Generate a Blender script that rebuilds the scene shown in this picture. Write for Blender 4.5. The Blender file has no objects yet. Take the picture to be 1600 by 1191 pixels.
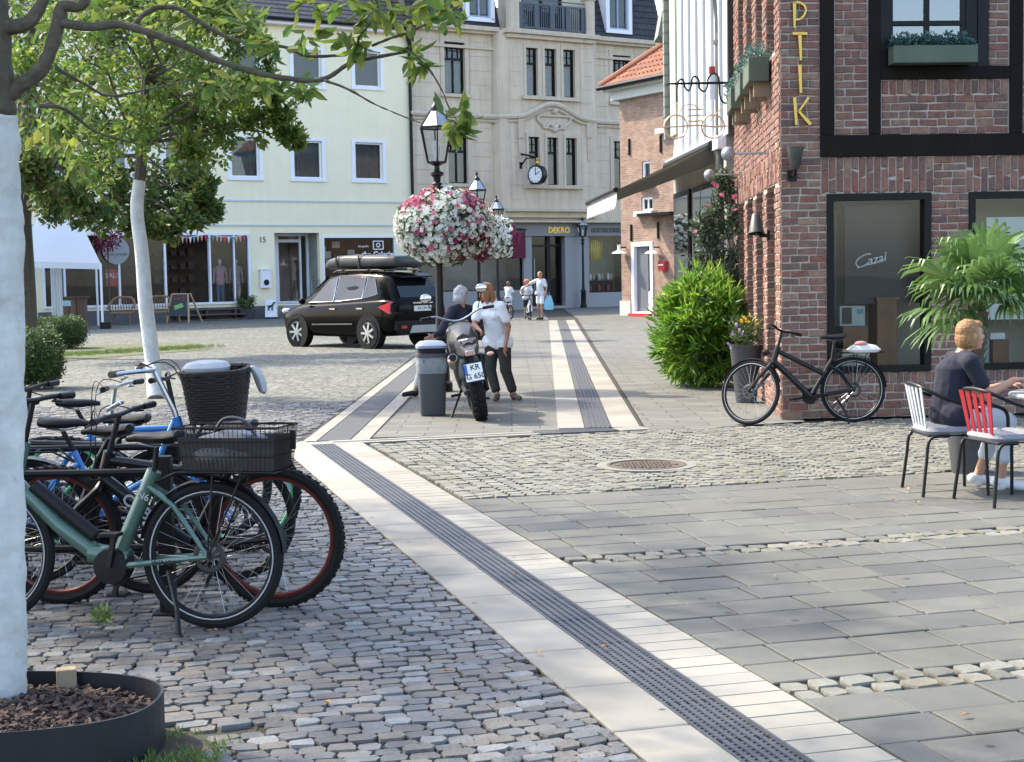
import bpy, bmesh, math, random
import numpy as np
from mathutils import Vector, Matrix, Euler, noise as mnoise

R = math.radians
PI = math.pi
sc = bpy.context.scene
col = sc.collection
rnd = random.Random(7)
nrg = np.random.default_rng(11)

# ---------------------------------------------------------------- camera
FPX, CX, CY, EYE = 2400.0, 800.0, 595.5, 1.68
PITCH = math.atan(170 / FPX)
cam_d = bpy.data.cameras.new('camera')
cam = bpy.data.objects.new('camera', cam_d)
col.objects.link(cam)
cam_d.sensor_width = 36
cam_d.sensor_fit = 'HORIZONTAL'
cam_d.lens = 36 * FPX / 1600
cam_d.clip_end = 2000
CAMR = Matrix.Rotation(R(90) - PITCH, 3, 'X') @ Matrix.Rotation(-0.018, 3, 'Z')
cam.matrix_world = Matrix.Translation((0, 0, EYE)) @ CAMR.to_4x4()
sc.camera = cam

# ---------------------------------------------------------------- sky, sun, exposure
SUN_AZ = Vector((-0.88, 0.47)).normalized()
SUN_EL = R(47)
TO_SUN = Vector((SUN_AZ.x * math.cos(SUN_EL), SUN_AZ.y * math.cos(SUN_EL), math.sin(SUN_EL)))
world = bpy.data.worlds.new('World')
sc.world = world
world.use_nodes = True
wn = world.node_tree
wn.nodes.clear()
w_out = wn.nodes.new('ShaderNodeOutputWorld')
w_bg = wn.nodes.new('ShaderNodeBackground')
w_sky = wn.nodes.new('ShaderNodeTexSky')
w_sky.sky_type = 'NISHITA'
w_sky.sun_disc = False
w_sky.sun_elevation = SUN_EL
w_sky.sun_rotation = math.atan2(SUN_AZ.x, SUN_AZ.y)
w_sky.air_density = 1.0
w_sky.dust_density = 2.2
w_sky.ozone_density = 0.6
w_bg.inputs['Strength'].default_value = 0.15
wn.links.new(w_sky.outputs[0], w_bg.inputs[0])
wn.links.new(w_bg.outputs[0], w_out.inputs[0])
sun_d = bpy.data.lights.new('sun', 'SUN')
sun_d.energy = 2.0
sun_d.angle = R(1.2)
sun_d.color = (1.0, 0.90, 0.72)
sun = bpy.data.objects.new('sun', sun_d)
col.objects.link(sun)
sun.rotation_euler = TO_SUN.to_track_quat('Z', 'Y').to_euler()
sc.view_settings.view_transform = 'Standard'
sc.view_settings.look = 'None'
sc.view_settings.exposure = 2.1
sc.view_settings.gamma = 1
sc.cycles.use_denoising = True
sc.cycles.max_bounces = 8
sc.cycles.transparent_max_bounces = 12

# ---------------------------------------------------------------- pixel to place
CAMP = Vector((0, 0, EYE))
def ray(px, py):
    return CAMR @ Vector(((px - CX) / FPX, (CY - py) / FPX, -1))
def G(px, py, z=0.0):
    d = ray(px, py)
    return CAMP + d * ((z - EYE) / d.z)
def A(px, py, Y):
    d = ray(px, py)
    return CAMP + d * (Y / d.y)

# ---------------------------------------------------------------- materials
MATS = {}
def nodes_of(name):
    m = bpy.data.materials.new(name)
    m.use_nodes = True
    nt = m.node_tree
    b = nt.nodes['Principled BSDF']
    return m, nt, b
def add(nt, t, **kw):
    n = nt.nodes.new(t)
    for k, v in kw.items():
        setattr(n, k, v)
    return n
def ramp(nt, stops, interp='LINEAR'):
    n = nt.nodes.new('ShaderNodeValToRGB')
    n.color_ramp.interpolation = interp
    e = n.color_ramp.elements
    while len(e) < len(stops):
        e.new(0.5)
    for i, (p, c) in enumerate(stops):
        e[i].position = p
        e[i].color = (c[0], c[1], c[2], 1)
    return n
def mul(c, k):
    return tuple(min(1, max(0, x * k)) for x in c[:3])
def mixrgb(nt, a, b, fac, mode='MIX'):
    n = nt.nodes.new('ShaderNodeMix')
    n.data_type = 'RGBA'
    n.blend_type = mode
    for sock, v in ((n.inputs[6], a), (n.inputs[7], b), (n.inputs[0], fac)):
        if hasattr(v, 'node'):
            nt.links.new(v, sock)
        elif isinstance(v, (int, float)):
            sock.default_value = v
        else:
            sock.default_value = (*v[:3], 1)
    return n.outputs[2]
def mat(name, c, rough=0.6, metal=0.0, var=0.12, scale=6.0, bump=0.0, bscale=60.0, coat=0.0, spec=0.5,
        pal=None, trans=0.0, streak=0.0, dirt=None, coords='Object', spots=0.0):
    """procedural surface: base colour with noise variation, optional per-piece palette, fine relief"""
    if name in MATS:
        return MATS[name]
    m, nt, b = nodes_of(name)
    L = nt.links.new
    tc = add(nt, 'ShaderNodeTexCoord')
    co = add(nt, 'ShaderNodeNewGeometry').outputs['Position'] if coords == 'Position' else tc.outputs[coords]
    nz = add(nt, 'ShaderNodeTexNoise')
    nz.inputs['Scale'].default_value = scale
    nz.inputs['Detail'].default_value = 5
    nz.inputs['Roughness'].default_value = 0.65
    L(co, nz.inputs['Vector'])
    if pal:
        at = add(nt, 'ShaderNodeAttribute', attribute_name='t')
        oi = add(nt, 'ShaderNodeObjectInfo')
        ad = add(nt, 'ShaderNodeMath', operation='ADD')
        fr = add(nt, 'ShaderNodeMath', operation='FRACT')
        L(at.outputs['Fac'], ad.inputs[0]); L(oi.outputs['Random'], ad.inputs[1]); L(ad.outputs[0], fr.inputs[0])
        rp = ramp(nt, [(i / max(1, len(pal) - 1), p) for i, p in enumerate(pal)])
        L(fr.outputs[0], rp.inputs[0])
        base = rp.outputs[0]
    else:
        rgb = add(nt, 'ShaderNodeRGB')
        rgb.outputs[0].default_value = (*c[:3], 1)
        base = rgb.outputs[0]
    vr = ramp(nt, [(0.28, (1 - var,) * 3), (0.72, (1 + var if False else 1.0,) * 3)])
    L(nz.outputs['Fac'], vr.inputs[0])
    cc = mixrgb(nt, base, vr.outputs[0], 1.0, 'MULTIPLY')
    if streak:
        mp = add(nt, 'ShaderNodeMapping')
        mp.inputs['Scale'].default_value = (3.0, 3.0, 0.22)
        L(co, mp.inputs['Vector'])
        n2 = add(nt, 'ShaderNodeTexNoise'); n2.inputs['Scale'].default_value = 1.6; n2.inputs['Detail'].default_value = 6
        L(mp.outputs[0], n2.inputs['Vector'])
        r2 = ramp(nt, [(0.35, (1 - streak,) * 3), (0.62, (1, 1, 1))])
        L(n2.outputs['Fac'], r2.inputs[0])
        cc = mixrgb(nt, cc, r2.outputs[0], 1.0, 'MULTIPLY')
    if dirt:
        n3 = add(nt, 'ShaderNodeTexNoise'); n3.inputs['Scale'].default_value = dirt[1]; n3.inputs['Detail'].default_value = 8
        n3.inputs['Roughness'].default_value = 0.7
        L(co, n3.inputs['Vector'])
        r3 = ramp(nt, [(dirt[2], (0, 0, 0)), (dirt[2] + 0.14, (1, 1, 1))])
        L(n3.outputs['Fac'], r3.inputs[0])
        cc = mixrgb(nt, cc, dirt[0], r3.outputs[0])
    if spots:
        vo = add(nt, 'ShaderNodeTexVoronoi'); vo.inputs['Scale'].default_value = spots; L(co, vo.inputs['Vector'])
        r4 = ramp(nt, [(.05, (.35, .34, .32)), (.085, (1, 1, 1))]); L(vo.outputs['Distance'], r4.inputs[0])
        n5 = add(nt, 'ShaderNodeTexNoise'); n5.inputs['Scale'].default_value = .9; n5.inputs['Detail'].default_value = 7; L(co, n5.inputs['Vector'])
        r5 = ramp(nt, [(.38, (.80, .79, .77)), (.6, (1, 1, 1))]); L(n5.outputs['Fac'], r5.inputs[0])
        cc = mixrgb(nt, mixrgb(nt, cc, r4.outputs[0], 1.0, 'MULTIPLY'), r5.outputs[0], 1.0, 'MULTIPLY')
    L(cc, b.inputs['Base Color'])
    rr = add(nt, 'ShaderNodeMapRange')
    rr.inputs['To Min'].default_value = max(0, rough - 0.1)
    rr.inputs['To Max'].default_value = min(1, rough + 0.1)
    L(nz.outputs['Fac'], rr.inputs['Value']); L(rr.outputs[0], b.inputs['Roughness'])
    b.inputs['Metallic'].default_value = metal
    b.inputs['Specular IOR Level'].default_value = spec
    if coat:
        b.inputs['Coat Weight'].default_value = coat
        b.inputs['Coat Roughness'].default_value = 0.06
    if bump:
        nb = add(nt, 'ShaderNodeTexNoise'); nb.inputs['Scale'].default_value = bscale; nb.inputs['Detail'].default_value = 4
        L(co, nb.inputs['Vector'])
        bp = add(nt, 'ShaderNodeBump'); bp.inputs['Strength'].default_value = bump; bp.inputs['Distance'].default_value = 0.01
        L(nb.outputs['Fac'], bp.inputs['Height']); L(bp.outputs[0], b.inputs['Normal'])
    if trans:
        tl = add(nt, 'ShaderNodeBsdfTranslucent'); L(cc, tl.inputs['Color'])
        mx = add(nt, 'ShaderNodeMixShader'); mx.inputs[0].default_value = trans
        out = nt.nodes['Material Output']
        L(b.outputs[0], mx.inputs[1]); L(tl.outputs[0], mx.inputs[2]); L(mx.outputs[0], out.inputs[0])
    MATS[name] = m
    return m
def glass(name, tint=(1, 1, 1), ior=1.5, refl=1.0):
    if name in MATS:
        return MATS[name]
    m, nt, b = nodes_of(name)
    nt.nodes.remove(b)
    L = nt.links.new
    tr = add(nt, 'ShaderNodeBsdfTransparent'); tr.inputs[0].default_value = (*tint, 1)
    gl = add(nt, 'ShaderNodeBsdfGlossy'); gl.inputs['Roughness'].default_value = 0.015
    gl.inputs['Color'].default_value = (refl, refl, refl, 1)
    fr = add(nt, 'ShaderNodeFresnel'); fr.inputs[0].default_value = ior
    nz = add(nt, 'ShaderNodeTexNoise'); nz.inputs['Scale'].default_value = 1.3
    bp = add(nt, 'ShaderNodeBump'); bp.inputs['Strength'].default_value = 0.03; bp.inputs['Distance'].default_value = 0.05
    L(nz.outputs[0], bp.inputs['Height']); L(bp.outputs[0], gl.inputs['Normal'])
    mx = add(nt, 'ShaderNodeMixShader')
    L(fr.outputs[0], mx.inputs[0]); L(tr.outputs[0], mx.inputs[1]); L(gl.outputs[0], mx.inputs[2])
    L(mx.outputs[0], nt.nodes['Material Output'].inputs[0])
    MATS[name] = m
    return m
def brickmat(name, c1, c2, mortar, bw, bh, ms=0.012, bump=0.6, axis=None, var=0.35):
    """brick or slab bond too far away to build singly; axis = 2D direction of the wall's run (None: lies flat)"""
    m, nt, b = nodes_of(name)
    L = nt.links.new
    tc = add(nt, 'ShaderNodeTexCoord')
    mp = add(nt, 'ShaderNodeMapping')
    cx = tc.outputs['Object']
    if axis is not None:
        # (u, z): u = dot(xy, axis)
        d = add(nt, 'ShaderNodeVectorMath', operation='DOT_PRODUCT'); d.inputs[1].default_value = (axis[0], axis[1], 0)
        sx = add(nt, 'ShaderNodeSeparateXYZ'); L(cx, sx.inputs[0]); L(cx, d.inputs[0])
        cb = add(nt, 'ShaderNodeCombineXYZ'); L(d.outputs['Value'], cb.inputs[0]); L(sx.outputs['Z'], cb.inputs[1])
        cx = cb.outputs[0]
    L(cx, mp.inputs['Vector'])
    bt = add(nt, 'ShaderNodeTexBrick')
    bt.inputs['Scale'].default_value = 1
    bt.inputs['Brick Width'].default_value = bw
    bt.inputs['Row Height'].default_value = bh
    bt.inputs['Mortar Size'].default_value = ms
    bt.inputs['Mortar Smooth'].default_value = 0.2
    bt.inputs['Color1'].default_value = (*c1, 1); bt.inputs['Color2'].default_value = (*c2, 1)
    bt.inputs['Mortar'].default_value = (*mortar, 1)
    wob = add(nt, 'ShaderNodeTexNoise'); wob.inputs['Scale'].default_value = 5
    L(cx, wob.inputs['Vector'])
    wa = mixrgb(nt, mp.outputs[0], wob.outputs['Color'], 0.02)
    L(wa, bt.inputs['Vector'])
    nz = add(nt, 'ShaderNodeTexNoise'); nz.inputs['Scale'].default_value = 2.3; nz.inputs['Detail'].default_value = 8
    L(cx, nz.inputs['Vector'])
    rp = ramp(nt, [(0.3, (1 - var,) * 3), (0.7, (1.0,) * 3)]); L(nz.outputs[0], rp.inputs[0])
    cc = mixrgb(nt, bt.outputs['Color'], rp.outputs[0], 1.0, 'MULTIPLY')
    L(cc, b.inputs['Base Color'])
    b.inputs['Roughness'].default_value = 0.85
    inv = add(nt, 'ShaderNodeMath', operation='SUBTRACT'); inv.inputs[0].default_value = 1
    L(bt.outputs['Fac'], inv.inputs[1])
    bp = add(nt, 'ShaderNodeBump'); bp.inputs['Strength'].default_value = bump; bp.inputs['Distance'].default_value = 0.02
    L(inv.outputs[0], bp.inputs['Height']); L(bp.outputs[0], b.inputs['Normal'])
    MATS[name] = m
    return m

# ---------------------------------------------------------------- scene objects
def tag(o, label=None, cat=None, group=None, kind=None):
    if label: o['label'] = label
    if cat: o['category'] = cat
    if group: o['group'] = group
    if kind: o['kind'] = kind
    return o
def thing(name, label, cat, loc=(0, 0, 0), rz=0.0, group=None, scale=1.0):
    o = bpy.data.objects.new(name, None)
    col.objects.link(o)
    o.empty_display_size = 0.1
    o.location = loc
    o.rotation_euler = (0, 0, rz)
    o.scale = (scale,) * 3
    return tag(o, label, cat, group)
def copy_tree(o, parent=None):
    c = o.copy()
    col.objects.link(c)
    c.parent = parent
    if parent is not None:
        c.matrix_parent_inverse = o.matrix_parent_inverse.copy()
    for ch in list(o.children):
        copy_tree(ch, c)
    return c
def attach(o, parent, world):
    o.parent = parent
    if world and parent is not None:
        top = parent
        o.matrix_parent_inverse = top.matrix_basis.inverted() if top.parent is None else Matrix.Identity(4)

def rotz(a):
    return Matrix.Rotation(a, 3, 'Z')
def frame_to(d):
    d = Vector(d).normalized()
    up = Vector((0, 0, 1)) if abs(d.z) < 0.95 else Vector((1, 0, 0))
    x = up.cross(d).normalized()
    y = d.cross(x)
    return x, y, d

class MB:
    """collects shapes; build() links them as ONE mesh object"""
    def __init__(s):
        s.v = []; s.f = []; s.t = []
    def addm(s, vs, fs, t=None, M=None):
        n = len(s.v)
        if M is not None:
            vs = [M @ Vector(p) for p in vs]
        s.v.extend([tuple(p) for p in vs])
        s.f.extend([tuple(i + n for i in f) for f in fs])
        if t is not None:
            s.t.extend([0.0] * (n - len(s.t)))
            s.t.extend([t] * len(vs))
        return s
    def box(s, c, size, rot=None, t=None, taper=1.0):
        c = Vector(c); hx, hy, hz = size[0] / 2, size[1] / 2, size[2] / 2
        k = taper
        ps = [(-hx, -hy, -hz), (hx, -hy, -hz), (hx, hy, -hz), (-hx, hy, -hz), (-hx * k, -hy * k, hz), (hx * k, -hy * k, hz), (hx * k, hy * k, hz), (-hx * k, hy * k, hz)]
        if rot is None:
            vs = [c + Vector(p) for p in ps]
        else:
            if not isinstance(rot, Matrix): rot = rotz(rot)
            vs = [c + rot @ Vector(p) for p in ps]
        return s.addm(vs, [(0, 3, 2, 1), (4, 5, 6, 7), (0, 1, 5, 4), (1, 2, 6, 5), (2, 3, 7, 6), (3, 0, 4, 7)], t)
    def bar(s, p0, p1, w, h, up=(0, 0, 1)):
        p0 = Vector(p0); p1 = Vector(p1); d = p1 - p0
        y = d.normalized(); x = y.cross(Vector(up))
        if x.length < 1e-4: x = y.cross(Vector((1, 0, 0)))
        x.normalize(); z = x.cross(y)
        M = Matrix((x, y, z)).transposed()
        return s.box((p0 + p1) / 2, (w, d.length, h), M)
    def tube(s, pts, r, n=8, closed=False, cap=True, flat=1.0):
        pts = [Vector(p) for p in pts]; m = len(pts)
        rs = r if isinstance(r, (list, tuple)) else [r] * m
        rings = []; px = None
        for i, p in enumerate(pts):
            if closed: d = pts[(i + 1) % m] - pts[i - 1]
            else: d = pts[min(i + 1, m - 1)] - pts[max(i - 1, 0)]
            if d.length < 1e-9: d = Vector((0, 0, 1))
            d.normalize()
            if px is None:
                x, y, _ = frame_to(d)
            else:
                x = px - d * px.dot(d)
                if x.length < 1e-6: x, _, _ = frame_to(d)
                x.normalize(); y = d.cross(x)
            px = x
            rings.append([p + (x * math.cos(2 * PI * k / n) + y * flat * math.sin(2 * PI * k / n)) * rs[i] for k in range(n)])
        return s.loft(rings, closed_path=closed, cap=cap and not closed)
    def cyl(s, p0, p1, r0, r1=None, n=12, cap=True):
        return s.tube([p0, p1], [r0, r0 if r1 is None else r1], n, cap=cap)
    def loft(s, rings, closed_path=False, cap=True, closed_ring=True):
        n = len(rings[0]); base = len(s.v); m = len(rings)
        vs = [p for rg in rings for p in rg]; fs = []
        for i in range(m if closed_path else m - 1):
            a = i * n; b = ((i + 1) % m) * n
            for k in range(n if closed_ring else n - 1):
                k2 = (k + 1) % n
                fs.append((a + k, a + k2, b + k2, b + k))
        if cap and not closed_path:
            fs.append(tuple(range(n - 1, -1, -1)))
            fs.append(tuple((m - 1) * n + k for k in range(n)))
        return s.addm(vs, fs)
    def lathe(s, prof, n=16, c=(0, 0, 0), M=None, cap=True):
        c = Vector(c); rings = []
        for r, z in prof:
            rg = [Vector((r * math.cos(2 * PI * k / n), r * math.sin(2 * PI * k / n), z)) for k in range(n)]
            if M is not None: rg = [M @ p for p in rg]
            rings.append([c + p for p in rg])
        return s.loft(rings, cap=cap)
    def ell(s, c, rad, n=12, m=8, M=None):
        c = Vector(c); vs = []; fs = []
        if not isinstance(rad, (tuple, list)): rad = (rad,) * 3
        for j in range(1, m):
            a = PI * j / m
            for k in range(n):
                b = 2 * PI * k / n
                vs.append(Vector((rad[0] * math.sin(a) * math.cos(b), rad[1] * math.sin(a) * math.sin(b), rad[2] * math.cos(a))))
        vs.append(Vector((0, 0, rad[2]))); vs.append(Vector((0, 0, -rad[2])))
        T, B = len(vs) - 2, len(vs) - 1
        for j in range(m - 2):
            for k in range(n):
                k2 = (k + 1) % n
                fs.append((j * n + k, (j + 1) * n + k, (j + 1) * n + k2, j * n + k2))
        for k in range(n):
            k2 = (k + 1) % n
            fs.append((T, k, k2)); fs.append((B, (m - 2) * n + k2, (m - 2) * n + k))
        if M is not None: vs = [M @ p for p in vs]
        return s.addm([c + p for p in vs], fs)
    def caps(s, p0, p1, r0, r1, n=10):
        """rounded limb"""
        p0 = Vector(p0); p1 = Vector(p1); d = p1 - p0; L = d.length
        if L < 1e-6: return s.ell(p0, r0, n, 6)
        x, y, z = frame_to(d)
        rings = []
        for a in (80, 50, 20):
            rings.append((p0 - z * r0 * math.sin(R(a)), r0 * math.cos(R(a))))
        for a in (20, 50, 80):
            rings.append((p1 + z * r1 * math.sin(R(a)), r1 * math.cos(R(a))))
        return s.loft([[c + (x * math.cos(2 * PI * k / n) + y * math.sin(2 * PI * k / n)) * q for k in range(n)] for c, q in rings])
    def torus(s, c, axis, Rr, r, n=32, k=8, arc=None, flat=1.0):
        c = Vector(c); x, y, z = frame_to(axis)
        a0, a1 = arc if arc else (0, 2 * PI)
        m = n if not arc else n + 1
        rings = []
        for i in range(m):
            a = a0 + (a1 - a0) * i / n
            d = x * math.cos(a) + y * math.sin(a)
            rings.append([c + d * (Rr + r * math.cos(2 * PI * j / k)) + z * (r * flat * math.sin(2 * PI * j / k)) for j in range(k)])
        return s.loft(rings, closed_path=arc is None, cap=arc is not None)
    def prism(s, poly, y0, y1, M=None):
        """polygon in x,z extruded along y"""
        n = len(poly)
        vs = [Vector((p[0], y0, p[1])) for p in poly] + [Vector((p[0], y1, p[1])) for p in poly]
        fs = [tuple(range(n)), tuple(range(2 * n - 1, n - 1, -1))]
        fs += [(i, i + n, (i + 1) % n + n, (i + 1) % n) for i in range(n)]
        return s.addm(vs, fs, M=M)
    def quad(s, *ps):
        return s.addm(ps, [tuple(range(len(ps)))])
    def xf(s, M, start=0):
        for i in range(start, len(s.v)):
            s.v[i] = tuple(M @ Vector(s.v[i]))
        return s
    def build(s, name, m, parent=None, smooth=False, bev=0.0, world=False, ang=40, sub=0, kind=None, recalc=False):
        me = bpy.data.meshes.new(name)
        me.from_pydata(s.v, [], s.f)
        if s.t:
            s.t.extend([0.0] * (len(s.v) - len(s.t)))
            at = me.attributes.new('t', 'FLOAT', 'POINT')
            at.data.foreach_set('value', s.t)
        if recalc:
            bm = bmesh.new(); bm.from_mesh(me); bmesh.ops.recalc_face_normals(bm, faces=bm.faces); bm.to_mesh(me); bm.free()
        if smooth:
            me.shade_smooth()
            me.set_sharp_from_angle(angle=R(ang))
        mm = MATS[m] if isinstance(m, str) else m
        me.materials.append(mm)
        o = bpy.data.objects.new(name, me)
        col.objects.link(o)
        if parent is not None: attach(o, parent, world)
        if sub:
            md = o.modifiers.new('sub', 'SUBSURF'); md.levels = sub; md.render_levels = sub
        if bev:
            md = o.modifiers.new('bevel', 'BEVEL'); md.width = bev; md.segments = 2; md.limit_method = 'ANGLE'; md.angle_limit = R(35)
        if kind: o['kind'] = kind
        return o
def np_obj(name, V, F, m, parent=None, t=None, smooth=False, world=False, kind=None):
    """large mesh from arrays: V (n,3), F (k,c)"""
    me = bpy.data.meshes.new(name)
    V = np.asarray(V, dtype=np.float32); F = np.asarray(F, dtype=np.int32)
    k, c = F.shape
    me.vertices.add(len(V)); me.vertices.foreach_set('co', V.ravel())
    me.loops.add(k * c); me.loops.foreach_set('vertex_index', F.ravel())
    me.polygons.add(k); me.polygons.foreach_set('loop_start', np.arange(k, dtype=np.int32) * c)
    me.polygons.foreach_set('loop_total', np.full(k, c, dtype=np.int32))
    if t is not None:
        at = me.attributes.new('t', 'FLOAT', 'POINT'); at.data.foreach_set('value', np.asarray(t, dtype=np.float32))
    me.update(calc_edges=True); me.validate()
    me.shade_smooth() if smooth else me.shade_flat()
    me.materials.append(MATS[m] if isinstance(m, str) else m)
    o = bpy.data.objects.new(name, me); col.objects.link(o)
    if parent is not None: attach(o, parent, world)
    if kind: o['kind'] = kind
    return o
def text_obj(name, s, size, m, parent, M4, ext=0.002, align='CENTER', world=False, shear=0.0, bold=0.0):
    cu = bpy.data.curves.new(name, 'FONT')
    cu.body = s; cu.size = size; cu.extrude = ext; cu.align_x = align; cu.align_y = 'CENTER'; cu.shear = shear; cu.offset = bold
    cu.resolution_u = 3
    tmp = bpy.data.objects.new('tmp', cu)
    me = bpy.data.meshes.new_from_object(tmp)
    bpy.data.objects.remove(tmp)
    me.transform(M4)
    me.materials.clear(); me.materials.append(MATS[m] if isinstance(m, str) else m)
    o = bpy.data.objects.new(name, me); col.objects.link(o)
    if parent is not None: attach(o, parent, world)
    return o
def lerp(a, b, t):
    return a + (b - a) * t
def smooth_path(pts, n=6):
    """Catmull-Rom through points"""
    P = [Vector(p) for p in pts]; P = [P[0] * 2 - P[1]] + P + [P[-1] * 2 - P[-2]]
    out = []
    for i in range(1, len(P) - 2):
        for k in range(n):
            t = k / n
            a, b, c, d = P[i - 1], P[i], P[i + 1], P[i + 2]
            out.append(0.5 * ((2 * b) + (c - a) * t + (2 * a - 5 * b + 4 * c - d) * t * t + (3 * b - a - 3 * c + d) * t ** 3))
    out.append(P[-2])
    return out

class Plane:
    """upright facade: origin on the ground, u along it, normal towards the viewer"""
    def __init__(s, p0, d):
        s.o = Vector((p0[0], p0[1], 0)); s.d = Vector((d[0], d[1], 0)).normalized()
        s.n = Vector((s.d.y, -s.d.x, 0))
    def uv(s, px, py):
        d = ray(px, py)
        k = (s.o - CAMP).dot(s.n) / d.dot(s.n)
        p = CAMP + d * k
        return ((p - s.o).dot(s.d), p.z)
    def rect(s, x0, y0, x1, y1):
        """pixel box -> (u0, u1, z0, z1)"""
        a = s.uv(x0, (y0 + y1) / 2)[0]; b = s.uv(x1, (y0 + y1) / 2)[0]
        xm = (x0 + x1) / 2
        return (a, b, s.uv(xm, y1)[1], s.uv(xm, y0)[1])
    def pt(s, u, z, off=0.0):
        return s.o + s.d * u + s.n * off + Vector((0, 0, z))
    def box(s, mb, u0, u1, z0, z1, d0, d1, t=None):
        M = Matrix((s.d, s.n, Vector((0, 0, 1)))).transposed()
        mb.box(s.pt((u0 + u1) / 2, (z0 + z1) / 2, (d0 + d1) / 2), (abs(u1 - u0), abs(d1 - d0), abs(z1 - z0)), M, t)
    def m4(s, u, z, off, rot=0.0):
        """matrix laying text (xy) on the wall"""
        M = Matrix((s.d, Vector((0, 0, 1)), s.n)).transposed().to_4x4()
        return Matrix.Translation(s.pt(u, z, off)) @ M @ Matrix.Rotation(rot, 4, 'Z')
def wall_mesh(pl, u0, u1, z0, z1, openings, depth=0.2, off=0.0):
    """front face with openings cut and their reveals"""
    mb = MB()
    us = sorted(set([u0, u1] + [x for o in openings for x in o[:2] if u0 < x < u1]))
    zs = sorted(set([z0, z1] + [x for o in openings for x in o[2:4] if z0 < x < z1]))
    for i in range(len(us) - 1):
        for j in range(len(zs) - 1):
            um = (us[i] + us[i + 1]) / 2; zm = (zs[j] + zs[j + 1]) / 2
            if any(o[0] < um < o[1] and o[2] < zm < o[3] for o in openings): continue
            mb.quad(pl.pt(us[i], zs[j], off), pl.pt(us[i + 1], zs[j], off), pl.pt(us[i + 1], zs[j + 1], off), pl.pt(us[i], zs[j + 1], off))
    for a, b, c, d in [o[:4] for o in openings]:
        q = lambda u, z, k: pl.pt(u, z, off - k)
        mb.quad(q(a, c, 0), q(a, d, 0), q(a, d, depth), q(a, c, depth))
        mb.quad(q(b, c, 0), q(b, c, depth), q(b, d, depth), q(b, d, 0))
        mb.quad(q(a, d, 0), q(b, d, 0), q(b, d, depth), q(a, d, depth))
        mb.quad(q(a, c, 0), q(a, c, depth), q(b, c, depth), q(b, c, 0))
    return mb
# ================================================================ GROUND
E1 = Vector((0.964, 0.265)).normalized(); E2 = Vector((-E1.y, E1.x)); GA = math.atan2(E1.y, E1.x)
def gp(a, b):
    return (E1.x * a + E2.x * b, E1.y * a + E2.y * b)
def ab(x, y):
    return (x * E1.x + y * E1.y, x * E2.x + y * E2.y)
mat('earth_joint', (0.042, 0.038, 0.029), 0.95, var=0.4, scale=9, bump=0.5, bscale=80, dirt=((.05, .062, .022), 2.0, .56))
mat('cobble_blue', (0.2, 0.2, 0.2), 0.62, coords='Position', var=0.4, scale=22, bump=0.6, bscale=70,
    pal=[(0.095, 0.096, 0.096), (0.155, 0.16, 0.162), (0.085, 0.08, 0.074), (0.14, 0.125, 0.105), (0.205, 0.213, 0.213), (0.07, 0.07, 0.072), (0.145, 0.128, 0.105), (0.115, 0.116, 0.116)])
mat('cobble_pale', (0.2, 0.2, 0.2), 0.75, coords='Position', var=0.35, scale=16, bump=0.45, bscale=55,
    pal=[(0.138, 0.134, 0.106), (0.195, 0.189, 0.151), (0.115, 0.112, 0.093), (0.172, 0.158, 0.115), (0.218, 0.212, 0.175), (0.149, 0.152, 0.128)])
mat('slab_grey', (0.2, 0.2, 0.18), 0.85, coords='Position', spots=3.2, var=0.25, scale=5, bump=0.35, bscale=160, dirt=((0.08, 0.075, 0.065), 3.0, 0.60),
    pal=[(0.112, 0.113, 0.099), (0.133, 0.134, 0.115), (0.123, 0.123, 0.104), (0.144, 0.141, 0.121), (0.089, 0.091, 0.087), (0.131, 0.131, 0.112), (0.118, 0.118, 0.102)])
mat('slab_white', (0.6, 0.57, 0.5), 0.8, coords='Position', spots=4.5, var=0.14, scale=4, bump=0.12, bscale=200, dirt=((0.19, 0.175, 0.145), 5.0, 0.60),
    pal=[(0.263, 0.250, 0.212), (0.296, 0.279, 0.234), (0.283, 0.266, 0.225), (0.246, 0.236, 0.202)])
mat('slab_dark', (0.065, 0.068, 0.072), 0.8, var=0.25, scale=6, bump=0.2, bscale=120)
mat('grate_iron', (0.075, 0.08, 0.09), 0.55, metal=0.3, var=0.35, scale=12, bump=0.3, bscale=90)
mat('void', (0.012, 0.012, 0.012), 0.9, var=0.1)
mat('rust_iron', (0.13, 0.10, 0.075), 0.75, metal=0.4, var=0.4, scale=14, bump=0.4, bscale=90)

def sheet(name, poly, z, m, kind='structure', parent=None):
    o = MB().quad(*[(p[0], p[1], z) for p in poly]).build(name, m, parent)
    if kind: o['kind'] = kind
    return o
ground = sheet('ground', [(-300, -200), (300, -200), (300, 500), (-300, 500)], -0.03, 'earth_joint')

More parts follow.
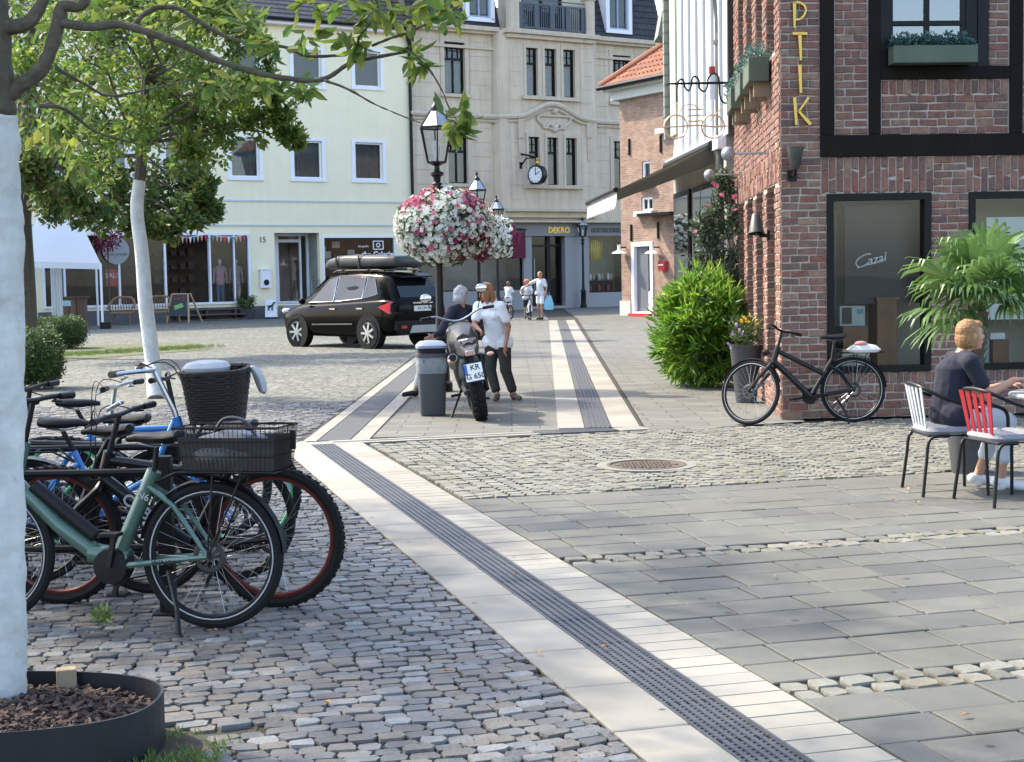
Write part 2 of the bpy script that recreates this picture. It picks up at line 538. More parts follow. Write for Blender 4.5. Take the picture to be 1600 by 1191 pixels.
def field(cells, name, m, parent, z=0.0, near=300, inset=0.05, hjit=0.005, joined='stones', hexa=True):
    """setts: the nearest `near` are objects, the rest one joined part"""
    cells = sorted(cells, key=lambda c: c[0] ** 2 + c[1] ** 2)
    def shape(n, seed):
        g = np.random.default_rng(seed)
        b = np.array([[-.5, 0], [-.36, -.5], [.36, -.5], [.5, 0], [.36, .5], [-.36, .5]]) if hexa else np.array([[-.5, 0], [-.5, -.5], [.5, -.5], [.5, 0], [.5, .5], [-.5, .5]])
        j = g.uniform(-0.085, 0.085, (n, 6, 2)); j[:, :, 0] *= .8
        mid = (b[None] + j); top = mid * (1 - inset)
        V = np.zeros((n, 18, 3))
        V[:, 0:6, :2] = mid; V[:, 0:6, 2] = -0.035
        V[:, 6:12, :2] = mid; V[:, 6:12, 2] = -0.009
        V[:, 12:18, :2] = top; V[:, 12:18, 2] = g.uniform(-1, 1, (n, 6)) * .3 * hjit
        F = [(k + a, (k + 1) % 6 + a, (k + 1) % 6 + a + 6, k + a + 6) for a in (0, 6) for k in range(6)] + [(12, 13, 14, 15), (12, 15, 16, 17)]
        return V, F
    vis = [c for c in cells]
    first, rest = vis[:near], vis[near:]
    variants = []
    for k in range(8):
        V, F = shape(1, 100 + k)
        me = bpy.data.meshes.new(name); me.from_pydata([tuple(p) for p in V[0]], [], F)
        me.materials.append(MATS[m]); variants.append(me)
    for i, c in enumerate(first):
        o = bpy.data.objects.new(name, variants[rnd.randrange(8)]); col.objects.link(o)
        o.location = (c[0], c[1], z + rnd.uniform(-hjit, hjit)); o.scale = (c[3], c[4], 1)
        o.rotation_euler = (rnd.uniform(-.02, .02), rnd.uniform(-.02, .02), c[2] + rnd.uniform(-.03, .03)); attach(o, parent, True)
    if rest:
        n = len(rest); V, F = shape(n, 5)
        c = np.array(rest)
        V[:, :, 0] *= c[:, 3:4]; V[:, :, 1] *= c[:, 4:5]
        an = c[:, 2] + nrg.uniform(-.04, .04, n)
        ca, sa = np.cos(an)[:, None], np.sin(an)[:, None]
        x = V[:, :, 0] * ca - V[:, :, 1] * sa + c[:, 0:1]; y = V[:, :, 0] * sa + V[:, :, 1] * ca + c[:, 1:2]
        V[:, :, 0] = x; V[:, :, 1] = y; V[:, :, 2] += z + nrg.uniform(-hjit, hjit, n)[:, None]
        FF = (np.array(F)[None] + (np.arange(n) * 18)[:, None, None]).reshape(-1, 4)
        np_obj(joined, V.reshape(-1, 3), FF, m, parent, t=np.repeat(nrg.uniform(0, 1, n), 18), world=True, kind='stuff')

def in_view(x, y, mx=0.36):
    return y > 4.4 and abs(x) < mx * y + 0.5

# --- bed of blue-grey setts, rows running across
cobble_bed = sheet('cobble_pavement', [(-30, 3), gp(1.78, 3), gp(1.78, 15.2), (-2.2, 24.0), (-30, 24.0)], -0.017, 'earth_joint')
cells = []
b = 4.0
while b < 24.5:
    d = rnd.uniform(0.070, 0.090)
    a = -9.0 + rnd.uniform(0, .1)
    while a < 9.5:
        w = rnd.uniform(0.088, 0.132)
        wob = 0.05 * math.sin(a * 1.7 + b * 0.6) + 0.03 * math.sin(a * 4.1 - b * 1.3)
        x, y = gp(a + w / 2, b + wob)
        ok = in_view(x, y); wcut = w
        aa, bb = ab(x, y)
        if bb < 15.25 and aa + w / 2 > 1.782:
            w2_ = 1.782 - (aa - w / 2)
            if w2_ < .035: ok = False
            else: x, y = gp(a + w2_ / 2 + (aa - w / 2 - a), b + wob) if False else (x - E1.x * (w - w2_) / 2, y - E1.y * (w - w2_) / 2); wcut = w2_
        if bb >= 15.2 and x + w / 2 > -2.17 + 0.02 * (y - 15.5): ok = False
        if y > 20.5: ok = False
        # tree bed (ring and worn earth beside it) stays open
        if ((x + 2.2) / 0.95) ** 2 + ((y - 5.55) / 0.45) ** 2 < 1: ok = False
        if (-2.0 < x < -1.04 + 0.1 * math.sin(y * 9) and y < 5.62 + 0.07 * math.sin(x * 11)): ok = False
        if ok:
            sl = 0.05 * 1.7 * math.cos(a * 1.7 + b * .6) + .03 * 4.1 * math.cos(a * 4.1 - b * 1.3)
            cells.append((x, y, GA + math.atan(sl), wcut + 0.006, d - 0.002))
        a += w
    b += d
field(cells, 'cobblestone', 'cobble_blue', cobble_bed, joined='cobblestones', hjit=0.006)

# --- fan-laid setts
fan_bed = sheet('fan_pavement', [gp(2.6, 11.0), gp(10, 11.0), gp(10, 15.12), gp(2.6, 15.12)], -0.020, 'earth_joint')
cells = []
CW, RA, DR = 1.30, 0.86, 0.098
man_c = (1.145, 13.15)
def house_side(x, y):
    return y > 16.99 + 0.075 * 0 + (x - 2.97) * -0.075 and x > 2.9
for ci in range(-1, 8):
    ac = 2.9 + ci * CW
    for k in range(-12, 62):
        b0 = 10.2 + k * DR
        n = 12
        for i in range(n):
            th = (i + 0.5) / n * 2 - 1
            th *= math.asin(CW / 2 / RA)
            a_ = ac + RA * math.sin(th); b_ = b0 + RA * (math.cos(th) - 0.7)
            x, y = gp(a_, b_)
            if not (2.63 < a_ < 9.8 and 11.06 < b_ < 15.06 and in_view(x, y, .37)): continue
            if (x - man_c[0]) ** 2 + (y - man_c[1]) ** 2 < 0.43 ** 2: continue
            if house_side(x, y): continue
            cells.append((x, y, GA - th, rnd.uniform(.112, .124), rnd.uniform(.088, .096)))
field(cells, 'cobblestone', 'cobble_pale', fan_bed, joined='cobblestones', hjit=0.005)
# manhole cover
mh = thing('manhole_cover', 'round iron manhole cover in the fan-laid cobbles', 'manhole cover', (man_c[0], man_c[1], 0))
MB().lathe([(0.43, -0.02), (0.43, 0.006), (0.345, 0.006), (0.345, -0.02)], 40).build('collar', 'cobble_pale', mh, smooth=True)
MB().lathe([(0.345, -0.01), (0.345, 0.010), (0.315, 0.010), (0.31, -0.002)], 40).build('frame', 'rust_iron', mh, smooth=True)
m_ = MB().lathe([(0.0, 0.002), (0.305, 0.002)], 40, cap=False)
for i in range(-4, 5):
    for j in range(-4, 5):
        if i * i + j * j < 17: m_.box((i * .062, j * .062, .005), (.036, .036, .008), R(45))
m_.build('cover_plate', 'rust_iron', mh)

# --- grey slabs in running bond with two bands of setts
slab_bed = sheet('slab_pavement', [gp(2.6, 3.6), gp(9.5, 3.6), gp(9.5, 11.0), gp(2.6, 11.0)], -0.018, 'earth_joint')
def slab_mesh(name, m, bevel=0.006):
    b_ = MB()
    def ring(s, z): return [(-.5 * s[0], -.5 * s[1], z), (.5 * s[0], -.5 * s[1], z), (.5 * s[0], .5 * s[1], z), (-.5 * s[0], .5 * s[1], z)]
    k = (1 - bevel * 2 / .4, 1 - bevel * 2 / .3)
    vs = ring((1, 1), -.04) + ring((1, 1), -.004) + ring(k, 0)
    fs = [(i, (i + 1) % 4, (i + 1) % 4 + 4, i + 4) for i in range(4)] + [(i + 4, (i + 1) % 4 + 4, (i + 1) % 4 + 8, i + 8) for i in range(4)] + [(8, 9, 10, 11)]
    b_.addm(vs, fs)
    me = bpy.data.meshes.new(name); me.from_pydata(b_.v, [], b_.f); me.materials.append(MATS[m])
    return me
SLAB = slab_mesh('slab', 'slab_grey'); WSLAB = slab_mesh('white_slab', 'slab_white', .004); DSLAB = slab_mesh('dark_slab', 'slab_dark', .003)
def put(me, name, x, y, ang, w, d, parent, z=0.0, tilt=0.006):
    o = bpy.data.objects.new(name, me); col.objects.link(o)
    o.location = (x, y, z + rnd.uniform(-tilt, tilt) * .5); o.rotation_euler = (rnd.uniform(-tilt, tilt), rnd.uniform(-tilt, tilt), ang); o.scale = (w, d, 1)
    attach(o, parent, True); return o
bands = [(8.30, 8.56), (5.38, 5.64)]
edges = [4.2]
rows = []
def fill(b0, b1):
    n = round((b1 - b0) / 0.305); h = (b1 - b0) / n
    return [(b0 + i * h, b0 + (i + 1) * h) for i in range(n)]
rows = fill(4.16, bands[1][0]) + fill(bands[1][1], bands[0][0]) + fill(bands[0][1], 11.0)
nsl = 0
for r0, r1 in rows:
    a = 2.62 - rnd.uniform(0, .38)
    while a < 9:
        w = 0.60 if rnd.random() < .16 else 0.405
        a0, a1 = max(a, 2.622), a + w
        if a1 - a0 > .05:
            x, y = gp((a0 + a1) / 2, (r0 + r1) / 2)
            if in_view(x, y, .345):
                put(SLAB, 'slab', x, y, GA, a1 - a0 - .011, r1 - r0 - .010, slab_bed); nsl += 1
        a += w
cells = []
for b0, b1 in bands:
    for k in range(2):
        a = 2.63
        bb = b0 + (k + .5) * (b1 - b0) / 2
        while a < 8.5:
            w = rnd.uniform(.10, .17)
            x, y = gp(a + w / 2, bb + rnd.uniform(-.008, .008))
            if in_view(x, y, .36): cells.append((x, y, GA + rnd.uniform(-.06, .06), w - .014, (b1 - b0) / 2 - .014))
            a += w
field(cells, 'cobblestone', 'cobble_pale', slab_bed, near=300, joined='cobblestones', hjit=.006)

# --- pale paved strip with slotted drain, near branch
strip = sheet('drain_strip', [gp(1.79, 3.4), gp(2.615, 3.4), gp(2.615, 15.3), gp(1.79, 15.3)], -0.012, 'earth_joint')
b = 4.0
while b < 15.2:
    x, y = gp(1.945, b + .305); put(WSLAB, 'white_slab', x, y, GA, .298, .604, strip, tilt=.002); b += .61
b = 4.0
while b < 15.2:
    w = .152
    x, y = gp(2.467, b + w / 2); put(WSLAB, 'white_slab', x, y, GA, .290, w - .006, strip, tilt=.002); b += w
def grate_mesh(w, d, bars, slots, name='drain_grate'):
    g = MB(); bw = w / bars
    for i in range(bars + 1):
        g.box((-w / 2 + i * bw, 0, -.014), (bw * .56, d, .026))
    for j in range(slots + 1):
        g.box((0, -d / 2 + d * j / slots, -.017), (w, d / slots * .5, .024))
    me = bpy.data.meshes.new(name); me.from_pydata(g.v, [], g.f); me.materials.append(MATS['grate_iron']); return me
GR = grate_mesh(.22, .496, 6, 14)
b = 4.0
while b < 15.2:
    x, y = gp(2.209, b + .25)
    o = bpy.data.objects.new('drain_grate', GR); col.objects.link(o); o.location = (x, y, 0); o.rotation_euler = (0, 0, GA); attach(o, strip, True)
    b += .5
ch = MB()
for s_ in (2.098, 2.320):
    x0, y0 = gp(s_, 4); x1, y1 = gp(s_, 15.2); ch.bar((x0, y0, -.012), (x1, y1, -.012), .012, .03)
ch.build('channel_edge', 'grate_iron', strip, world=True)
x0, y0 = gp(2.209, 4); x1, y1 = gp(2.209, 15.2)
MB().bar((x0, y0, -.030), (x1, y1, -.030), .205, .004).build('channel_floor', 'void', strip, world=True)

# --- far branch leading up the lane
FA = math.atan2(.0226, 1.0)
far = sheet('lane_strip', [(.48, 15.9), (1.40, 16.3), (2.36, 54), (1.34, 54)], -0.010, 'earth_joint')
y = 16.45
while y < 53:
    x = .5 + .0226 * (y - 16.9)
    put(WSLAB, 'white_slab', x + .145, y + .3, -FA, .288, .596, far, tilt=.001)
    put(DSLAB, 'dark_slab', x + .437, y + .3, -FA, .284, .596, far, tilt=.001)
    put(WSLAB, 'white_slab', x + .735, y + .3, -FA, .298, .596, far, tilt=.001)
    y += .6
rg = MB()
for k in range(5):
    x0 = .5 + .337 + k * .05
    rg.bar((x0, 16.4, .002), (x0 + .0226 * 15, 31.4, .002), .018, .012)
rg.build('drain_rib', 'grate_iron', far, world=True)
# cross gutter between the two branches
p0, p1 = Vector(G(560, 692)), Vector(G(838, 668))
gut = sheet('cross_gutter', [gp(1.80, 15.25), gp(5.72, 15.12), gp(5.72, 15.42), gp(1.80, 15.55)], -0.010, 'earth_joint')
a = 2.32
while a < 4.45:
    x, y = gp(a + .15, 15.27); put(WSLAB, 'white_slab', x, y, GA, .296, .10, gut, tilt=.001)
    x, y = gp(a + .15, 15.46); put(WSLAB, 'white_slab', x, y, GA, .296, .10, gut, tilt=.001)
    a += .3
x0, y0 = gp(2.3, 15.365); x1, y1 = gp(4.46, 15.365)
MB().bar((x0, y0, -.006), (x1, y1, -.006), .055, .006).build('slot_channel', 'grate_iron', gut, world=True)
g2 = MB()
for i in range(30):
    x, y = gp(4.48 + i * .0285, 15.36); g2.box((x, y, -.004), (.013, .30, .016), GA)
for db in (-.155, .155):
    x, y = gp(4.9, 15.36 + db); g2.box((x, y, -.004), (.86, .02, .018), GA)
g2.build('drain_grate', 'grate_iron', gut, world=True)
a = 5.36
for i in range(1):
    x, y = gp(a + .18, 15.36); put(WSLAB, 'white_slab', x, y, GA, .33, .28, gut, tilt=.001)
# left branch beside the square
lf = sheet('square_strip', [gp(1.77, 15.25), gp(2.33, 15.56), (-1.42, 15.9), (-1.1, 34), (-1.98, 34)], -0.009, 'earth_joint')
y = 15.6
while y < 34:
    x = -2.14 + .012 * (y - 15.6)
    put(WSLAB, 'white_slab', x + .07, y + .25, -.012, .135, .496, lf, tilt=.001)
    put(DSLAB, 'dark_slab', x + .31, y + .25, -.012, .325, .496, lf, tilt=.001)
    put(WSLAB, 'white_slab', x + .575, y + .25, -.012, .185, .496, lf, tilt=.001)
    y += .5
for i in range(3):
    x, y = gp(1.86 + i * .19, 15.35); put(WSLAB, 'white_slab', x, y, GA, .185, .22, lf, tilt=.001)

# --- slabbed lane and far square (too far to tell stones apart)
brickmat('lane_slabs', (0.15, 0.15, 0.13), (0.115, 0.115, 0.10), (0.06, 0.057, 0.05), .60, .30, .010, .25, var=.3)
sheet('lane_pavement', [(-1.46, 15.85), (.49, 16.1), (1.33, 54), (1.33, 90), (-1.05, 90), (-1.1, 34)], -0.006, 'lane_slabs')
sheet('lane_footway', [(1.41, 15.95), (3.2, 16.75), (3.6, 24), (8, 54), (12, 90), (2.37, 90), (2.36, 54)], -0.0065, 'lane_slabs')
def cobblemat(name, c1, c2, scale):
    m, nt, b_ = nodes_of(name); L = nt.links.new
    tc = add(nt, 'ShaderNodeTexCoord')
    vo = add(nt, 'ShaderNodeTexVoronoi', feature='DISTANCE_TO_EDGE'); vo.inputs['Scale'].default_value = scale
    vc = add(nt, 'ShaderNodeTexVoronoi'); vc.inputs['Scale'].default_value = scale
    L(tc.outputs['Object'], vo.inputs['Vector']); L(tc.outputs['Object'], vc.inputs['Vector'])
    sp = add(nt, 'ShaderNodeSeparateColor'); L(vc.outputs['Color'], sp.inputs[0])
    rp = ramp(nt, [(0, c1), (.5, mul(c2, .85)), (1, c2)]); L(sp.outputs[0], rp.inputs[0])
    re = ramp(nt, [(0.0, (.3, .29, .26)), (.12, (1, 1, 1))]); L(vo.outputs['Distance'], re.inputs[0])
    nz = add(nt, 'ShaderNodeTexNoise'); nz.inputs['Scale'].default_value = .35; nz.inputs['Detail'].default_value = 6
    L(tc.outputs['Object'], nz.inputs['Vector'])
    rn = ramp(nt, [(.3, (.72, .74, .68)), (.7, (1, 1, 1))]); L(nz.outputs[0], rn.inputs[0])
    cc = mixrgb(nt, rp.outputs[0], re.outputs[0], 1, 'MULTIPLY'); cc = mixrgb(nt, cc, rn.outputs[0], 1, 'MULTIPLY')
    L(cc, b_.inputs['Base Color']); b_.inputs['Roughness'].default_value = .85
    bp = add(nt, 'ShaderNodeBump'); bp.inputs['Strength'].default_value = .7; bp.inputs['Distance'].default_value = .02
    L(re.outputs[0], bp.inputs['Height']); L(bp.outputs[0], b_.inputs['Normal']); MATS[name] = m
cobblemat('far_cobble', (.10, .104, .095), (.19, .192, .168), 7.0)
sheet('square_pavement', [(-60, 20.45), (-2.12, 20.45), (-1.99, 34), (-1.2, 90), (-60, 90)], -0.005, 'far_cobble')
mat('asphalt', (0.11, 0.115, 0.125), .85, var=.25, scale=3, bump=.3, bscale=120)
# ================================================================ BUILDINGS
mat('cream_render', (0.86, 0.785, 0.56), .9, var=.06, scale=1.2, bump=.15, bscale=120, streak=.025)
mat('white_paint', (0.78, 0.79, 0.82), .5, var=.05)
mat('beige_stucco', (0.65, 0.55, 0.41), .9, var=.14, scale=1.6, bump=.25, bscale=60, streak=.16)
mat('beige_trim', (0.60, 0.51, 0.385), .85, var=.14, scale=3, bump=.15, bscale=60, streak=.12)
mat('slate', (0.03, 0.03, 0.035), .6, var=.35, scale=7, bump=.4, bscale=25, pal=[(.026, .025, .026), (.038, .036, .036), (.02, .02, .023), (.046, .042, .038)])
mat('black_metal', (0.008, 0.008, 0.009), .42, spec=.25, var=.2)
mat('zinc', (0.33, 0.35, 0.37), .45, metal=.7, var=.2)
mat('dark_wood_frame', (0.010, 0.009, 0.008), .5, spec=.25, var=.25, scale=20)
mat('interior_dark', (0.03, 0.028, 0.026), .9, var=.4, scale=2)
mat('interior_warm', (0.12, 0.085, 0.055), .9, var=.5, scale=2.5)
mat('interior_pale', (0.36, 0.36, 0.33), .9, var=.3, scale=1.5)
mat('curtain', (0.52, 0.53, 0.53), .9, var=.25, scale=3, trans=.3)
mat('grey_granite', (0.27, 0.275, 0.285), .5, var=.2, scale=40, bump=.1)
mat('plinth_grey', (0.12, 0.12, 0.125), .85, var=.25, scale=6, bump=.3)
mat('gold_paint', (0.62, 0.40, 0.10), .35, metal=.75, var=.15)
mat('red_tile', (0.3, 0.1, 0.05), .8, var=.3, scale=6, pal=[(.28, .10, .05), (.35, .14, .07), (.24, .085, .045), (.31, .12, .06)])
mat('red_plastic', (0.50, 0.035, 0.04), .45, var=.12)
mat('window_glass_dummy', (0.5, 0.5, 0.5))
glass('glass_pane', (.93, .95, .95), 1.5)
glass('glass_dark', (.55, .60, .62), 1.6)
FD = (0.84, 0.545)
FC = Plane(A(646, 490, 66).to_2d(), FD)          # cream house and stone house share this line

def curtain_mesh(pl, u0, u1, z0, z1, off, amp=.02, per=.13):
    mb = MB(); n = max(6, int((u1 - u0) / per * 6))
    pts = [(lerp(u0, u1, i / n), off + amp * math.sin(i * 1.07)) for i in range(n + 1)]
    for i in range(n):
        mb.quad(pl.pt(pts[i][0], z0, pts[i][1]), pl.pt(pts[i + 1][0], z0, pts[i + 1][1]), pl.pt(pts[i + 1][0], z1, pts[i + 1][1]), pl.pt(pts[i][0], z1, pts[i][1]))
    return mb
def frame_bars(pl, mb, r, w, d0, d1, vs=(), hs=()):
    u0, u1, z0, z1 = r
    pl.box(mb, u0, u0 + w, z0, z1, d0, d1); pl.box(mb, u1 - w, u1, z0, z1, d0, d1)
    pl.box(mb, u0 + w, u1 - w, z0, z0 + w, d0, d1); pl.box(mb, u0 + w, u1 - w, z1 - w, z1, d0, d1)
    for v in vs: pl.box(mb, v[0] - v[1] / 2, v[0] + v[1] / 2, v[2], v[3], d0, d1 - .004)
    for h in hs: pl.box(mb, h[2], h[3], h[0] - h[1] / 2, h[0] + h[1] / 2, d0, d1 - .002)

# ---------------- cream house with two shops
cream = thing('cream_house', 'cream rendered three-storey house with slate roof above two shops', 'house', FC.pt(-9, 0))
wins = []
for x0, y0, x1, y1 in [(361, 70, 404, 132), (458, 78, 502, 134), (554, 80, 594, 136), (361, 216, 405, 277), (459, 220, 503, 279), (555, 223, 598, 281)]:
    wins.append(FC.rect(x0, y0, x1, y1))
du = wins[4][0] - wins[3][0]
for k in (1, 2, 3):
    for i in (0, 3):
        w = wins[i]; wins.append((w[0] - du * k, w[1] - du * k, w[2], w[3]))
shopA = FC.rect(318, 366, 391, 466); shopA = (-15.8, shopA[1], shopA[2], shopA[3])
shopB = FC.rect(430, 364, 500, 466); shopC = FC.rect(504, 368, 619, 466)
shopB = (shopB[0], shopB[1], .55, shopB[3]); shopC = (shopC[0], shopC[1], .75, shopB[3] - .12); shopA = (shopA[0], shopA[1], .62, shopB[3])
EAVE = 12.0
wl = wall_mesh(FC, -26, 0, 0, EAVE, wins + [shopA, shopB, shopC], .22)
wl.quad(FC.pt(0, 0), FC.pt(0, 0, -9), FC.pt(0, EAVE, -9), FC.pt(0, EAVE))
wl.quad(FC.pt(-26, 0), FC.pt(-26, EAVE), FC.pt(-26, EAVE, -9), FC.pt(-26, 0, -9))
wl.quad(FC.pt(-26, 0, -9), FC.pt(-26, EAVE, -9), FC.pt(0, EAVE, -9), FC.pt(0, 0, -9))
wl.build('wall', 'cream_render', cream, world=True)
for i, w in enumerate(wins):
    t = MB(); FC.box(t, w[0] - .16, w[1] + .16, w[3], w[3] + .13, -.02, .03); FC.box(t, w[0] - .16, w[0], w[2], w[3], -.02, .03)
    FC.box(t, w[1], w[1] + .16, w[2], w[3], -.02, .03); FC.box(t, w[0] - .18, w[1] + .18, w[2] - .13, w[2], -.02, .07)
    wo = t.build('window', 'white_paint', cream, world=True)
    t = MB(); frame_bars(FC, t, w, .07, -.16, -.09); t.build('frame', 'white_paint', wo, world=True)
    MB().quad(FC.pt(w[0], w[2], -.13), FC.pt(w[1], w[2], -.13), FC.pt(w[1], w[3], -.13), FC.pt(w[0], w[3], -.13)).build('pane', 'glass_dark', wo, world=True)
    if i >= 3: curtain_mesh(FC, w[0], w[1], w[2], w[3], -.28).build('curtain', 'curtain', wo, world=True)
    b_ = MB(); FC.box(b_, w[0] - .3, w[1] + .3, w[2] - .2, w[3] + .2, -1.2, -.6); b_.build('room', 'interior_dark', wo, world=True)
t = MB()
for z in (3.74, 4.72):
    FC.box(t, -26, 0, z - .03, z + .04, 0, .035)
t.build('string_course', mat('pale_grey_paint', (.55, .58, .60), .7), cream, world=True)
t = MB(); FC.box(t, -26, shopB[0] - .4, 0, .5, 0, .05); FC.box(t, shopB[1] + .05, 0, 0, .62, 0, .05); t.build('plinth', 'plinth_grey', cream, world=True)
# roof: slate courses on a slope
roof = MB(); rise, run = 4.6, 5.2
roof.quad(FC.pt(-26.4, EAVE, .42), FC.pt(.1, EAVE, .42), FC.pt(.1, EAVE + rise, -run), FC.pt(-26.4, EAVE + rise, -run))
roof.quad(FC.pt(-26.4, EAVE, -9.4), FC.pt(-26.4, EAVE + rise, -run), FC.pt(.1, EAVE + rise, -run), FC.pt(.1, EAVE, -9.4))
roof.quad(FC.pt(.1, EAVE, .42), FC.pt(.1, EAVE, -9.4), FC.pt(.1, EAVE + rise, -run))
ro = roof.build('roof', 'slate', cream, world=True)
sl = MB(); ln = math.hypot(rise, run + .42)
for r_ in range(14):
    f0 = r_ * .34 / ln; f1 = f0 + .42 / ln
    u = -13.5 + rnd.uniform(-.3, 0)
    while u < .1:
        w = rnd.uniform(.26, .34)
        off = .045 + rnd.uniform(0, .012)
        def q(u_, f, e): return FC.pt(u_, EAVE + rise * f + e, .42 - (run + .42) * f)
        n0 = len(sl.v)
        a_, b_, c_, d_ = q(u, f0, off), q(u + w - .012, f0, off), q(u + w - .012, f1, .02), q(u, f1, .02)
        e_, f_ = q(u, f0, .0), q(u + w - .012, f0, .0)
        sl.addm([a_, b_, c_, d_, e_, f_], [(0, 1, 2, 3), (4, 5, 1, 0)], rnd.random()); u += w
sl.build('roof_slates', 'slate', ro, world=True, kind='stuff')
t = MB(); t.tube([FC.pt(-26, EAVE - .03, .50), FC.pt(.05, EAVE - .03, .50)], .085, 8); t.build('gutter', 'black_metal', ro, world=True)
t = MB(); FC.box(t, -26.2, .05, EAVE - .22, EAVE - .02, 0, .40); t.build('eaves_board', 'white_paint', cream, world=True)
t = MB(); t.tube([FC.pt(.02, EAVE - .1, .45), FC.pt(.02, EAVE - .6, .12), FC.pt(.02, 0, .12)], .07, 8); t.lathe([(.16, EAVE - .5), (.16, EAVE - .2), (.10, EAVE - .75), (.07, EAVE - 1)][::1], 8, FC.pt(.02, 0, .2)) ; t.build('downpipe', 'black_metal', cream, world=True)
text_obj('house_number', '15', .32, 'plinth_grey', cream, FC.m4(*FC.uv(410, 375), .012), .008, world=True)
# shop A: clothes shop, wide window left, open door with steps, glass corner
def room(parent, pl, r, depth, m, name='shop_interior', floor='interior_warm'):
    u0, u1, z0, z1 = r; q = lambda u, z, k: pl.pt(u, z, -k)
    mb = MB()
    mb.quad(q(u0, z0, depth), q(u1, z0, depth), q(u1, z1, depth), q(u0, z1, depth))
    mb.quad(q(u0, z0, .22), q(u0, z0, depth), q(u0, z1, depth), q(u0, z1, .22)); mb.quad(q(u1, z0, .22), q(u1, z1, .22), q(u1, z1, depth), q(u1, z0, depth))
    mb.quad(q(u0, z1, .22), q(u0, z1, depth), q(u1, z1, depth), q(u1, z1, .22)); mb.quad(q(u0, z0, .22), q(u1, z0, .22), q(u1, z0, depth), q(u0, z0, depth))
    return mb.build(name, m, parent, world=True)
ra = room(cream, FC, shopA, 2.2, 'interior_warm')
u = lambda px, py=420: FC.uv(px, py)[0]
t = MB(); frame_bars(FC, t, shopA, .09, -.12, .06, vs=[(u(258), .08, shopA[2], shopA[3]), (u(328), .07, shopA[2], shopA[3]), (u(366), .05, shopA[2], shopA[3]), (u(186), .07, shopA[2], shopA[3]), (u(100), .07, shopA[2], shopA[3])])
so = t.build('shop_window', 'white_paint', cream, world=True)
for a_, b_ in ((shopA[0], u(258)), (u(328), shopA[1])):
    MB().quad(FC.pt(a_, shopA[2], -.04), FC.pt(b_, shopA[2], -.04), FC.pt(b_, shopA[3], -.04), FC.pt(a_, shopA[3], -.04)).build('pane', 'glass_pane', so, world=True)
t = MB()
for i in range(5):
    for j in range(4):
        FC.box(t, u(262) + i * .36, u(262) + i * .36 + .30, 1.0 + j * .52, 1.03 + j * .52, -1.9, -1.5)
        FC.box(t, u(262) + i * .36 + .02, u(262) + i * .36 + .26, 1.03 + j * .52, 1.12 + j * .52 + rnd.uniform(0, .2), -1.8, -1.6)
t.build('shelf', mat('shelf_goods', (.10, .045, .03), .7, var=.6, scale=3), ra, world=True)
t = MB()
for i in range(3):
    FC.box(t, u(262), u(372), i * .2, i * .2 + .05, .04, .95 - i * .3)
for i in range(3):
    FC.box(t, u(270 + i * 45), u(274 + i * 45), 0, .5, .03, .3)
t.build('steps', mat('step_wood', (.10, .08, .065), .8, var=.3), cream, world=True)
# shop B/C: recessed glazed door and wide window
rb = room(cream, FC, shopB, 3.0, 'interior_pale'); rc = room(cream, FC, shopC, 2.0, 'interior_warm')
t = MB(); frame_bars(FC, t, (shopB[0], shopB[1], shopB[2], shopB[3]), .10, -1.15, -1.05, vs=[(u(449), .22, shopB[2], shopB[3]), (u(487), .09, shopB[2], shopB[3])], hs=[(shopB[3] - .3, .12, u(449), u(487))])
do = t.build('door', 'white_paint', cream, world=True)
MB().quad(FC.pt(shopB[0], shopB[2], -1.1), FC.pt(shopB[1], shopB[2], -1.1), FC.pt(shopB[1], shopB[3], -1.1), FC.pt(shopB[0], shopB[3], -1.1)).build('pane', 'glass_pane', do, world=True)
t = MB(); t.tube([FC.pt(u(484), 1.4, -1.0), FC.pt(u(484), 2.3, -1.0)], .025, 6); t.tube([FC.pt(u(491), .6, -.3), FC.pt(u(491), 1.5, -.3), FC.pt(u(497), 1.5, 0.1), FC.pt(u(497), .6, .4)], .03, 6); t.build('handle', 'zinc', do, world=True)
t = MB(); frame_bars(FC, t, shopC, .09, -.12, .04); sw = t.build('shop_window', 'white_paint', cream, world=True)
MB().quad(FC.pt(shopC[0], shopC[2], -.04), FC.pt(shopC[1], shopC[2], -.04), FC.pt(shopC[1], shopC[3], -.04), FC.pt(shopC[0], shopC[3], -.04)).build('pane', 'glass_pane', sw, world=True)
t = MB()
for px, py, w, h in [(537, 382, .35, .26), (524, 398, .3, .3), (526, 410, .25, .25), (561, 396, .32, .34), (518, 392, .2, .4), (545, 420, .4, .3), (575, 408, .3, .2)]:
    a_, b_ = FC.uv(px, py); FC.box(t, a_ - w / 2, a_ + w / 2, b_ - h / 2, b_ + h / 2, -.75, -.72)
t.build('photo_print', mat('photo_paper', (.55, .55, .52), .5, var=.5, scale=4), rc, world=True)
t = MB(); FC.box(t, shopC[0] + .3, shopC[1] - .3, .8, 1.35, -1.4, -.5); t.build('counter', 'interior_pale', rc, world=True)
cu_, cz_ = FC.uv(592, 384)
lg = MB(); lg.torus(FC.pt(cu_ - .02, cz_ + .02, -.02), FC.n, .08, .022, 20, 6)
for dz in (-.17, .17): FC.box(lg, cu_ - .25, cu_ + .21, cz_ + dz - .02 + .02, cz_ + dz + .02 + .02, -.03, -.01)
for dx in (-.25, .21): FC.box(lg, cu_ + dx - .02, cu_ + dx + .02, cz_ - .16, cz_ + .20, -.032, -.012)
FC.box(lg, cu_ - .62, cu_ + .5, cz_ - .62, cz_ - .58, -.03, -.01)
lg.build('window_logo', 'white_paint', sw, world=True)
text_obj('window_lettering', 'the Galerie', .33, 'white_paint', sw, FC.m4(cu_ - .05, cz_ - .37, -.02), .004, world=True, bold=.01)
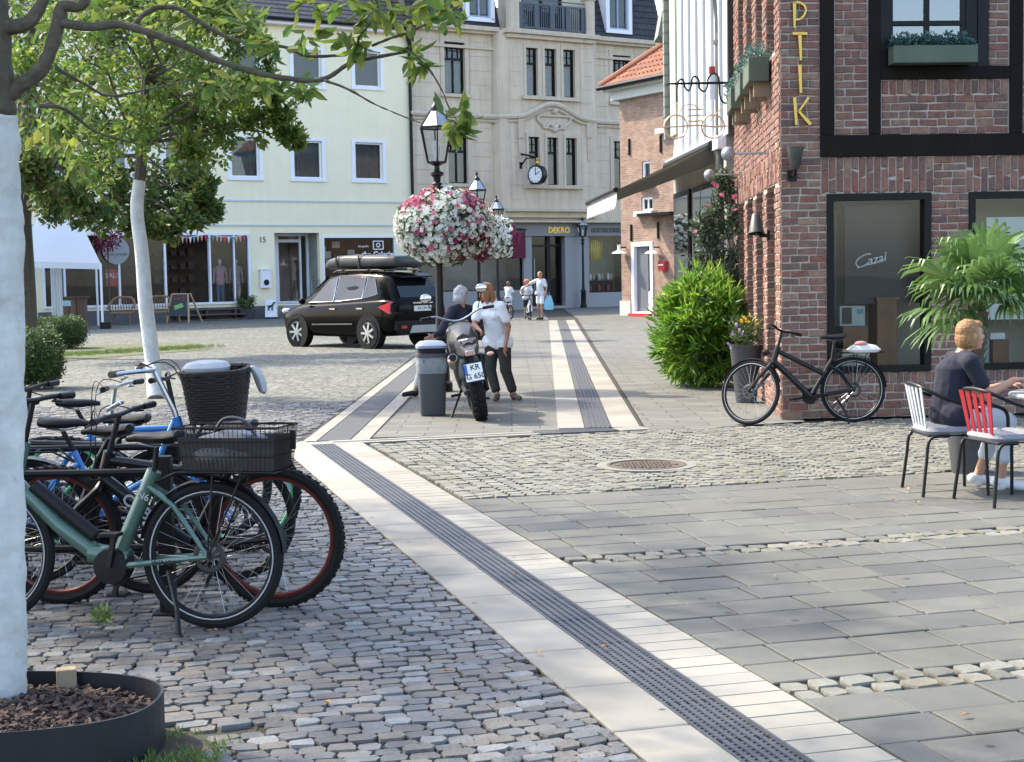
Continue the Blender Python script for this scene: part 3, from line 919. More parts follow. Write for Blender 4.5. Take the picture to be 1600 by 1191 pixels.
text_obj('window_lettering', 'fotografie', .13, 'white_paint', sw, FC.m4(cu_ - .72, cz_ - .02, -.02), .003, world=True)
t = MB(); FC.box(t, u(432), u(620), 0, .5, .05, .5); FC.box(t, u(432), u(500), .0, .25, .5, .85); t.build('steps', 'grey_granite', cream, world=True)

# mailbox, clothes, boards in front of the shops
def on(pl, px, py, off): a_, b_ = pl.uv(px, py); return pl.pt(a_, b_, off)
mb_ = thing('mailbox', 'white wall mailbox with round black emblem beside the glazed shop door', 'mailbox', FC.pt(u(413, 435), 0, .05))
r = FC.rect(405, 422, 421, 450); t = MB(); FC.box(t, *r, .05, .2); t.build('box', 'white_paint', mb_, world=True, bev=.01)
t = MB(); c_ = FC.pt((r[0] + r[1]) / 2, r[2] + .22, .21); t.cyl(c_, c_ + FC.n * .006, .12, n=20); t.build('emblem', 'void', mb_, world=True)
t = MB(); FC.box(t, r[0] - .03, r[1] + .03, r[3], r[3] + .04, .03, .23); t.build('lid', 'white_paint', mb_, world=True)

# ---------------- stone house with bay and balcony
SH = thing('stone_house', 'beige stuccoed house with curved bay, balcony and dark mullioned windows', 'house', FC.pt(6.2, 0))
BAYO = .55
PB = Plane((FC.o + FC.n * BAYO).to_2d(), FD)
lw = [FC.rect(*q) for q in [(694, 66, 726, 147), (700, 213, 731, 287), (957, 87, 985, 160), (957, 221, 975, 299)]]
lw[3] = (lw[2][0], lw[2][1], lw[3][2], lw[3][3])
bw = [PB.rect(*q) for q in [(822, 75, 840, 150), (851, 76.5, 869, 151.5), (880, 78, 898, 153), (826, 214, 843, 289), (855, 215, 872, 290), (884, 216, 901, 291)]]
slit = [FC.rect(787.5, 73, 792, 152), FC.rect(789.5, 213, 794, 290)]
bay = (PB.uv(796, 200)[0], PB.uv(926, 200)[0])
GF = 3.9; TOP = 12.3; XR = FC.uv(1037, 200)[0]
disp = FC.rect(918, 361, 972, 457); disp = (disp[0], disp[1] + .6, disp[2], disp[3]); ddoor = FC.rect(829, 358, 881, 472); ddoor = (ddoor[0], ddoor[1], .12, ddoor[3]); ldisp = FC.rect(650, 362, 816, 455)
wl = wall_mesh(FC, 0, XR, GF, TOP, lw + slit, .25)
wl.build('wall', 'beige_stucco', SH, world=True)
wb = wall_mesh(PB, bay[0], bay[1], GF + .55, TOP - .05, bw, .25)
for uu, s_ in ((bay[0], -1), (bay[1], 1)):     # splayed cheeks
    n_ = 6
    for i in range(n_):
        a0, a1 = i / n_, (i + 1) / n_
        f = lambda a: (uu + s_ * .5 * math.sin(a * PI / 2), BAYO * math.cos(a * PI / 2))
        (q0, o0), (q1, o1) = f(a0), f(a1)
        wb.quad(FC.pt(q0, GF + .55, o0), FC.pt(q1, GF + .55, o1), FC.pt(q1, TOP - .05, o1), FC.pt(q0, TOP - .05, o0))
wb.build('bay_wall', 'beige_stucco', SH, world=True)
jt = MB()   # rusticated joints as thin raised courses
for z in np.arange(GF + 1.0, TOP - .4, .62):
    for a_, b_ in ((0.02, lw[0][0] - .25), (lw[0][1] + .25, bay[0] - .62), (bay[1] + .62, lw[2][0] - .25), (lw[2][1] + .25, XR)):
        if b_ > a_: FC.box(jt, a_, b_, z, z + .575, 0, .022)
    for a_, b_ in ((bay[0] + .05, bw[0][0] - .3), (bw[2][1] + .3, bay[1] - .05)):
        PB.box(jt, a_, b_, z, z + .575, 0, .018)
jt.build('stone_courses', 'beige_stucco', SH, world=True, bev=.008)
def dark_window(pl, w, i, slim=False):
    t = MB(); tr = w[2] + (w[3] - w[2]) * .68
    wd = w[1] - w[0]
    vs = [] if slim else [((w[0] + w[1]) / 2, .07, w[2], tr)] if wd > .8 else []
    hs = [] if slim else [(tr, .10, w[0], w[1])]
    if not slim:
        nv = 3 if wd > .8 else 1
        for k in range(1, nv + 1): vs.append((w[0] + wd * k / (nv + 1), .035, tr, w[3]))
        hs.append(((tr + w[3]) / 2, .035, w[0], w[1]))
    frame_bars(pl, t, w, .06 if not slim else .03, -.2, -.12, vs, hs)
    wo = t.build('window', 'dark_wood_frame', SH, world=True)
    MB().quad(pl.pt(w[0], w[2], -.17), pl.pt(w[1], w[2], -.17), pl.pt(w[1], w[3], -.17), pl.pt(w[0], w[3], -.17)).build('pane', 'glass_dark', wo, world=True)
    if not slim: curtain_mesh(pl, w[0], w[1], w[2], tr if i % 2 else lerp(w[2], tr, .9), -.32).build('curtain', 'curtain', wo, world=True)
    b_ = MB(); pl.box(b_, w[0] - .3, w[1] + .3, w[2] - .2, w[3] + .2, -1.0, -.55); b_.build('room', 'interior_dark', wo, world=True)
    return wo
for i, w in enumerate(lw):
    wo = dark_window(FC, w, i); t = MB(); FC.box(t, w[0] - .25, w[1] + .25, w[2] - .14, w[2], 0, .16); t.build('sill', 'beige_trim', wo, world=True)
    t = MB(); FC.box(t, w[0] - .2, w[0], w[2], w[3] + .22, 0, .045); FC.box(t, w[1], w[1] + .2, w[2], w[3] + .22, 0, .045); FC.box(t, w[0], w[1], w[3], w[3] + .22, 0, .045); t.build('surround', 'beige_trim', wo, world=True)
for i, w in enumerate(slit):
    wo = dark_window(FC, w, i, True); t = MB(); FC.box(t, w[0] - .1, w[1] + .1, w[2] - .12, w[2], 0, .14); t.build('sill', 'beige_trim', wo, world=True)
for i, w in enumerate(bw):
    wo = dark_window(PB, w, i); t = MB(); PB.box(t, w[0] - .13, w[0], w[2], w[3] + .18, 0, .04); PB.box(t, w[1], w[1] + .13, w[2], w[3] + .18, 0, .04); PB.box(t, w[0], w[1], w[3], w[3] + .18, 0, .04); t.build('surround', 'beige_trim', wo, world=True)
t = MB()
for k in (0, 3): PB.box(t, bw[k][0] - .25, bw[k + 2][1] + .25, bw[k][2] - .16, bw[k][2], 0, .2)
t.build('bay_sill', 'beige_trim', SH, world=True)
# waved moulding over the lower floor
z_m = 8.52
prof = [(0, z_m, 0), (bay[0] - .6, z_m, 0)]
path = [FC.pt(0, z_m, .08), FC.pt(bay[0] - .7, z_m, .08), PB.pt(bay[0] + .1, z_m - .02, .08)]
bc = (bay[0] + bay[1]) / 2
for i in range(15):
    f = i / 14; path.append(PB.pt(lerp(bay[0] + .35, bay[1] - .35, f), z_m + .62 * (0.5 - .5 * math.cos(2 * PI * f)), .10))
path += [PB.pt(bay[1] - .1, z_m - .02, .08), FC.pt(bay[1] + .7, z_m, .08), FC.pt(XR, z_m, .08)]
t = MB(); t.tube(path, .13, 8, flat=1.0); t.tube([p + Vector((0, 0, -.2)) - FC.n * .04 for p in path], .07, 6); t.build('moulding', 'beige_trim', SH, world=True, smooth=True)
# relief panel under the wave
orn = MB(); r = PB.rect(840, 176, 890, 202)
oc = ((r[0] + r[1]) / 2, (r[2] + r[3]) / 2); ow, oh = (r[1] - r[0]) / 2, (r[3] - r[2]) / 2
pp = [PB.pt(oc[0] + ow * math.cos(a_) * (1 if abs(math.cos(a_)) < .9 else 1.05), oc[1] + oh * (.8 * math.sin(a_) + (.25 * math.cos(2 * a_))), .05) for a_ in np.linspace(0, 2 * PI, 28, endpoint=False)]
orn.tube(pp, .06, 6, closed=True)
for s_ in (-1, 1):
    orn.tube([PB.pt(oc[0] + s_ * (.1 + .12 * k), oc[1] - .25 + .12 * math.sin(k * 1.4), .05) for k in range(6)], [.09, .08, .07, .06, .05, .03], 6)
orn.ell(PB.pt(oc[0], oc[1] + .42, .05), (.16, .1, .14)); orn.ell(PB.pt(oc[0], oc[1] - .35, .05), (.18, .1, .18))
for px in (812, 919):
    a_, b_ = PB.uv(px, 200); PB.box(orn, a_ - .14, a_ + .14, b_ - .45, b_ + .4, 0, .14); PB.box(orn, a_ - .1, a_ + .1, b_ - 1.1, b_ - .45, 0, .08); PB.box(orn, a_ - .07, a_ + .07, b_ - 1.5, b_ - 1.1, 0, .06)
orn.build('relief', 'beige_trim', SH, world=True, smooth=True)
# upper cornices, balcony
t = MB(); FC.box(t, 0, bay[0] - .3, TOP - .9, TOP - .78, 0, .12); FC.box(t, bay[1] + .3, XR, TOP - .9, TOP - .78, 0, .12)
FC.box(t, -.02, bay[0] - .3, TOP - .12, TOP + .06, 0, .4); FC.box(t, -.02, bay[0] - .3, TOP - .24, TOP - .12, 0, .25); FC.box(t, bay[1] + .3, XR + .1, TOP - .12, TOP + .06, 0, .4); FC.box(t, bay[1] + .3, XR + .1, TOP - .24, TOP - .12, 0, .25)
t.build('cornice', 'beige_trim', SH, world=True, bev=.02)
t = MB(); bz = PB.uv(860, 50)[1]; PB.box(t, bay[0] - .25, bay[1] + .25, bz - .22, bz - .02, -.8, .35); PB.box(t, bay[0] - .12, bay[1] + .12, bz - .4, bz - .22, -.5, .2); bal = t.build('balcony', 'beige_trim', SH, world=True, bev=.02)
t = MB()
for px in (799, 917):
    a_, b_ = PB.uv(px, 30); PB.box(t, a_ - .22, a_ + .22, bz - .02, bz + 1.5, -.1, .3); PB.box(t, a_ - .27, a_ + .27, bz + 1.5, bz + 1.62, -.14, .34)
t.build('balcony_pier', 'beige_trim', bal, world=True, bev=.01)
t = MB(); a0, a1 = PB.uv(806, 30)[0], PB.uv(911, 30)[0]
PB.box(t, a0, a1, bz + 1.08, bz + 1.16, .1, .18); PB.box(t, a0, a1, bz + .05, bz + .13, .1, .18)
for i in range(5):
    q_ = lerp(a0 + .12, a1 - .12, i / 4); PB.box(t, q_ - .12, q_ + .12, bz + .06, bz + 1.1, .08, .2)
PB.box(t, a0, a1, bz + 1.3, bz + 1.34, .12, .16)
for i in range(36):
    q_ = lerp(a0, a1, i / 35); PB.box(t, q_ - .02, q_ + .02, bz + .1, bz + 1.1, .12, .16)
t.build('railing', mat('grey_iron', (.07, .08, .10), .45, metal=.5), bal, world=True)
# attic wall behind the balcony, mansard, dormers
t = wall_mesh(FC, bay[0] - .1, bay[1] + .1, TOP, TOP + 3.4, [(bc - 1.1, bc + 1.1, TOP + .2, TOP + 2.6)], .2, off=-.05); t.build('attic_wall', 'beige_stucco', SH, world=True)
t = MB(); frame_bars(FC, t, (bc - 1.1, bc + 1.1, TOP + .2, TOP + 2.6), .1, -.2, -.12, vs=[(bc, .08, TOP + .2, TOP + 2.6)]); wo = t.build('balcony_door', 'dark_wood_frame', SH, world=True)
MB().quad(FC.pt(bc - 1.1, TOP + .2, -.18), FC.pt(bc + 1.1, TOP + .2, -.18), FC.pt(bc + 1.1, TOP + 2.6, -.18), FC.pt(bc - 1.1, TOP + 2.6, -.18)).build('pane', 'glass_dark', wo, world=True)
b_ = MB(); FC.box(b_, bc - 1.4, bc + 1.4, TOP, TOP + 2.8, -1.2, -.6); b_.build('room', 'interior_dark', wo, world=True)
mr = MB()
for a_, b_ in ((0, bay[0] - .1), (bay[1] + .1, XR)):
    mr.quad(FC.pt(a_, TOP + .05, .1), FC.pt(b_, TOP + .05, .1), FC.pt(b_, TOP + 3.6, -1.1), FC.pt(a_, TOP + 3.6, -1.1))
mr.quad(FC.pt(0, TOP + 3.4, -.6), FC.pt(XR, TOP + 3.4, -.6), FC.pt(XR, TOP + 5.6, -6), FC.pt(0, TOP + 5.6, -6))
mr.quad(FC.pt(XR, TOP, .1), FC.pt(XR, TOP, -10), FC.pt(XR, TOP + 5.6, -6), FC.pt(XR, TOP + 3.6, -1.1))
mro = mr.build('roof', 'slate', SH, world=True)
ms = MB()
for a_, b_ in ((0, bay[0] - .1), (bay[1] + .1, XR)):
    for r_ in range(12):
        uu = a_
        while uu < b_:
            w = .28; z0_ = TOP + .05 + r_ * .29; k0 = r_ * .29 / 3.55 * 1.2; k1 = (r_ + 1.2) * .29 / 3.55 * 1.2
            ms.addm([FC.pt(uu, z0_, .15 - k0), FC.pt(min(uu + w - .015, b_), z0_, .15 - k0), FC.pt(min(uu + w - .015, b_), z0_ + .34, .115 - k1), FC.pt(uu, z0_ + .34, .115 - k1)], [(0, 1, 2, 3)], rnd.random()); uu += w
ms.build('roof_slates', 'slate', mro, world=True, kind='stuff')
for px in (748, 965):
    a_ = FC.uv(px, 10)[0]; dr = MB()
    rw = (a_ - .55, a_ + .55, TOP + .5, TOP + 2.3)
    for q0, q1, q2, q3 in ((a_ - .75, a_ - .55, TOP + .4, TOP + 2.5), (a_ + .55, a_ + .75, TOP + .4, TOP + 2.5), (a_ - .55, a_ + .55, TOP + 2.3, TOP + 2.5), (a_ - .75, a_ + .75, TOP + .3, TOP + .48)): FC.box(dr, q0, q1, q2, q3, -.9, .12)
    FC.box(dr, a_ - .85, a_ + .85, TOP + 2.5, TOP + 2.62, -1.2, .2)
    do_ = dr.build('dormer', 'white_paint', SH, world=True)
    t = MB(); frame_bars(FC, t, rw, .07, -.1, 0, vs=[(a_, .08, rw[2], rw[3])]); t.build('frame', mat('blue_frame', (.30, .36, .48), .5), do_, world=True)
    MB().quad(FC.pt(rw[0], rw[2], -.06), FC.pt(rw[1], rw[2], -.06), FC.pt(rw[1], rw[3], -.06), FC.pt(rw[0], rw[3], -.06)).build('pane', 'glass_dark', do_, world=True)
    b_ = MB(); FC.box(b_, rw[0], rw[1], rw[2], rw[3], -.7, -.4); b_.build('room', 'interior_dark', do_, world=True)
# side and back walls
t = MB(); t.quad(FC.pt(XR, 0), FC.pt(XR, 0, -10), FC.pt(XR, TOP, -10), FC.pt(XR, TOP)); t.quad(FC.pt(0, 0, -10), FC.pt(0, TOP + 3, -10), FC.pt(XR, TOP + 3, -10), FC.pt(XR, 0, -10)); t.build('side_wall', 'beige_stucco', SH, world=True)
# ground floor: granite shopfront
gl = wall_mesh(FC, 0.02, XR, 0, GF, [ldisp, ddoor, disp], .35, off=.12); gl.build('shopfront', 'grey_granite', SH, world=True)
t = MB(); FC.box(t, .02, XR, GF - .02, GF + .06, 0, .55); PB.box(t, bay[0] - .3, bay[1] + .3, GF + .46, GF + .58, -.5, .18); FC.box(t, .02, XR, GF + .06, GF + .2, 0, .3); t.build('canopy_ledge', 'beige_trim', SH, world=True)
t = MB(); FC.box(t, bay[0] - .3, bay[1] + .3, GF + .2, GF + .46, 0, .5); t.build('bay_base', 'beige_stucco', SH, world=True)
t = MB(); FC.box(t, .02, XR, GF - .62, GF - .14, .12, .2); fas = t.build('fascia', mat('fascia_grey', (.20, .205, .21), .5), SH, world=True)
for (px, s_) in ((869, 'DEKRO'), (945, 'GOLDSCHMIED'), (797, 'JUWELIER')):
    text_obj('shop_lettering', s_, .36 if px == 869 else .27, 'gold_paint' if px == 869 else 'plinth_grey', fas, FC.m4(FC.uv(px, 354)[0], GF - .37, .215), .015, world=True, bold=.012)
for r, m in ((ldisp, 'interior_pale'), (ddoor, 'interior_dark'), (disp, mat('interior_green', (.25, .28, .20), .8, var=.3, scale=2))):
    u0, u1, z0, z1 = r; q = lambda u_, z_, k: FC.pt(u_, z_, .1 - k); mb2 = MB(); dp = 1.5
    mb2.quad(q(u0, z0, dp), q(u1, z0, dp), q(u1, z1, dp), q(u0, z1, dp)); mb2.quad(q(u0, z0, .2), q(u0, z0, dp), q(u0, z1, dp), q(u0, z1, .2)); mb2.quad(q(u1, z0, .2), q(u1, z1, .2), q(u1, z1, dp), q(u1, z0, dp))
    mb2.quad(q(u0, z1, .2), q(u0, z1, dp), q(u1, z1, dp), q(u1, z1, .2)); mb2.quad(q(u0, z0, .2), q(u1, z0, .2), q(u1, z0, dp), q(u0, z0, dp)); io = mb2.build('shop_interior', m, SH, world=True)
t = MB(); frame_bars(FC, t, ddoor, .1, -.35, -.2, vs=[(lerp(ddoor[0], ddoor[1], .62), .2, ddoor[2], ddoor[3])], hs=[(ddoor[3] - .75, .1, ddoor[0], ddoor[1])]); do_ = t.build('door', 'dark_wood_frame', SH, world=True)
MB().quad(FC.pt(ddoor[0], ddoor[2], -.28), FC.pt(ddoor[1], ddoor[2], -.28), FC.pt(ddoor[1], ddoor[3], -.28), FC.pt(ddoor[0], ddoor[3], -.28)).build('pane', 'glass_pane', do_, world=True)
t = MB(); t.tube([FC.pt(ddoor[0] + .28, .7, -.12), FC.pt(ddoor[0] + .28, 2.3, -.12)], .03, 6); t.build('handle', 'zinc', do_, world=True)
for r in (ldisp, disp):
    t = MB(); frame_bars(FC, t, r, .05, -.1, 0); wo = t.build('shop_window', 'dark_wood_frame', SH, world=True)
    MB().quad(FC.pt(r[0], r[2], -.05), FC.pt(r[1], r[2], -.05), FC.pt(r[1], r[3], -.05), FC.pt(r[0], r[3], -.05)).build('pane', 'glass_pane', wo, world=True)
# display in the right window: round yellow emblem, ledge, goods
ye = MB(); yc = FC.pt(FC.uv(939, 391)[0], FC.uv(939, 391)[1], -.5)
ye.ell(yc, (.42, .12, .5), 16, 10, Matrix((FC.d, FC.n, Vector((0, 0, 1)))).transposed())
for i in range(6): ye.box(yc + FC.d * (-.3 + .12 * i) + FC.n * .1, (.03, .06, .8), math.atan2(FC.d.y, FC.d.x))
yo = thing('display_emblem', 'round yellow ribbed emblem hanging in the jeweller window', 'emblem', (yc.x, yc.y, 0)); ye.build('disc', mat('yellow_gloss', (.62, .52, .04), .35, var=.3, scale=5), yo, world=True, smooth=True)
t = MB(); t.cyl(yc + Vector((0, 0, .48)), FC.pt(FC.uv(939, 391)[0], disp[3] - .02, -.5), .012, n=5); t.build('cord', 'void', yo, world=True)
wd_ = thing('window_display', 'dark stepped display with red and white goods in jeweller window', 'display', FC.pt(disp[0] + 1, disp[2], -.5))
t = MB(); FC.box(t, disp[0] + .3, disp[1] - .9, disp[2], disp[2] + .55, -.9, -.35); FC.box(t, disp[0] + .1, disp[0] + .9, disp[2] + .55, disp[2] + .75, -.9, -.5); t.build('stand', 'interior_dark', wd_, world=True)
for i in range(9):
    t = MB(); a_ = disp[0] + .3 + .17 * i; zz = disp[2] + (.56 if i % 3 else .05); o_ = -.45 if i % 3 else -.25
    t.lathe([(.04, 0), (.09, .12), (.07, .25), (.02, .34)], 8, FC.pt(a_, zz, o_)); t.build('goods', ['red_plastic', 'white_paint', 'photo_paper'][i % 3], wd_, world=True, smooth=True)
wp = thing('wall_banner', 'dark magenta banner hung beside the jeweller door', 'banner', FC.pt(FC.uv(806, 380)[0], 0, .2))
r = FC.rect(797, 360, 817, 404); t = MB(); FC.box(t, *r, .2, .22); t.build('cloth', mat('magenta_cloth', (.10, .006, .028), .8, var=.2), wp, world=True)
t = MB(); t.tube([FC.pt(r[0] - .05, r[3] + .02, .24), FC.pt(r[1] + .05, r[3] + .02, .24)], .025, 6); t.build('rod', 'black_metal', wp, world=True)
# clock on bracket
ck = thing('wall_clock', 'round white-faced clock on dark bracket at the bay', 'clock', PB.pt(PB.uv(816, 270)[0], 0, .1))
c_ = PB.pt(*PB.uv(825, 275), .75); ax = (PB.n + PB.d * .0 + Vector((-1.3, -.2, 0))).normalized()
t = MB(); t.cyl(c_ - ax * .16, c_ + ax * .16, .42, n=28); t.build('case', 'black_metal', ck, world=True, smooth=True)
for s_ in (1,):
    t = MB(); t.cyl(c_ + ax * .161, c_ + ax * .17, .35, n=28); f_ = t.build('dial', 'white_paint', ck, world=True)
    sx_ = Vector((0, 0, 1)).cross(ax).normalized(); t = MB()
    for ang, ln_ in ((R(60), .24), (R(5), .3)):
        t.bar(c_ + ax * .176, c_ + ax * .176 + (sx_ * math.sin(ang) + Vector((0, 0, math.cos(ang)))) * ln_, .035, .01, ax)
    for k in range(12):
        d_ = sx_ * math.sin(k * PI / 6) + Vector((0, 0, math.cos(k * PI / 6))); t.bar(c_ + ax * .175 + d_ * .28, c_ + ax * .175 + d_ * .33, .025, .008, ax)
    t.build('hand', 'void', f_, world=True)
t = MB(); b0 = PB.pt(PB.uv(813, 250)[0], PB.uv(813, 248)[1], 0); t.box(b0 + PB.n * .02, (.12, .06, .9), math.atan2(PB.d.y, PB.d.x))
pt_ = c_ + Vector((0, 0, .75)); t.tube([b0 + Vector((0, 0, .2)), lerp(b0, pt_, .5) + Vector((0, 0, .12)), pt_], .05, 6); t.tube([b0 + Vector((0, 0, -.35)), lerp(b0, pt_, .35), pt_], .035, 6); t.cyl(pt_, c_ + Vector((0, 0, .4)), .035, n=6); t.build('bracket', 'black_metal', ck, world=True)
t = MB(); t.ell(c_ + Vector((0, 0, .52)), (.1, .1, .12)); t.ell(c_ + Vector((0, 0, .68)), .07); t.build('ornament', 'gold_paint', ck, world=True, smooth=True)

# ---------------- small brick house in the lane
brickmat('old_brick', (.36, .235, .175), (.27, .15, .105), (.34, .29, .23), .23, .078, .010, .8, axis=(.5, -.86), var=.35)
BP = Plane(A(972, 494, 57).to_2d(), (.5, -.866))
BH = thing('brick_cottage', 'small old brick house with orange tiled hip roof in the lane', 'house', BP.pt(2, 0))
bz_e = 8.35
bdoor = BP.rect(988, 378, 1021, 492); bdoor = (bdoor[0], bdoor[1], 0, bdoor[3]); bwin = BP.rect(1003, 252, 1016, 285); bw2 = BP.rect(1002, 308, 1020, 330); bw3 = BP.rect(1036, 178, 1052, 200)
wl = wall_mesh(BP, 0, 9, 0, bz_e, [bdoor, bwin, bw2, bw3], .2)
wl.quad(BP.pt(0, 0), BP.pt(0, bz_e), BP.pt(0, bz_e, -7), BP.pt(0, 0, -7)); wl.quad(BP.pt(9, 0), BP.pt(9, 0, -7), BP.pt(9, bz_e, -7), BP.pt(9, bz_e)); wl.quad(BP.pt(0, 0, -7), BP.pt(0, bz_e, -7), BP.pt(9, bz_e, -7), BP.pt(9, 0, -7))
wl.build('wall', 'old_brick', BH, world=True)
t = MB(); BP.box(t, -.06, .9 * bdoor[0], 0, .55, 0, .06); t.build('plinth', mat('pale_plinth', (.50, .50, .47), .9, var=.2), BH, world=True)
t = MB(); BP.box(t, -.3, 9, bz_e - .45, bz_e - .12, 0, .18); BP.box(t, -.45, 9.1, bz_e - .12, bz_e, 0, .42); t.build('eaves_board', mat('pale_eaves', (.55, .56, .52), .7), BH, world=True)
t = MB(); t.tube([BP.pt(-.6, bz_e + .02, .55), BP.pt(9, bz_e + .02, .55)], .09, 8); t.build('gutter', 'black_metal', BH, world=True)
rf = MB(); hp = 3.2; apx = 3.0
E0, E1_, E2_, E3_ = BP.pt(-.55, bz_e, .5), BP.pt(9.3, bz_e, .5), BP.pt(9.3, bz_e, -7.5), BP.pt(-.55, bz_e, -7.5)
R0_, R1_ = BP.pt(3.2, bz_e + hp, -3.5), BP.pt(9.3, bz_e + hp, -3.5)
rf.quad(E0, E1_, R1_, R0_); rf.quad(E3_, E0, R0_); rf.quad(E2_, E3_, R0_, R1_)
ro = rf.build('roof', 'red_tile', BH, world=True)
ti = MB()
def tiles(A0, A1, B0, B1, rows_, colw):
    for r_ in range(rows_):
        f0, f1 = r_ / rows_, (r_ + 1.15) / rows_
        L0, L1 = lerp(A0, B0, f0), lerp(A1, B1, f0); U0, U1 = lerp(A0, B0, min(1, f1)), lerp(A1, B1, min(1, f1))
        n = max(1, int((L1 - L0).length / colw))
        for k in range(n):
            a_, b_ = lerp(L0, L1, k / n), lerp(L0, L1, (k + .96) / n); c_, d_ = lerp(U0, U1, (k + .96) / n), lerp(U0, U1, k / n)
            up = Vector((0, 0, .09)); m0, m1 = lerp(a_, b_, .5) + up * 1.5, lerp(d_, c_, .5) + up * .9
            ti.addm([a_ + up * .7, m0, b_ + up * .4, c_ + up * .1, m1, d_ + up * .3], [(0, 1, 4, 5), (1, 2, 3, 4)], rnd.random())
tiles(E0, E1_, R0_, R1_, 14, .25); tiles(E3_, E0, R0_, R0_ + (E0 - E3_) * .01, 14, .25)
ti.build('roof_tiles', 'red_tile', ro, world=True, kind='stuff')
t = MB(); t.tube([E0 + Vector((0, 0, .1)), R0_ + Vector((0, 0, .14))], .13, 8); t.tube([R0_ + Vector((0, 0, .14)), R1_ + Vector((0, 0, .14))], .13, 8); t.build('ridge', 'red_tile', ro, world=True)
t = MB(); frame_bars(BP, t, bdoor, .16, -.12, .04); do_ = t.build('door', 'white_paint', BH, world=True)
t = MB(); BP.box(t, bdoor[0] + .16, lerp(bdoor[0], bdoor[1], .66), .1, bdoor[3] - .16, -.15, -.1); t.build('leaf', mat('grey_door', (.14, .15, .165), .5), do_, world=True)
t = MB(); BP.box(t, lerp(bdoor[0], bdoor[1], .66), bdoor[1] - .16, .1, .9, -.15, -.1); t.build('side_panel', 'white_paint', do_, world=True)
t = MB(); BP.box(t, bdoor[0] + .05, bdoor[1] - .05, 0, .1, -.1, .25); t.build('doorstep', 'red_plastic', do_, world=True)
MB().quad(BP.pt(lerp(bdoor[0], bdoor[1], .66), .9, -.12), BP.pt(bdoor[1] - .16, .9, -.12), BP.pt(bdoor[1] - .16, bdoor[3] - .16, -.12), BP.pt(lerp(bdoor[0], bdoor[1], .66), bdoor[3] - .16, -.12)).build('pane', 'glass_dark', do_, world=True)
for w in (bwin, bw2, bw3):
    t = MB(); frame_bars(BP, t, w, .08, -.14, -.05, vs=[((w[0] + w[1]) / 2, .05, w[2], w[3])] if w is not bwin else []); wo = t.build('window', 'white_paint', BH, world=True)
    MB().quad(BP.pt(w[0], w[2], -.1), BP.pt(w[1], w[2], -.1), BP.pt(w[1], w[3], -.1), BP.pt(w[0], w[3], -.1)).build('pane', 'glass_dark', wo, world=True)
    b_ = MB(); BP.box(b_, w[0], w[1], w[2], w[3], -.4, -.25); b_.build('blind', 'white_paint' if w is bwin else 'interior_dark', wo, world=True)
    t = MB(); BP.box(t, w[0] - .2, w[1] + .2, w[2] - .18, w[2], -.05, .22); t.build('sill', 'pale_eaves', wo, world=True)
t = MB()
for px, py in ((984, 230), (1033, 225), (987, 364), (1029, 360)):
    a_, b_ = BP.uv(px, py); BP.box(t, a_ - .04, a_ + .04, b_ - .3, b_ + .3, 0, .05)
t.build('wall_anchor', 'black_metal', BH, world=True)
t = MB(); a_, b_ = BP.uv(1030, 338); BP.box(t, a_ - .4, a_ + 1.6, b_, b_ + .1, 0, .7); t.build('porch_roof', 'black_metal', BH, world=True)
for px in (978, 1030):
    lp = thing('wall_lantern', 'small white dish lamp on brick cottage, %s of the door' % ('left' if px == 978 else 'right'), 'wall lamp', BP.pt(BP.uv(px, 395)[0], 0, .1), group='lamps beside the cottage door')
    a_, b_ = BP.uv(px, 396); t = MB(); t.lathe([(.28, 0), (.2, .06), (.06, .12), (.06, .3), (.1, .32)], 12, BP.pt(a_, b_, .3)); t.build('shade', 'white_paint', lp, world=True, smooth=True)
    t = MB(); t.cyl(BP.pt(a_, b_ + .22, 0), BP.pt(a_, b_ + .22, .3), .03, n=6); t.build('arm', 'black_metal', lp, world=True)
rb_ = thing('red_letterbox', 'red letterbox on the brick cottage wall', 'letterbox', BP.pt(BP.uv(1039, 415)[0], 0, .05)); r = BP.rect(1034, 408, 1044, 423)
t = MB(); BP.box(t, *r, 0, .18); t.build('box', 'red_plastic', rb_, world=True, bev=.015); t = MB(); BP.box(t, r[0] + .05, r[1] - .05, r[3] - .16, r[3] - .11, .18, .19); t.build('slot', 'white_paint', rb_, world=True)

# ---------------- white slatted house and awning
mat('green_grey_paint', (.42, .45, .34), .7, var=.08)
mat('white_slat', (.52, .54, .55), .6, var=.06, streak=.06)
mat('shop_grey_wall', (.32, .31, .28), .85, var=.2, streak=.1)
WP = Plane((3.16, 29.6), (.24, -5.3))       # u runs towards the viewer
WH = thing('white_slatted_house', 'white slatted house front with shop below, beyond the downpipe', 'house', WP.pt(2.5, 0))
WL = 5.45
t = MB(); t.quad(WP.pt(0, 0), WP.pt(WL, 0), WP.pt(WL, 9), WP.pt(0, 9)); t.quad(WP.pt(0, 0), WP.pt(0, 9), WP.pt(0, 9, -7), WP.pt(0, 0, -7)); t.quad(WP.pt(WL, 0), WP.pt(WL, 0, -7), WP.pt(WL, 9, -7), WP.pt(WL, 9)); t.quad(WP.pt(0, 0, -7), WP.pt(0, 9, -7), WP.pt(WL, 9, -7), WP.pt(WL, 0, -7)); t.build('wall', 'shop_grey_wall', WH, world=True)
k = 0; uu = .75
while uu < WL - .05:
    t = MB(); WP.box(t, uu, uu + .36, 3.75, 9, 0, .07 if k % 2 else .02); t.build('slat', 'white_slat', WH, world=True); uu += .38; k += 1
t = MB(); WP.box(t, .05, .72, 4.2, 9, 0, .06); t.build('corner_panel', 'green_grey_paint', WH, world=True)
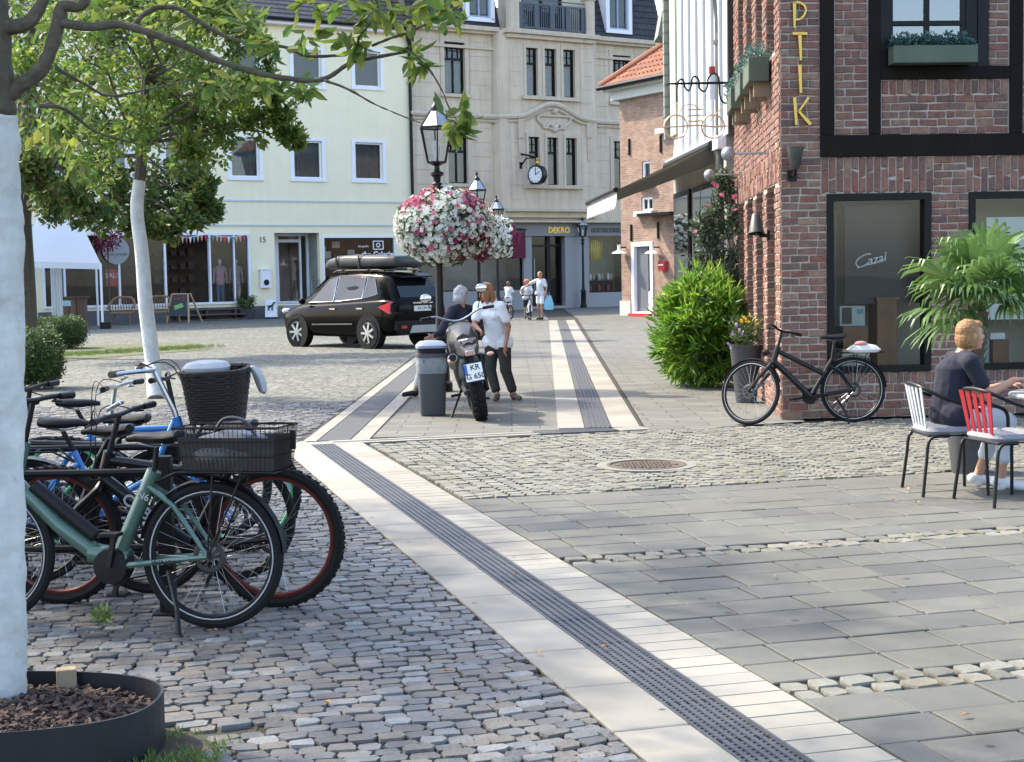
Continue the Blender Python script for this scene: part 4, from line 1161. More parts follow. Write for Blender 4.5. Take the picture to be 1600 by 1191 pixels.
for i in range(24):
    t = MB(); WP.box(t, -.12, .03, 4.15 + i * .2, 4.15 + i * .2 + .23, .02, .16); t.build('verge_tile', mat('verge_grey', (.20, .215, .19), .8, var=.2), WH, world=True)
t = MB(); WP.box(t, -.1, WL, 3.55, 3.75, 0, .14); t.build('shop_fascia', 'white_paint', WH, world=True)
t = MB(); WP.box(t, .3, 2.1, .3, 3.1, .0, .05); WP.box(t, 2.5, 5.0, .5, 3.1, .0, .05); wo = t.build('shop_window', 'dark_wood_frame', WH, world=True)
for a_, b_ in ((.4, 2.0), (2.6, 4.9)): MB().quad(WP.pt(a_, .6, .06), WP.pt(b_, .6, .06), WP.pt(b_, 3.0, .06), WP.pt(a_, 3.0, .06)).build('pane', 'glass_dark', wo, world=True)
rf = MB(); rf.quad(WP.pt(-.5, 8.8, .45), WP.pt(WL + .2, 8.8, .45), WP.pt(WL + .2, 12, -3.5), WP.pt(-.5, 12, -3.5)); rf.quad(WP.pt(-.5, 8.8, -7.4), WP.pt(-.5, 12, -3.5), WP.pt(WL + .2, 12, -3.5), WP.pt(WL + .2, 8.8, -7.4)); rf.build('roof', 'slate', WH, world=True)
# gable end of the neighbour peeping out at its far side
gb = MB(); q0 = A(1031, 62, 31.5); q1 = A(1052, -60, 31.5)
gb.bar(q0, q1, .9, .16); gb.bar(q0 + Vector((.16, .2, -.02)), q1 + Vector((.16, .2, -.02)), .7, .1); gb.build('verge_board', 'verge_grey', WH, world=True)
t = MB(); t.quad(q0 + Vector((.08, .1, 0)), q1 + Vector((.08, .1, 0)), q1 + Vector((.6, .1, 0)), q0 + Vector((.45, .1, .0))); t.build('gable_wall', 'white_slat', WH, world=True)
AW = thing('shop_awning', 'olive brown shop awning with white scalloped valance, sloping out over the lane', 'awning', WP.pt(2.5, 0, .1))
mat('awning_cloth', (.115, .10, .07), .85, var=.12, trans=.25)
mat('valance_white', (.72, .73, .70), .8, var=.06, trans=.2)
wz0, wz1, out_ = 3.66, 2.96, 1.55
t = MB(); n = 14
for i in range(n):
    f0, f1 = i / n, (i + 1) / n; sag = lambda f: -.05 * math.sin(PI * f)
    t.quad(WP.pt(.1, lerp(wz0, wz1, f0) + sag(f0), .1 + out_ * f0), WP.pt(4.9, lerp(wz0, wz1, f0) + sag(f0), .1 + out_ * f0), WP.pt(4.9, lerp(wz0, wz1, f1) + sag(f1), .1 + out_ * f1), WP.pt(.1, lerp(wz0, wz1, f1) + sag(f1), .1 + out_ * f1))
t.quad(WP.pt(4.9, wz0, .1), WP.pt(4.9, wz0 - .3, .1), WP.pt(4.9, wz1 - .17, .1 + out_), WP.pt(4.9, wz1, .1 + out_)); t.build('canopy', 'awning_cloth', AW, world=True)
t = MB(); N = 16
for i in range(N):
    a_, b_ = lerp(.1, 4.9, i / N), lerp(.1, 4.9, (i + 1) / N)
    t.quad(WP.pt(a_, wz1 + .02, .1 + out_), WP.pt(a_, wz1 - .24, .13 + out_), WP.pt((a_ + b_) / 2, wz1 - .31, .15 + out_), WP.pt(b_, wz1 - .24, .13 + out_), WP.pt(b_, wz1 + .02, .1 + out_))
t.build('valance', 'valance_white', AW, world=True)
t = MB(); t.tube([WP.pt(.1, wz1, .12 + out_), WP.pt(4.9, wz1, .12 + out_)], .045, 8); t.tube([WP.pt(0, wz0 - .02, .12), WP.pt(5, wz0 - .02, .12)], .09, 8); t.build('roller', 'black_metal', AW, world=True)
for a_ in (.9, 4.3):
    t = MB(); t.tube([WP.pt(a_, wz0 - .28, .1), WP.pt(a_ + .55, lerp(wz0, wz1, .5) - .2, .1 + out_ * .5), WP.pt(a_, wz1 - .04, .08 + out_)], .03, 6); t.build('folding_arm', 'zinc', AW, world=True)

# ---------------- corner house: real bricks, timber frame
CD = Vector((.998, .065)); LD = Vector((-.075, -1.0)).normalized()
C0 = Vector((2.985, 16.97))
FP = Plane(C0, CD)                        # front
LP = Plane(C0 - LD * 7.4, LD)             # side, u runs towards the corner (7.4 = corner)
OH = thing('corner_brick_house', 'dark red brick corner house with timber framing and black shop windows', 'house', (C0.x + 1, C0.y + .5, 0))
mat('brick', (.2, .1, .08), .85, coords='Position', var=.5, scale=16, bump=.9, bscale=38,
    pal=[(.23, .098, .072), (.30, .145, .10), (.19, .10, .08), (.27, .125, .088), (.15, .09, .075), (.34, .20, .135), (.21, .115, .09), (.26, .10, .07), (.28, .15, .11), (.19, .11, .09)])
mat('mortar', (.47, .41, .34), .95, var=.25, scale=12, bump=.5, bscale=90)
mat('timber', (.016, .011, .009), .85, spec=.2, var=.5, scale=5, bump=.6, bscale=30, streak=.3)
mat('frame_black', (.005, .005, .005), .4, spec=.2, var=.15)
rf_ = lambda *q: FP.rect(*q)
w1 = rf_(1292, 302, 1454, 582); w2 = rf_(1513, 297, 1668, 582)
w2 = (w2[0], w2[1], w1[2], w1[3])
u_r = FP.uv(1700, 400)[0]
zb0, zb1 = FP.uv(1440, 244)[1], FP.uv(1440, 210)[1]          # long beam
posts = [rf_(1281, 100, 1303, 200)[:2], rf_(1357, 100, 1375.5, 200)[:2], rf_(1577, 100, 1597, 200)[:2]]
ub = posts[0][0]
uw = rf_(1376, -70, 1541, 103)         # upper window zone
zsb0, zsb1 = FP.uv(1470, 124)[1], FP.uv(1470, 104)[1]       # beam under the upper window
TOPF = 7.4
BR_H, BR_L, JT = .0835, .212, .0155
bricks = []      # (plane, u0,u1,z0,z1)
def courses(pl, u0, u1, z0, z1, holes, out, bl=BR_L, bh=BR_H, seed=0, soldier=False):
    g = random.Random(seed)
    if soldier:
        n = max(1, round((u1 - u0) / (.066 + JT))); w = (u1 - u0) / n
        for i in range(n):
            if (z1 - z0) > .3:
                zm = z0 + (z1 - z0) * (.38 if i % 2 else .62) + g.uniform(-.02, .02)
                out.append((u0 + i * w + JT / 2, u0 + (i + 1) * w - JT / 2, z0 + JT / 2, zm - JT / 2)); out.append((u0 + i * w + JT / 2, u0 + (i + 1) * w - JT / 2, zm + JT / 2, z1 - JT / 2))
            else: out.append((u0 + i * w + JT / 2, u0 + (i + 1) * w - JT / 2, z0 + JT / 2, z1 - JT / 2))
        return
    n = max(1, round((z1 - z0) / bh)); h = (z1 - z0) / n
    for j in range(n):
        za, zb = z0 + j * h, z0 + (j + 1) * h; zm = (za + zb) / 2
        spans = [(u0, u1)]
        for o in holes:
            if o[2] - .01 < zm < o[3] + .01:
                ns = []
                for a_, b_ in spans:
                    if o[1] <= a_ or o[0] >= b_: ns.append((a_, b_)); continue
                    if o[0] > a_: ns.append((a_, o[0]))
                    if o[1] < b_: ns.append((o[1], b_))
                spans = ns
        for a_, b_ in spans:
            x = a_; first = True
            while x < b_ - .02:
                L_ = bl * (1 if g.random() > .22 else .5)
                if first: L_ = bl * (.5 if j % 2 else 1.0) * g.uniform(.85, 1.05); first = False
                e = min(x + L_, b_)
                if b_ - e < .07: e = b_
                out.append((x + JT / 2, e - JT / 2, za + JT / 2, zb - JT / 2)); x = e
B = []
holes = [w1, w2]
zl0 = w1[3]                                      # lintel zone up to the beam
sold1 = (w1[0] - .06, w1[1] + .03); sold2 = (w2[0] - .03, w2[1] + .1)
lint = [(sold1[0], sold1[1], zl0, zb0), (sold2[0], sold2[1], zl0, zb0)]
sill = (w1[0] - .02, w2[1] + .05, w1[2] - .13, w1[2])
courses(FP, 0, u_r, 0.0, w1[2] - .13, [], B, seed=1)
courses(FP, 0, w1[0] - .02, w1[2] - .13, w1[2], [], B, seed=2)
courses(FP, sill[0], u_r, sill[2], sill[3], [], B, soldier=True, seed=3)
courses(FP, 0, u_r, w1[2], zb0, holes + lint, B, seed=4)
for l in lint: courses(FP, *l, [], B, soldier=True, seed=5)
courses(FP, 0, ub, zb0, TOPF, [], B, seed=6)
courses(FP, posts[0][1] + .012, posts[1][0] - .012, zb1, TOPF, [], B, seed=7)
pz = zsb0 - .17
courses(FP, posts[1][1] + .012, posts[2][0] - .012, zb1, pz, [], B, seed=8)
courses(FP, posts[1][1] + .012, posts[2][0] - .012, pz, zsb0, [], B, soldier=True, seed=9)
courses(FP, uw[1] + .02, posts[2][0] - .012, zsb1, TOPF, [], B, seed=10)
courses(FP, posts[2][1] + .012, u_r, zb1, TOPF, [], B, seed=11)
def brick_mesh(k):
    g = random.Random(k); mbk = MB()
    j = lambda s_: g.uniform(-s_, s_)
    fr = [(-.5 + j(.025), -.5 + j(.10)), (.5 + j(.025), -.5 + j(.10)), (.5 + j(.025), .5 + j(.10)), (-.5 + j(.025), .5 + j(.10))]
    vs = [(x, -1.0, z) for x, z in fr] + [(x, .15 + j(.1), z) for x, z in fr] + [(x * .95, .6 + j(.35), z * .86) for x, z in fr]
    fs = [(i, i + 4, (i + 1) % 4 + 4, (i + 1) % 4) for i in range(4)] + [(i + 4, i + 8, (i + 1) % 4 + 8, (i + 1) % 4 + 4) for i in range(4)] + [(11, 10, 9, 8)]
    return vs, fs
BM = []
for k in range(10):
    vs, fs = brick_mesh(k); me = bpy.data.meshes.new('brick'); me.from_pydata(vs, [], fs); me.materials.append(MATS['brick']); BM.append(me)
FROT = math.atan2(FP.d.y, FP.d.x)
def seen(b):
    p = FP.pt((b[0] + b[1]) / 2, (b[2] + b[3]) / 2)
    return p.x / p.y < .34 and p.z < 1.68 + p.y * .176 
B.sort(key=lambda b: (not seen(b), -(b[1] - b[0]) * (b[3] - b[2]) - (.004 if b[2] < w1[3] + .6 else 0)))
t = MB()      # mortar wall behind, with openings
mort = wall_mesh(FP, 0, u_r + 1.5, 0, TOPF, [w1, w2, (uw[0], uw[1], zsb1, TOPF - .3)], .12, off=-.004)
mo = mort.build('front_wall', 'mortar', OH, world=True)
DP = .014
for i, b_ in enumerate(B[:300]):
    o = bpy.data.objects.new('brick', BM[i % 10]); col.objects.link(o)
    o.location = FP.pt((b_[0] + b_[1]) / 2, (b_[2] + b_[3]) / 2, rnd.uniform(-.003, .003)); o.rotation_euler = (0, rnd.uniform(-.012, .012), FROT + PI)
    o.scale = (b_[1] - b_[0], DP, b_[3] - b_[2]); attach(o, mo, True)
def brick_rest(pl, lst, name, parent, off=0.0):
    bb = MB()
    g = random.Random(len(lst))
    M3 = Matrix((-pl.d, pl.n, Vector((0, 0, 1)))).transposed()
    for i, b_ in enumerate(lst):
        vs, fs = brick_mesh(i % 37); c_ = pl.pt((b_[0] + b_[1]) / 2, (b_[2] + b_[3]) / 2, off + g.uniform(-.003, .004))
        sx_, sz_ = b_[1] - b_[0], b_[3] - b_[2]
        bb.addm([c_ + M3 @ Vector((v[0] * sx_, v[1] * DP, v[2] * sz_)) for v in vs], fs, g.random())
    return bb.build(name, 'brick', parent, world=True, kind='stuff')
brick_rest(FP, B[300:], 'bricks', mo)
# timbers
t = MB(); FP.box(t, ub, u_r, zb0, zb1, -.05, .035); t.build('beam', 'timber', OH, world=True, bev=.008)
for a_, b_ in posts:
    t = MB(); FP.box(t, a_, b_, zb1 + .002, TOPF, -.05, .03); t.build('post', 'timber', OH, world=True, bev=.008)
t = MB(); FP.box(t, posts[1][1], posts[2][0], zsb0, zsb1, -.05, .032); t.build('beam', 'timber', OH, world=True, bev=.008)
# upper window
wz1 = FP.uv(1450, -75)[1]; sash = rf_(1389, -60, 1509, 100)
t = MB(); FP.box(t, uw[0], sash[0], zsb1, wz1, -.06, .01); FP.box(t, sash[1], uw[1], zsb1, wz1, -.06, .01); FP.box(t, uw[0], uw[1], wz1, wz1 + .2, -.06, .012)
FP.box(t, uw[1] - .1, uw[1] + .02, zsb1, wz1, -.05, .025)
wo = t.build('window', 'frame_black', OH, world=True)
t = MB(); frame_bars(FP, t, (sash[0], sash[1], zsb1, wz1), .045, -.05, -.0, vs=[((sash[0] + sash[1]) / 2, .05, zsb1, wz1)], hs=[(FP.uv(1450, 36)[1], .05, sash[0], sash[1])]); t.build('frame', 'frame_black', wo, world=True)
glass('glass_mirrorish', (.35, .38, .4), 2.6, .95)
MB().quad(FP.pt(sash[0], zsb1, -.035), FP.pt(sash[1], zsb1, -.035), FP.pt(sash[1], wz1, -.035), FP.pt(sash[0], wz1, -.035)).build('pane', 'glass_mirrorish', wo, world=True)
b_ = MB(); FP.box(b_, uw[0], uw[1], zsb1, wz1, -.8, -.4); b_.build('room', 'interior_dark', wo, world=True)
# shop windows
def shop_win(w, nm):
    t = MB(); frame_bars(FP, t, w, .075, -.13, .02); wo = t.build('shop_window', 'frame_black', OH, world=True)
    MB().quad(FP.pt(w[0], w[2], -.06), FP.pt(w[1], w[2], -.06), FP.pt(w[1], w[3], -.06), FP.pt(w[0], w[3], -.06)).build('pane', 'glass_pane', wo, world=True)
    return wo
sw1 = shop_win(w1, 1); sw2 = shop_win(w2, 2)
mat('shop_wall', (.66, .62, .50), .85, var=.15, scale=1.5); mat('shop_floor', (.25, .2, .15), .6, var=.2)
q = lambda u_, z_, k_: FP.pt(u_, z_, -k_); I0, I1, ID = .3, u_r + 1.2, 1.0; iz0, iz1 = w1[2] - .1, w1[3] + .25
mb2 = MB(); mb2.quad(q(I0, iz0, ID), q(I1, iz0, ID), q(I1, iz1, ID), q(I0, iz1, ID)); mb2.quad(q(I0, iz0, .13), q(I0, iz0, ID), q(I0, iz1, ID), q(I0, iz1, .13)); mb2.quad(q(I1, iz0, .13), q(I1, iz1, .13), q(I1, iz1, ID), q(I1, iz0, ID)); mb2.quad(q(I0, iz1, .13), q(I0, iz1, ID), q(I1, iz1, ID), q(I1, iz1, .13))
mb2.build('shop_interior', 'shop_wall', OH, world=True)
MB().quad(q(I0, iz0, .13), q(I1, iz0, .13), q(I1, iz0, ID), q(I0, iz0, ID)).build('shop_floor', 'shop_floor', OH, world=True)
# side wall of the corner house
LU = 7.4
lo = []
for k in range(4):      # ground-floor openings between brick piers
    e = LU - .62 - k * 1.5
    lo.append((e - 1.02, e, .42, 2.62))
up = []
for k in range(4):
    e = LU - .55 - k * 1.5
    up.append((e - .95, e, 4.12, 5.75))
mat('brick_side_mortar', (.40, .31, .25), .95, var=.2, scale=10, bump=.4)
sw_ = wall_mesh(LP, 0, LU, 0, TOPF, lo + up, .16, off=-.004).build('side_wall', 'mortar', OH, world=True)
BS = []
archs = [(0.0, LU - .2, 2.62, 3.0)]
courses(LP, 0, LU - .001, 0, TOPF, lo + up + archs, BS, seed=21)
for a in archs: courses(LP, *a, [], BS, soldier=True, seed=22)
brick_rest(LP, BS, 'bricks', sw_)
# brick reveals facing the viewer
for w in lo + up:
    RV = Plane(LP.pt(w[0], 0, -.15).to_2d(), (LP.n.x, LP.n.y)) if False else None
rv = MB(); g = random.Random(4)
for w in lo + up:
    z = w[2]
    while z < w[3] - .03:
        h = min(BR_H, w[3] - z)
        LP.box(rv, w[0] - .05, w[0] + .008, z + JT / 2, z + h - JT / 2, -.15, -.002, g.random()); z += BR_H
rv.build('reveal_bricks', 'brick', sw_, world=True, kind='stuff')
for w in lo + up:
    t = MB(); frame_bars(LP, t, w, .06, -.16, -.10, vs=[((w[0] + w[1]) / 2, .05, w[2], w[3])], hs=[(lerp(w[2], w[3], .7), .05, w[0], w[1])]); wo = t.build('window', 'frame_black', OH, world=True)
    MB().quad(LP.pt(w[0], w[2], -.13), LP.pt(w[1], w[2], -.13), LP.pt(w[1], w[3], -.13), LP.pt(w[0], w[3], -.13)).build('pane', 'glass_dark', wo, world=True)
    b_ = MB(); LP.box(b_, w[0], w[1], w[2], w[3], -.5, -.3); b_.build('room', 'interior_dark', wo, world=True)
# far ends and roof of the corner house
P3 = LP.pt(0, 0); P4 = FP.pt(u_r + 1.5, 0); P5 = P4 + Vector((.5, 7.4, 0)); zz = Vector((0, 0, TOPF))
t = MB(); t.quad(P3, P3 + zz, P5 + zz, P5); t.quad(P4, P5, P5 + zz, P4 + zz); t.build('rear_wall', 'mortar', OH, world=True)
rg = (P3 + P5) / 2 + zz + Vector((0, -3.5, 3.0))
t = MB(); a_, b_, c_, d_ = FP.pt(-.3, TOPF, .4), FP.pt(u_r + 1.8, TOPF, .4), P5 + zz + Vector((.3, .3, 0)), P3 + zz + Vector((-.4, .3, 0))
e0 = lerp(a_, d_, .5) + Vector((2.0, 0, 2.6)); e1 = lerp(b_, c_, .5) + Vector((-1, 0, 2.6))
t.quad(a_, b_, e1, e0); t.quad(b_, c_, e1); t.quad(c_, d_, e0, e1); t.quad(d_, a_, e0); t.build('roof', 'slate', OH, world=True)
t = MB(); q0 = LP.pt(-.12, 0, .18); t.tube([q0 + Vector((0, 0, z)) for z in (0, 2, 4.9, 5.6)] + [q0 + Vector((-.02, .1, 5.95)), q0 + Vector((-.25, .2, 6.15)), q0 + Vector((-.7, .3, 6.25))], .085, 10)
for z in (1.2, 3.6, 5.2): t.cyl(q0 + Vector((0, 0, z)), q0 + Vector((0, 0, z + .06)), .1, n=10)
t.build('downpipe', mat('pipe_grey', (.075, .08, .075), .5, metal=.3, var=.3), OH, world=True, smooth=True)
# gold wall letters
LT = thing('wall_lettering', 'gold capital letters OPTIK running down the brick corner', 'sign', FP.pt(.2, 0, .03))
def stroke(mb, pts, w0, w1_):
    for i in range(len(pts) - 1):
        (x0, y0), (x1, y1) = pts[i], pts[i + 1]; a_, b_ = FP.uv(x0, y0), FP.uv(x1, y1)
        d_ = Vector((b_[0] - a_[0], b_[1] - a_[1])).normalized(); n_ = Vector((-d_.y, d_.x))
        for (s0, s1) in ((.02, .045),):
            vs = []
            for off in (s0, s1):
                vs += [FP.pt(a_[0] + n_.x * w0, a_[1] + n_.y * w0, off), FP.pt(a_[0] - n_.x * w0, a_[1] - n_.y * w0, off), FP.pt(b_[0] - n_.x * w1_, b_[1] - n_.y * w1_, off), FP.pt(b_[0] + n_.x * w1_, b_[1] + n_.y * w1_, off)]
            mb.addm(vs, [(4, 5, 6, 7), (0, 1, 5, 4), (1, 2, 6, 5), (2, 3, 7, 6), (3, 0, 4, 7), (3, 2, 1, 0)])
L_ = {'letter_o': [([(1249 + 11 * math.sin(a_), -26 - 20 * math.cos(a_)) for a_ in np.linspace(0, 2 * PI, 17)], .012, .012)],
      'letter_p': [([(1240, 4), (1240, 45)], .018, .010), ([(1238, 5), (1249, 5), (1256, 10), (1258, 17), (1255, 25), (1249, 31), (1241, 32)], .011, .011)],
      'letter_t': [([(1237, 53.5), (1260, 53.5)], .014, .014), ([(1248, 54), (1250, 95)], .02, .011)],
      'letter_i': [([(1248, 102), (1250, 146)], .02, .013)],
      'letter_k': [([(1240, 153), (1243, 196)], .018, .013), ([(1262, 153), (1246, 176)], .013, .010), ([(1246, 174), (1265, 195)], .012, .018)]}
for nm, ss in L_.items():
    t = MB()
    for p_, a_, b_ in ss: stroke(t, p_, a_, b_)
    t.build(nm, 'gold_paint', LT, world=True)
# ================================================================ PLANTS AND TREES
mat('bark', (.125, .105, .072), .9, var=.55, scale=18, bump=1.0, bscale=45, streak=.3, dirt=((.06, .07, .035), 6.0, .58))
mat('bark_white', (.62, .62, .59), .85, var=.3, scale=5, bump=1.0, bscale=18, dirt=((.34, .31, .25), 9.0, .60), streak=.18)
LEAFP = dict(rough=.5, var=.15, scale=30)
mat('leaf_lime', (.1, .2, .05), pal=[(.085, .17, .03), (.13, .23, .04), (.21, .29, .05), (.065, .135, .03), (.30, .34, .06), (.10, .19, .035), (.18, .20, .045), (.08, .16, .03)], trans=.55, **LEAFP)
mat('leaf_dark', (.05, .1, .03), pal=[(.05, .11, .03), (.08, .15, .04), (.15, .23, .05), (.04, .09, .025), (.22, .21, .05), (.06, .12, .03), (.20, .28, .06)], trans=.45, **LEAFP)
mat('leaf_box', (.05, .1, .03), pal=[(.03, .065, .02), (.05, .10, .025), (.08, .14, .03), (.04, .08, .022), (.13, .19, .04)], trans=.3, **LEAFP)
mat('leaf_bamboo', (.1, .3, .03), pal=[(.09, .22, .02), (.16, .32, .03), (.28, .42, .05), (.06, .15, .02), (.12, .27, .025), (.34, .46, .06)], trans=.5, **LEAFP)
mat('leaf_rose', (.05, .1, .05), pal=[(.035, .065, .035), (.06, .10, .055), (.10, .14, .08), (.045, .08, .04)], trans=.35, **LEAFP)
mat('leaf_bluegreen', (.05, .13, .12), pal=[(.04, .11, .10), (.07, .16, .14), (.10, .20, .17)], trans=.3, **LEAFP)
def unit(a): return a / np.maximum(1e-6, np.linalg.norm(a, axis=-1, keepdims=True))
def leaves(name, C, Rr, n, L, W, m, parent, seed=1, outward=None, droop=.25, flat=1.0, bias=.6, curl=.12):
    """leaf-sized faces spread round cluster centres C with radii Rr"""
    g = np.random.default_rng(seed); C = np.asarray([tuple(c) for c in C], dtype=float); k = len(C)
    Rr = np.broadcast_to(np.asarray(Rr, dtype=float), (k,))
    idx = np.repeat(np.arange(k), n); N = len(idx)
    v = unit(g.normal(size=(N, 3))) * (g.uniform(0, 1, (N, 1)) ** .45) * Rr[idx][:, None]; v[:, 2] *= flat
    p = C[idx] + v
    out = v if outward is None else p - np.array(outward)[None]
    d = unit(unit(out) * bias + unit(g.normal(size=(N, 3))) * .8 + np.array([0, 0, -droop])[None])
    s = unit(np.cross(d, unit(g.normal(size=(N, 3)) + np.array([0, 0, 1.4])[None]))); nn = np.cross(d, s)
    Ls = L * g.uniform(.6, 1.25, (N, 1)); Ws = W * g.uniform(.7, 1.2, (N, 1))
    e = lambda f, w: p + d * Ls * f + s * Ws * w + nn * (Ws * curl * 2 * abs(w) - Ls * .14 * f * f)
    V = np.stack([p, e(.26, .44), e(.64, .40), e(1, 0), e(.64, -.40), e(.26, -.44)], 1)
    q = np.arange(N)[:, None] * 6; F = np.concatenate([q + np.array([[0, 1, 2, 3]]), q + np.array([[0, 3, 4, 5]])])
    t = np.repeat(np.mod(np.repeat(g.uniform(0, 1, k), n) * .35 + g.uniform(0, .65, N), 1.0), 6)
    return np_obj(name, V.reshape(-1, 3), F, m, parent, t=t, world=True)
def roughen(o, k, sc_, sub=1):
    if sub: md = o.modifiers.new('sub', 'SUBSURF'); md.levels = sub; md.render_levels = sub
    tx = bpy.data.textures.new('bark', 'CLOUDS'); tx.noise_scale = sc_; md = o.modifiers.new('rough', 'DISPLACE'); md.texture = tx; md.strength = k; md.texture_coords = 'LOCAL'
    return o
def wander(a, b, n, amp, g, sag=0.0):
    a, b = Vector(a), Vector(b); pts = []
    for i in range(n + 1):
        f = i / n; e = math.sin(PI * f)
        pts.append(lerp(a, b, f) + Vector((g.uniform(-amp, amp), g.uniform(-amp, amp), g.uniform(-amp, amp) + sag)) * e)
    return pts
def crown_points(c, rad, n, g, hollow=.35, zmin=None):
    out = []
    while len(out) < n:
        v = Vector((g.gauss(0, 1), g.gauss(0, 1), g.gauss(0, 1))).normalized() * g.uniform(hollow, 1) ** .6
        p = Vector((c[0] + v.x * rad[0], c[1] + v.y * rad[1], c[2] + v.z * rad[2]))
        if zmin is None or p.z > zmin: out.append(p)
    return out

# --- slender tree with white-painted trunk by the square
g = random.Random(3)
b2 = G(243, 622); T2 = thing('lime_tree', 'slender tree with white-painted leaning trunk behind the parked bicycles', 'tree', b2)
pth = [Vector(b2)] + [A(px, py, 21.85) for px, py in ((238, 560), (228, 480), (222, 400), (214, 330), (218, 282))]
MB().tube(smooth_path(pth, 5), [.115 - .0011 * i for i in range(26)], 12).build('trunk', 'bark_white', T2, world=True, smooth=True)
top = pth[-1]; fork = A(220, 225, 21.9)
limbs = MB(); limbs.tube([top - Vector((0, 0, .01)), lerp(top, fork, .5) + Vector((.02, 0, 0)), fork, A(228, 120, 22), A(240, 20, 22.2), A(245, -120, 22.3)], [.085, .08, .075, .06, .045, .02], 8)
C2 = []
for (px, py, Y, r_) in [(110, 60, 21, .55), (160, 120, 22.5, .6), (100, 180, 21.5, .5), (230, 60, 21, .6), (300, 70, 22.5, .55), (330, 130, 21, .45), (280, 170, 22.5, .5), (210, 180, 21, .5), (400, 125, 22, .32), (440, 150, 21.5, .28), (380, 190, 22, .36), (330, 215, 22.5, .45), (420, 190, 21.8, .25), (290, 245, 21.5, .38), (150, 235, 22.5, .5), (350, 30, 22, .5), (170, 10, 22, .6), (260, -40, 22, .7), (100, -40, 22, .7), (365, 155, 23, .3), (452, 215, 21.8, .16), (250, 120, 23.2, .5), (60, 110, 22, .5), (400, 60, 22, .35), (310, -20, 21.5, .5)]:
    C2.append((A(px, py, Y), r_))
for c, r_ in C2:
    s_ = fork if g.random() < .5 else A(230, 120, 22)
    limbs.tube(wander(s_, c, 5, .12, g, .08), [.032, .026, .02, .015, .011, .006], 5)
limbs.build('branches', 'bark', T2, world=True, smooth=True)
cc, rr = [], []
for c, r_ in C2:
    for _ in range(9):
        v = Vector((g.gauss(0, 1), g.gauss(0, 1), g.gauss(0, .8))).normalized() * g.uniform(.3, 1.0) * r_
        cc.append(c + v * 1.15); rr.append(r_ * .45)
leaves('crown', cc, rr, 50, .12, .066, 'leaf_lime', T2, seed=5, droop=.35, bias=.4)

# --- broad dark tree behind it
b3 = Vector((-10.6, 33.5, 0)); T3 = thing('broad_tree', 'broad dark green tree with low hanging foliage behind the white trunks', 'tree', b3)
MB().tube([b3, b3 + Vector((.05, 0, 1.5)), b3 + Vector((0, .1, 3)), b3 + Vector((.2, .1, 5)), b3 + Vector((.5, 0, 7.5))], [.28, .22, .2, .17, .08], 10).build('trunk', 'bark', T3, world=True, smooth=True)
cc, rr = [], []; lm = MB()
C3 = [(60, 120, 32, 1.0), (60, 230, 31, .9), (140, 200, 34, 1.0), (110, 300, 31, .7), (190, 290, 33, .8), (260, 310, 34, .65), (290, 345, 32.5, .45), (220, 345, 33, .5), (150, 335, 31.5, .5), (300, 280, 34, .55), (75, 310, 32, .6), (320, 300, 33, .3), (60, 20, 33, 1.2), (170, 90, 35, 1.2), (260, 200, 35, .8), (300, 120, 35, .9), (220, 20, 35, 1.2), (330, 330, 33, .25), (250, 355, 32.5, .3), (-60, 150, 33, 1.4), (-40, 20, 34, 1.5), (40, 270, 30.5, .5), (300, 20, 35.5, 1.0), (100, -80, 34, 1.5), (250, -90, 35, 1.5)]
for px, py, Y, r_ in C3:
    c = A(px, py, Y); lm.tube(wander(b3 + Vector((.2, .1, 4.2)), c, 5, .3, g, .3), [.09, .07, .05, .035, .02, .01], 5)
    for _ in range(10):
        v = Vector((g.gauss(0, 1), g.gauss(0, 1), g.gauss(0, .8))).normalized() * g.uniform(.3, 1.0) * r_
        cc.append(c + v); rr.append(r_ * .42)
lm.build('branches', 'bark', T3, world=True, smooth=True)
leaves('crown', cc, rr, 70, .16, .095, 'leaf_dark', T3, seed=6, droop=.3, bias=.4)

# --- near tree: white trunk in its steel ring, limbs reaching over the square
t1b = Vector((-2.075, 5.72, .05)); T1 = thing('plane_tree', 'near tree with thick white-painted trunk growing in the steel ring', 'tree', t1b)
NT = 5.72
pts = [A(2, 1130, NT), A(-1, 1080, NT), A(-5, 900, NT), A(-6, 600, NT), A(-8, 400, NT), A(-12, 300, NT), A(-18, 178, NT)]
MB().tube(smooth_path(pts, 16), [lerp(.135, .106, min(1, i / 10)) * (1 + .03 * mnoise.noise(Vector((0, 0, i * .35))) + .025 * mnoise.noise(Vector((3, 0, i * .9)))) for i in range(97)] if 1 else [.14, .125, .118, .114, .112, .111, .11, .11, .11, .11, .11, .11, .111, .112, .112, .112, .113, .113, .112, .111, .110, .109, .108, .107, .106], 20).build('trunk', 'bark_white', T1, world=True, smooth=True)
roughen(T1.children[0], .03, .12, 1)
lm = MB()
def limb(pp, r0, r1, Y0=NT, Y1=None, n=8):
    Y1 = Y0 if Y1 is None else Y1; P_ = [A(x, y, lerp(Y0, Y1, i / max(1, len(pp) - 1))) for i, (x, y) in enumerate(pp)]
    S = smooth_path(P_, 5); m_ = len(S); lm.tube(S, [lerp(r0, r1, (i / (m_ - 1)) ** .8) * (1 + .08 * math.sin(i * 2.1)) for i in range(m_)], n); return S
limb([(-18, 186), (-20, 100), (-25, 0), (-30, -120), (-20, -260)], .107, .07, n=12)
limb([(-5, 165), (30, 135), (62, 112), (80, 75), (92, 32), (98, 10), (128, 8), (136, -30), (140, -160)], .036, .02)
limb([(92, 35), (140, 42), (185, 38), (230, 50), (280, 68), (340, 95), (400, 113), (450, 123), (505, 124), (545, 100), (585, 90), (642, 80)], .021, .006, NT, 5.5)
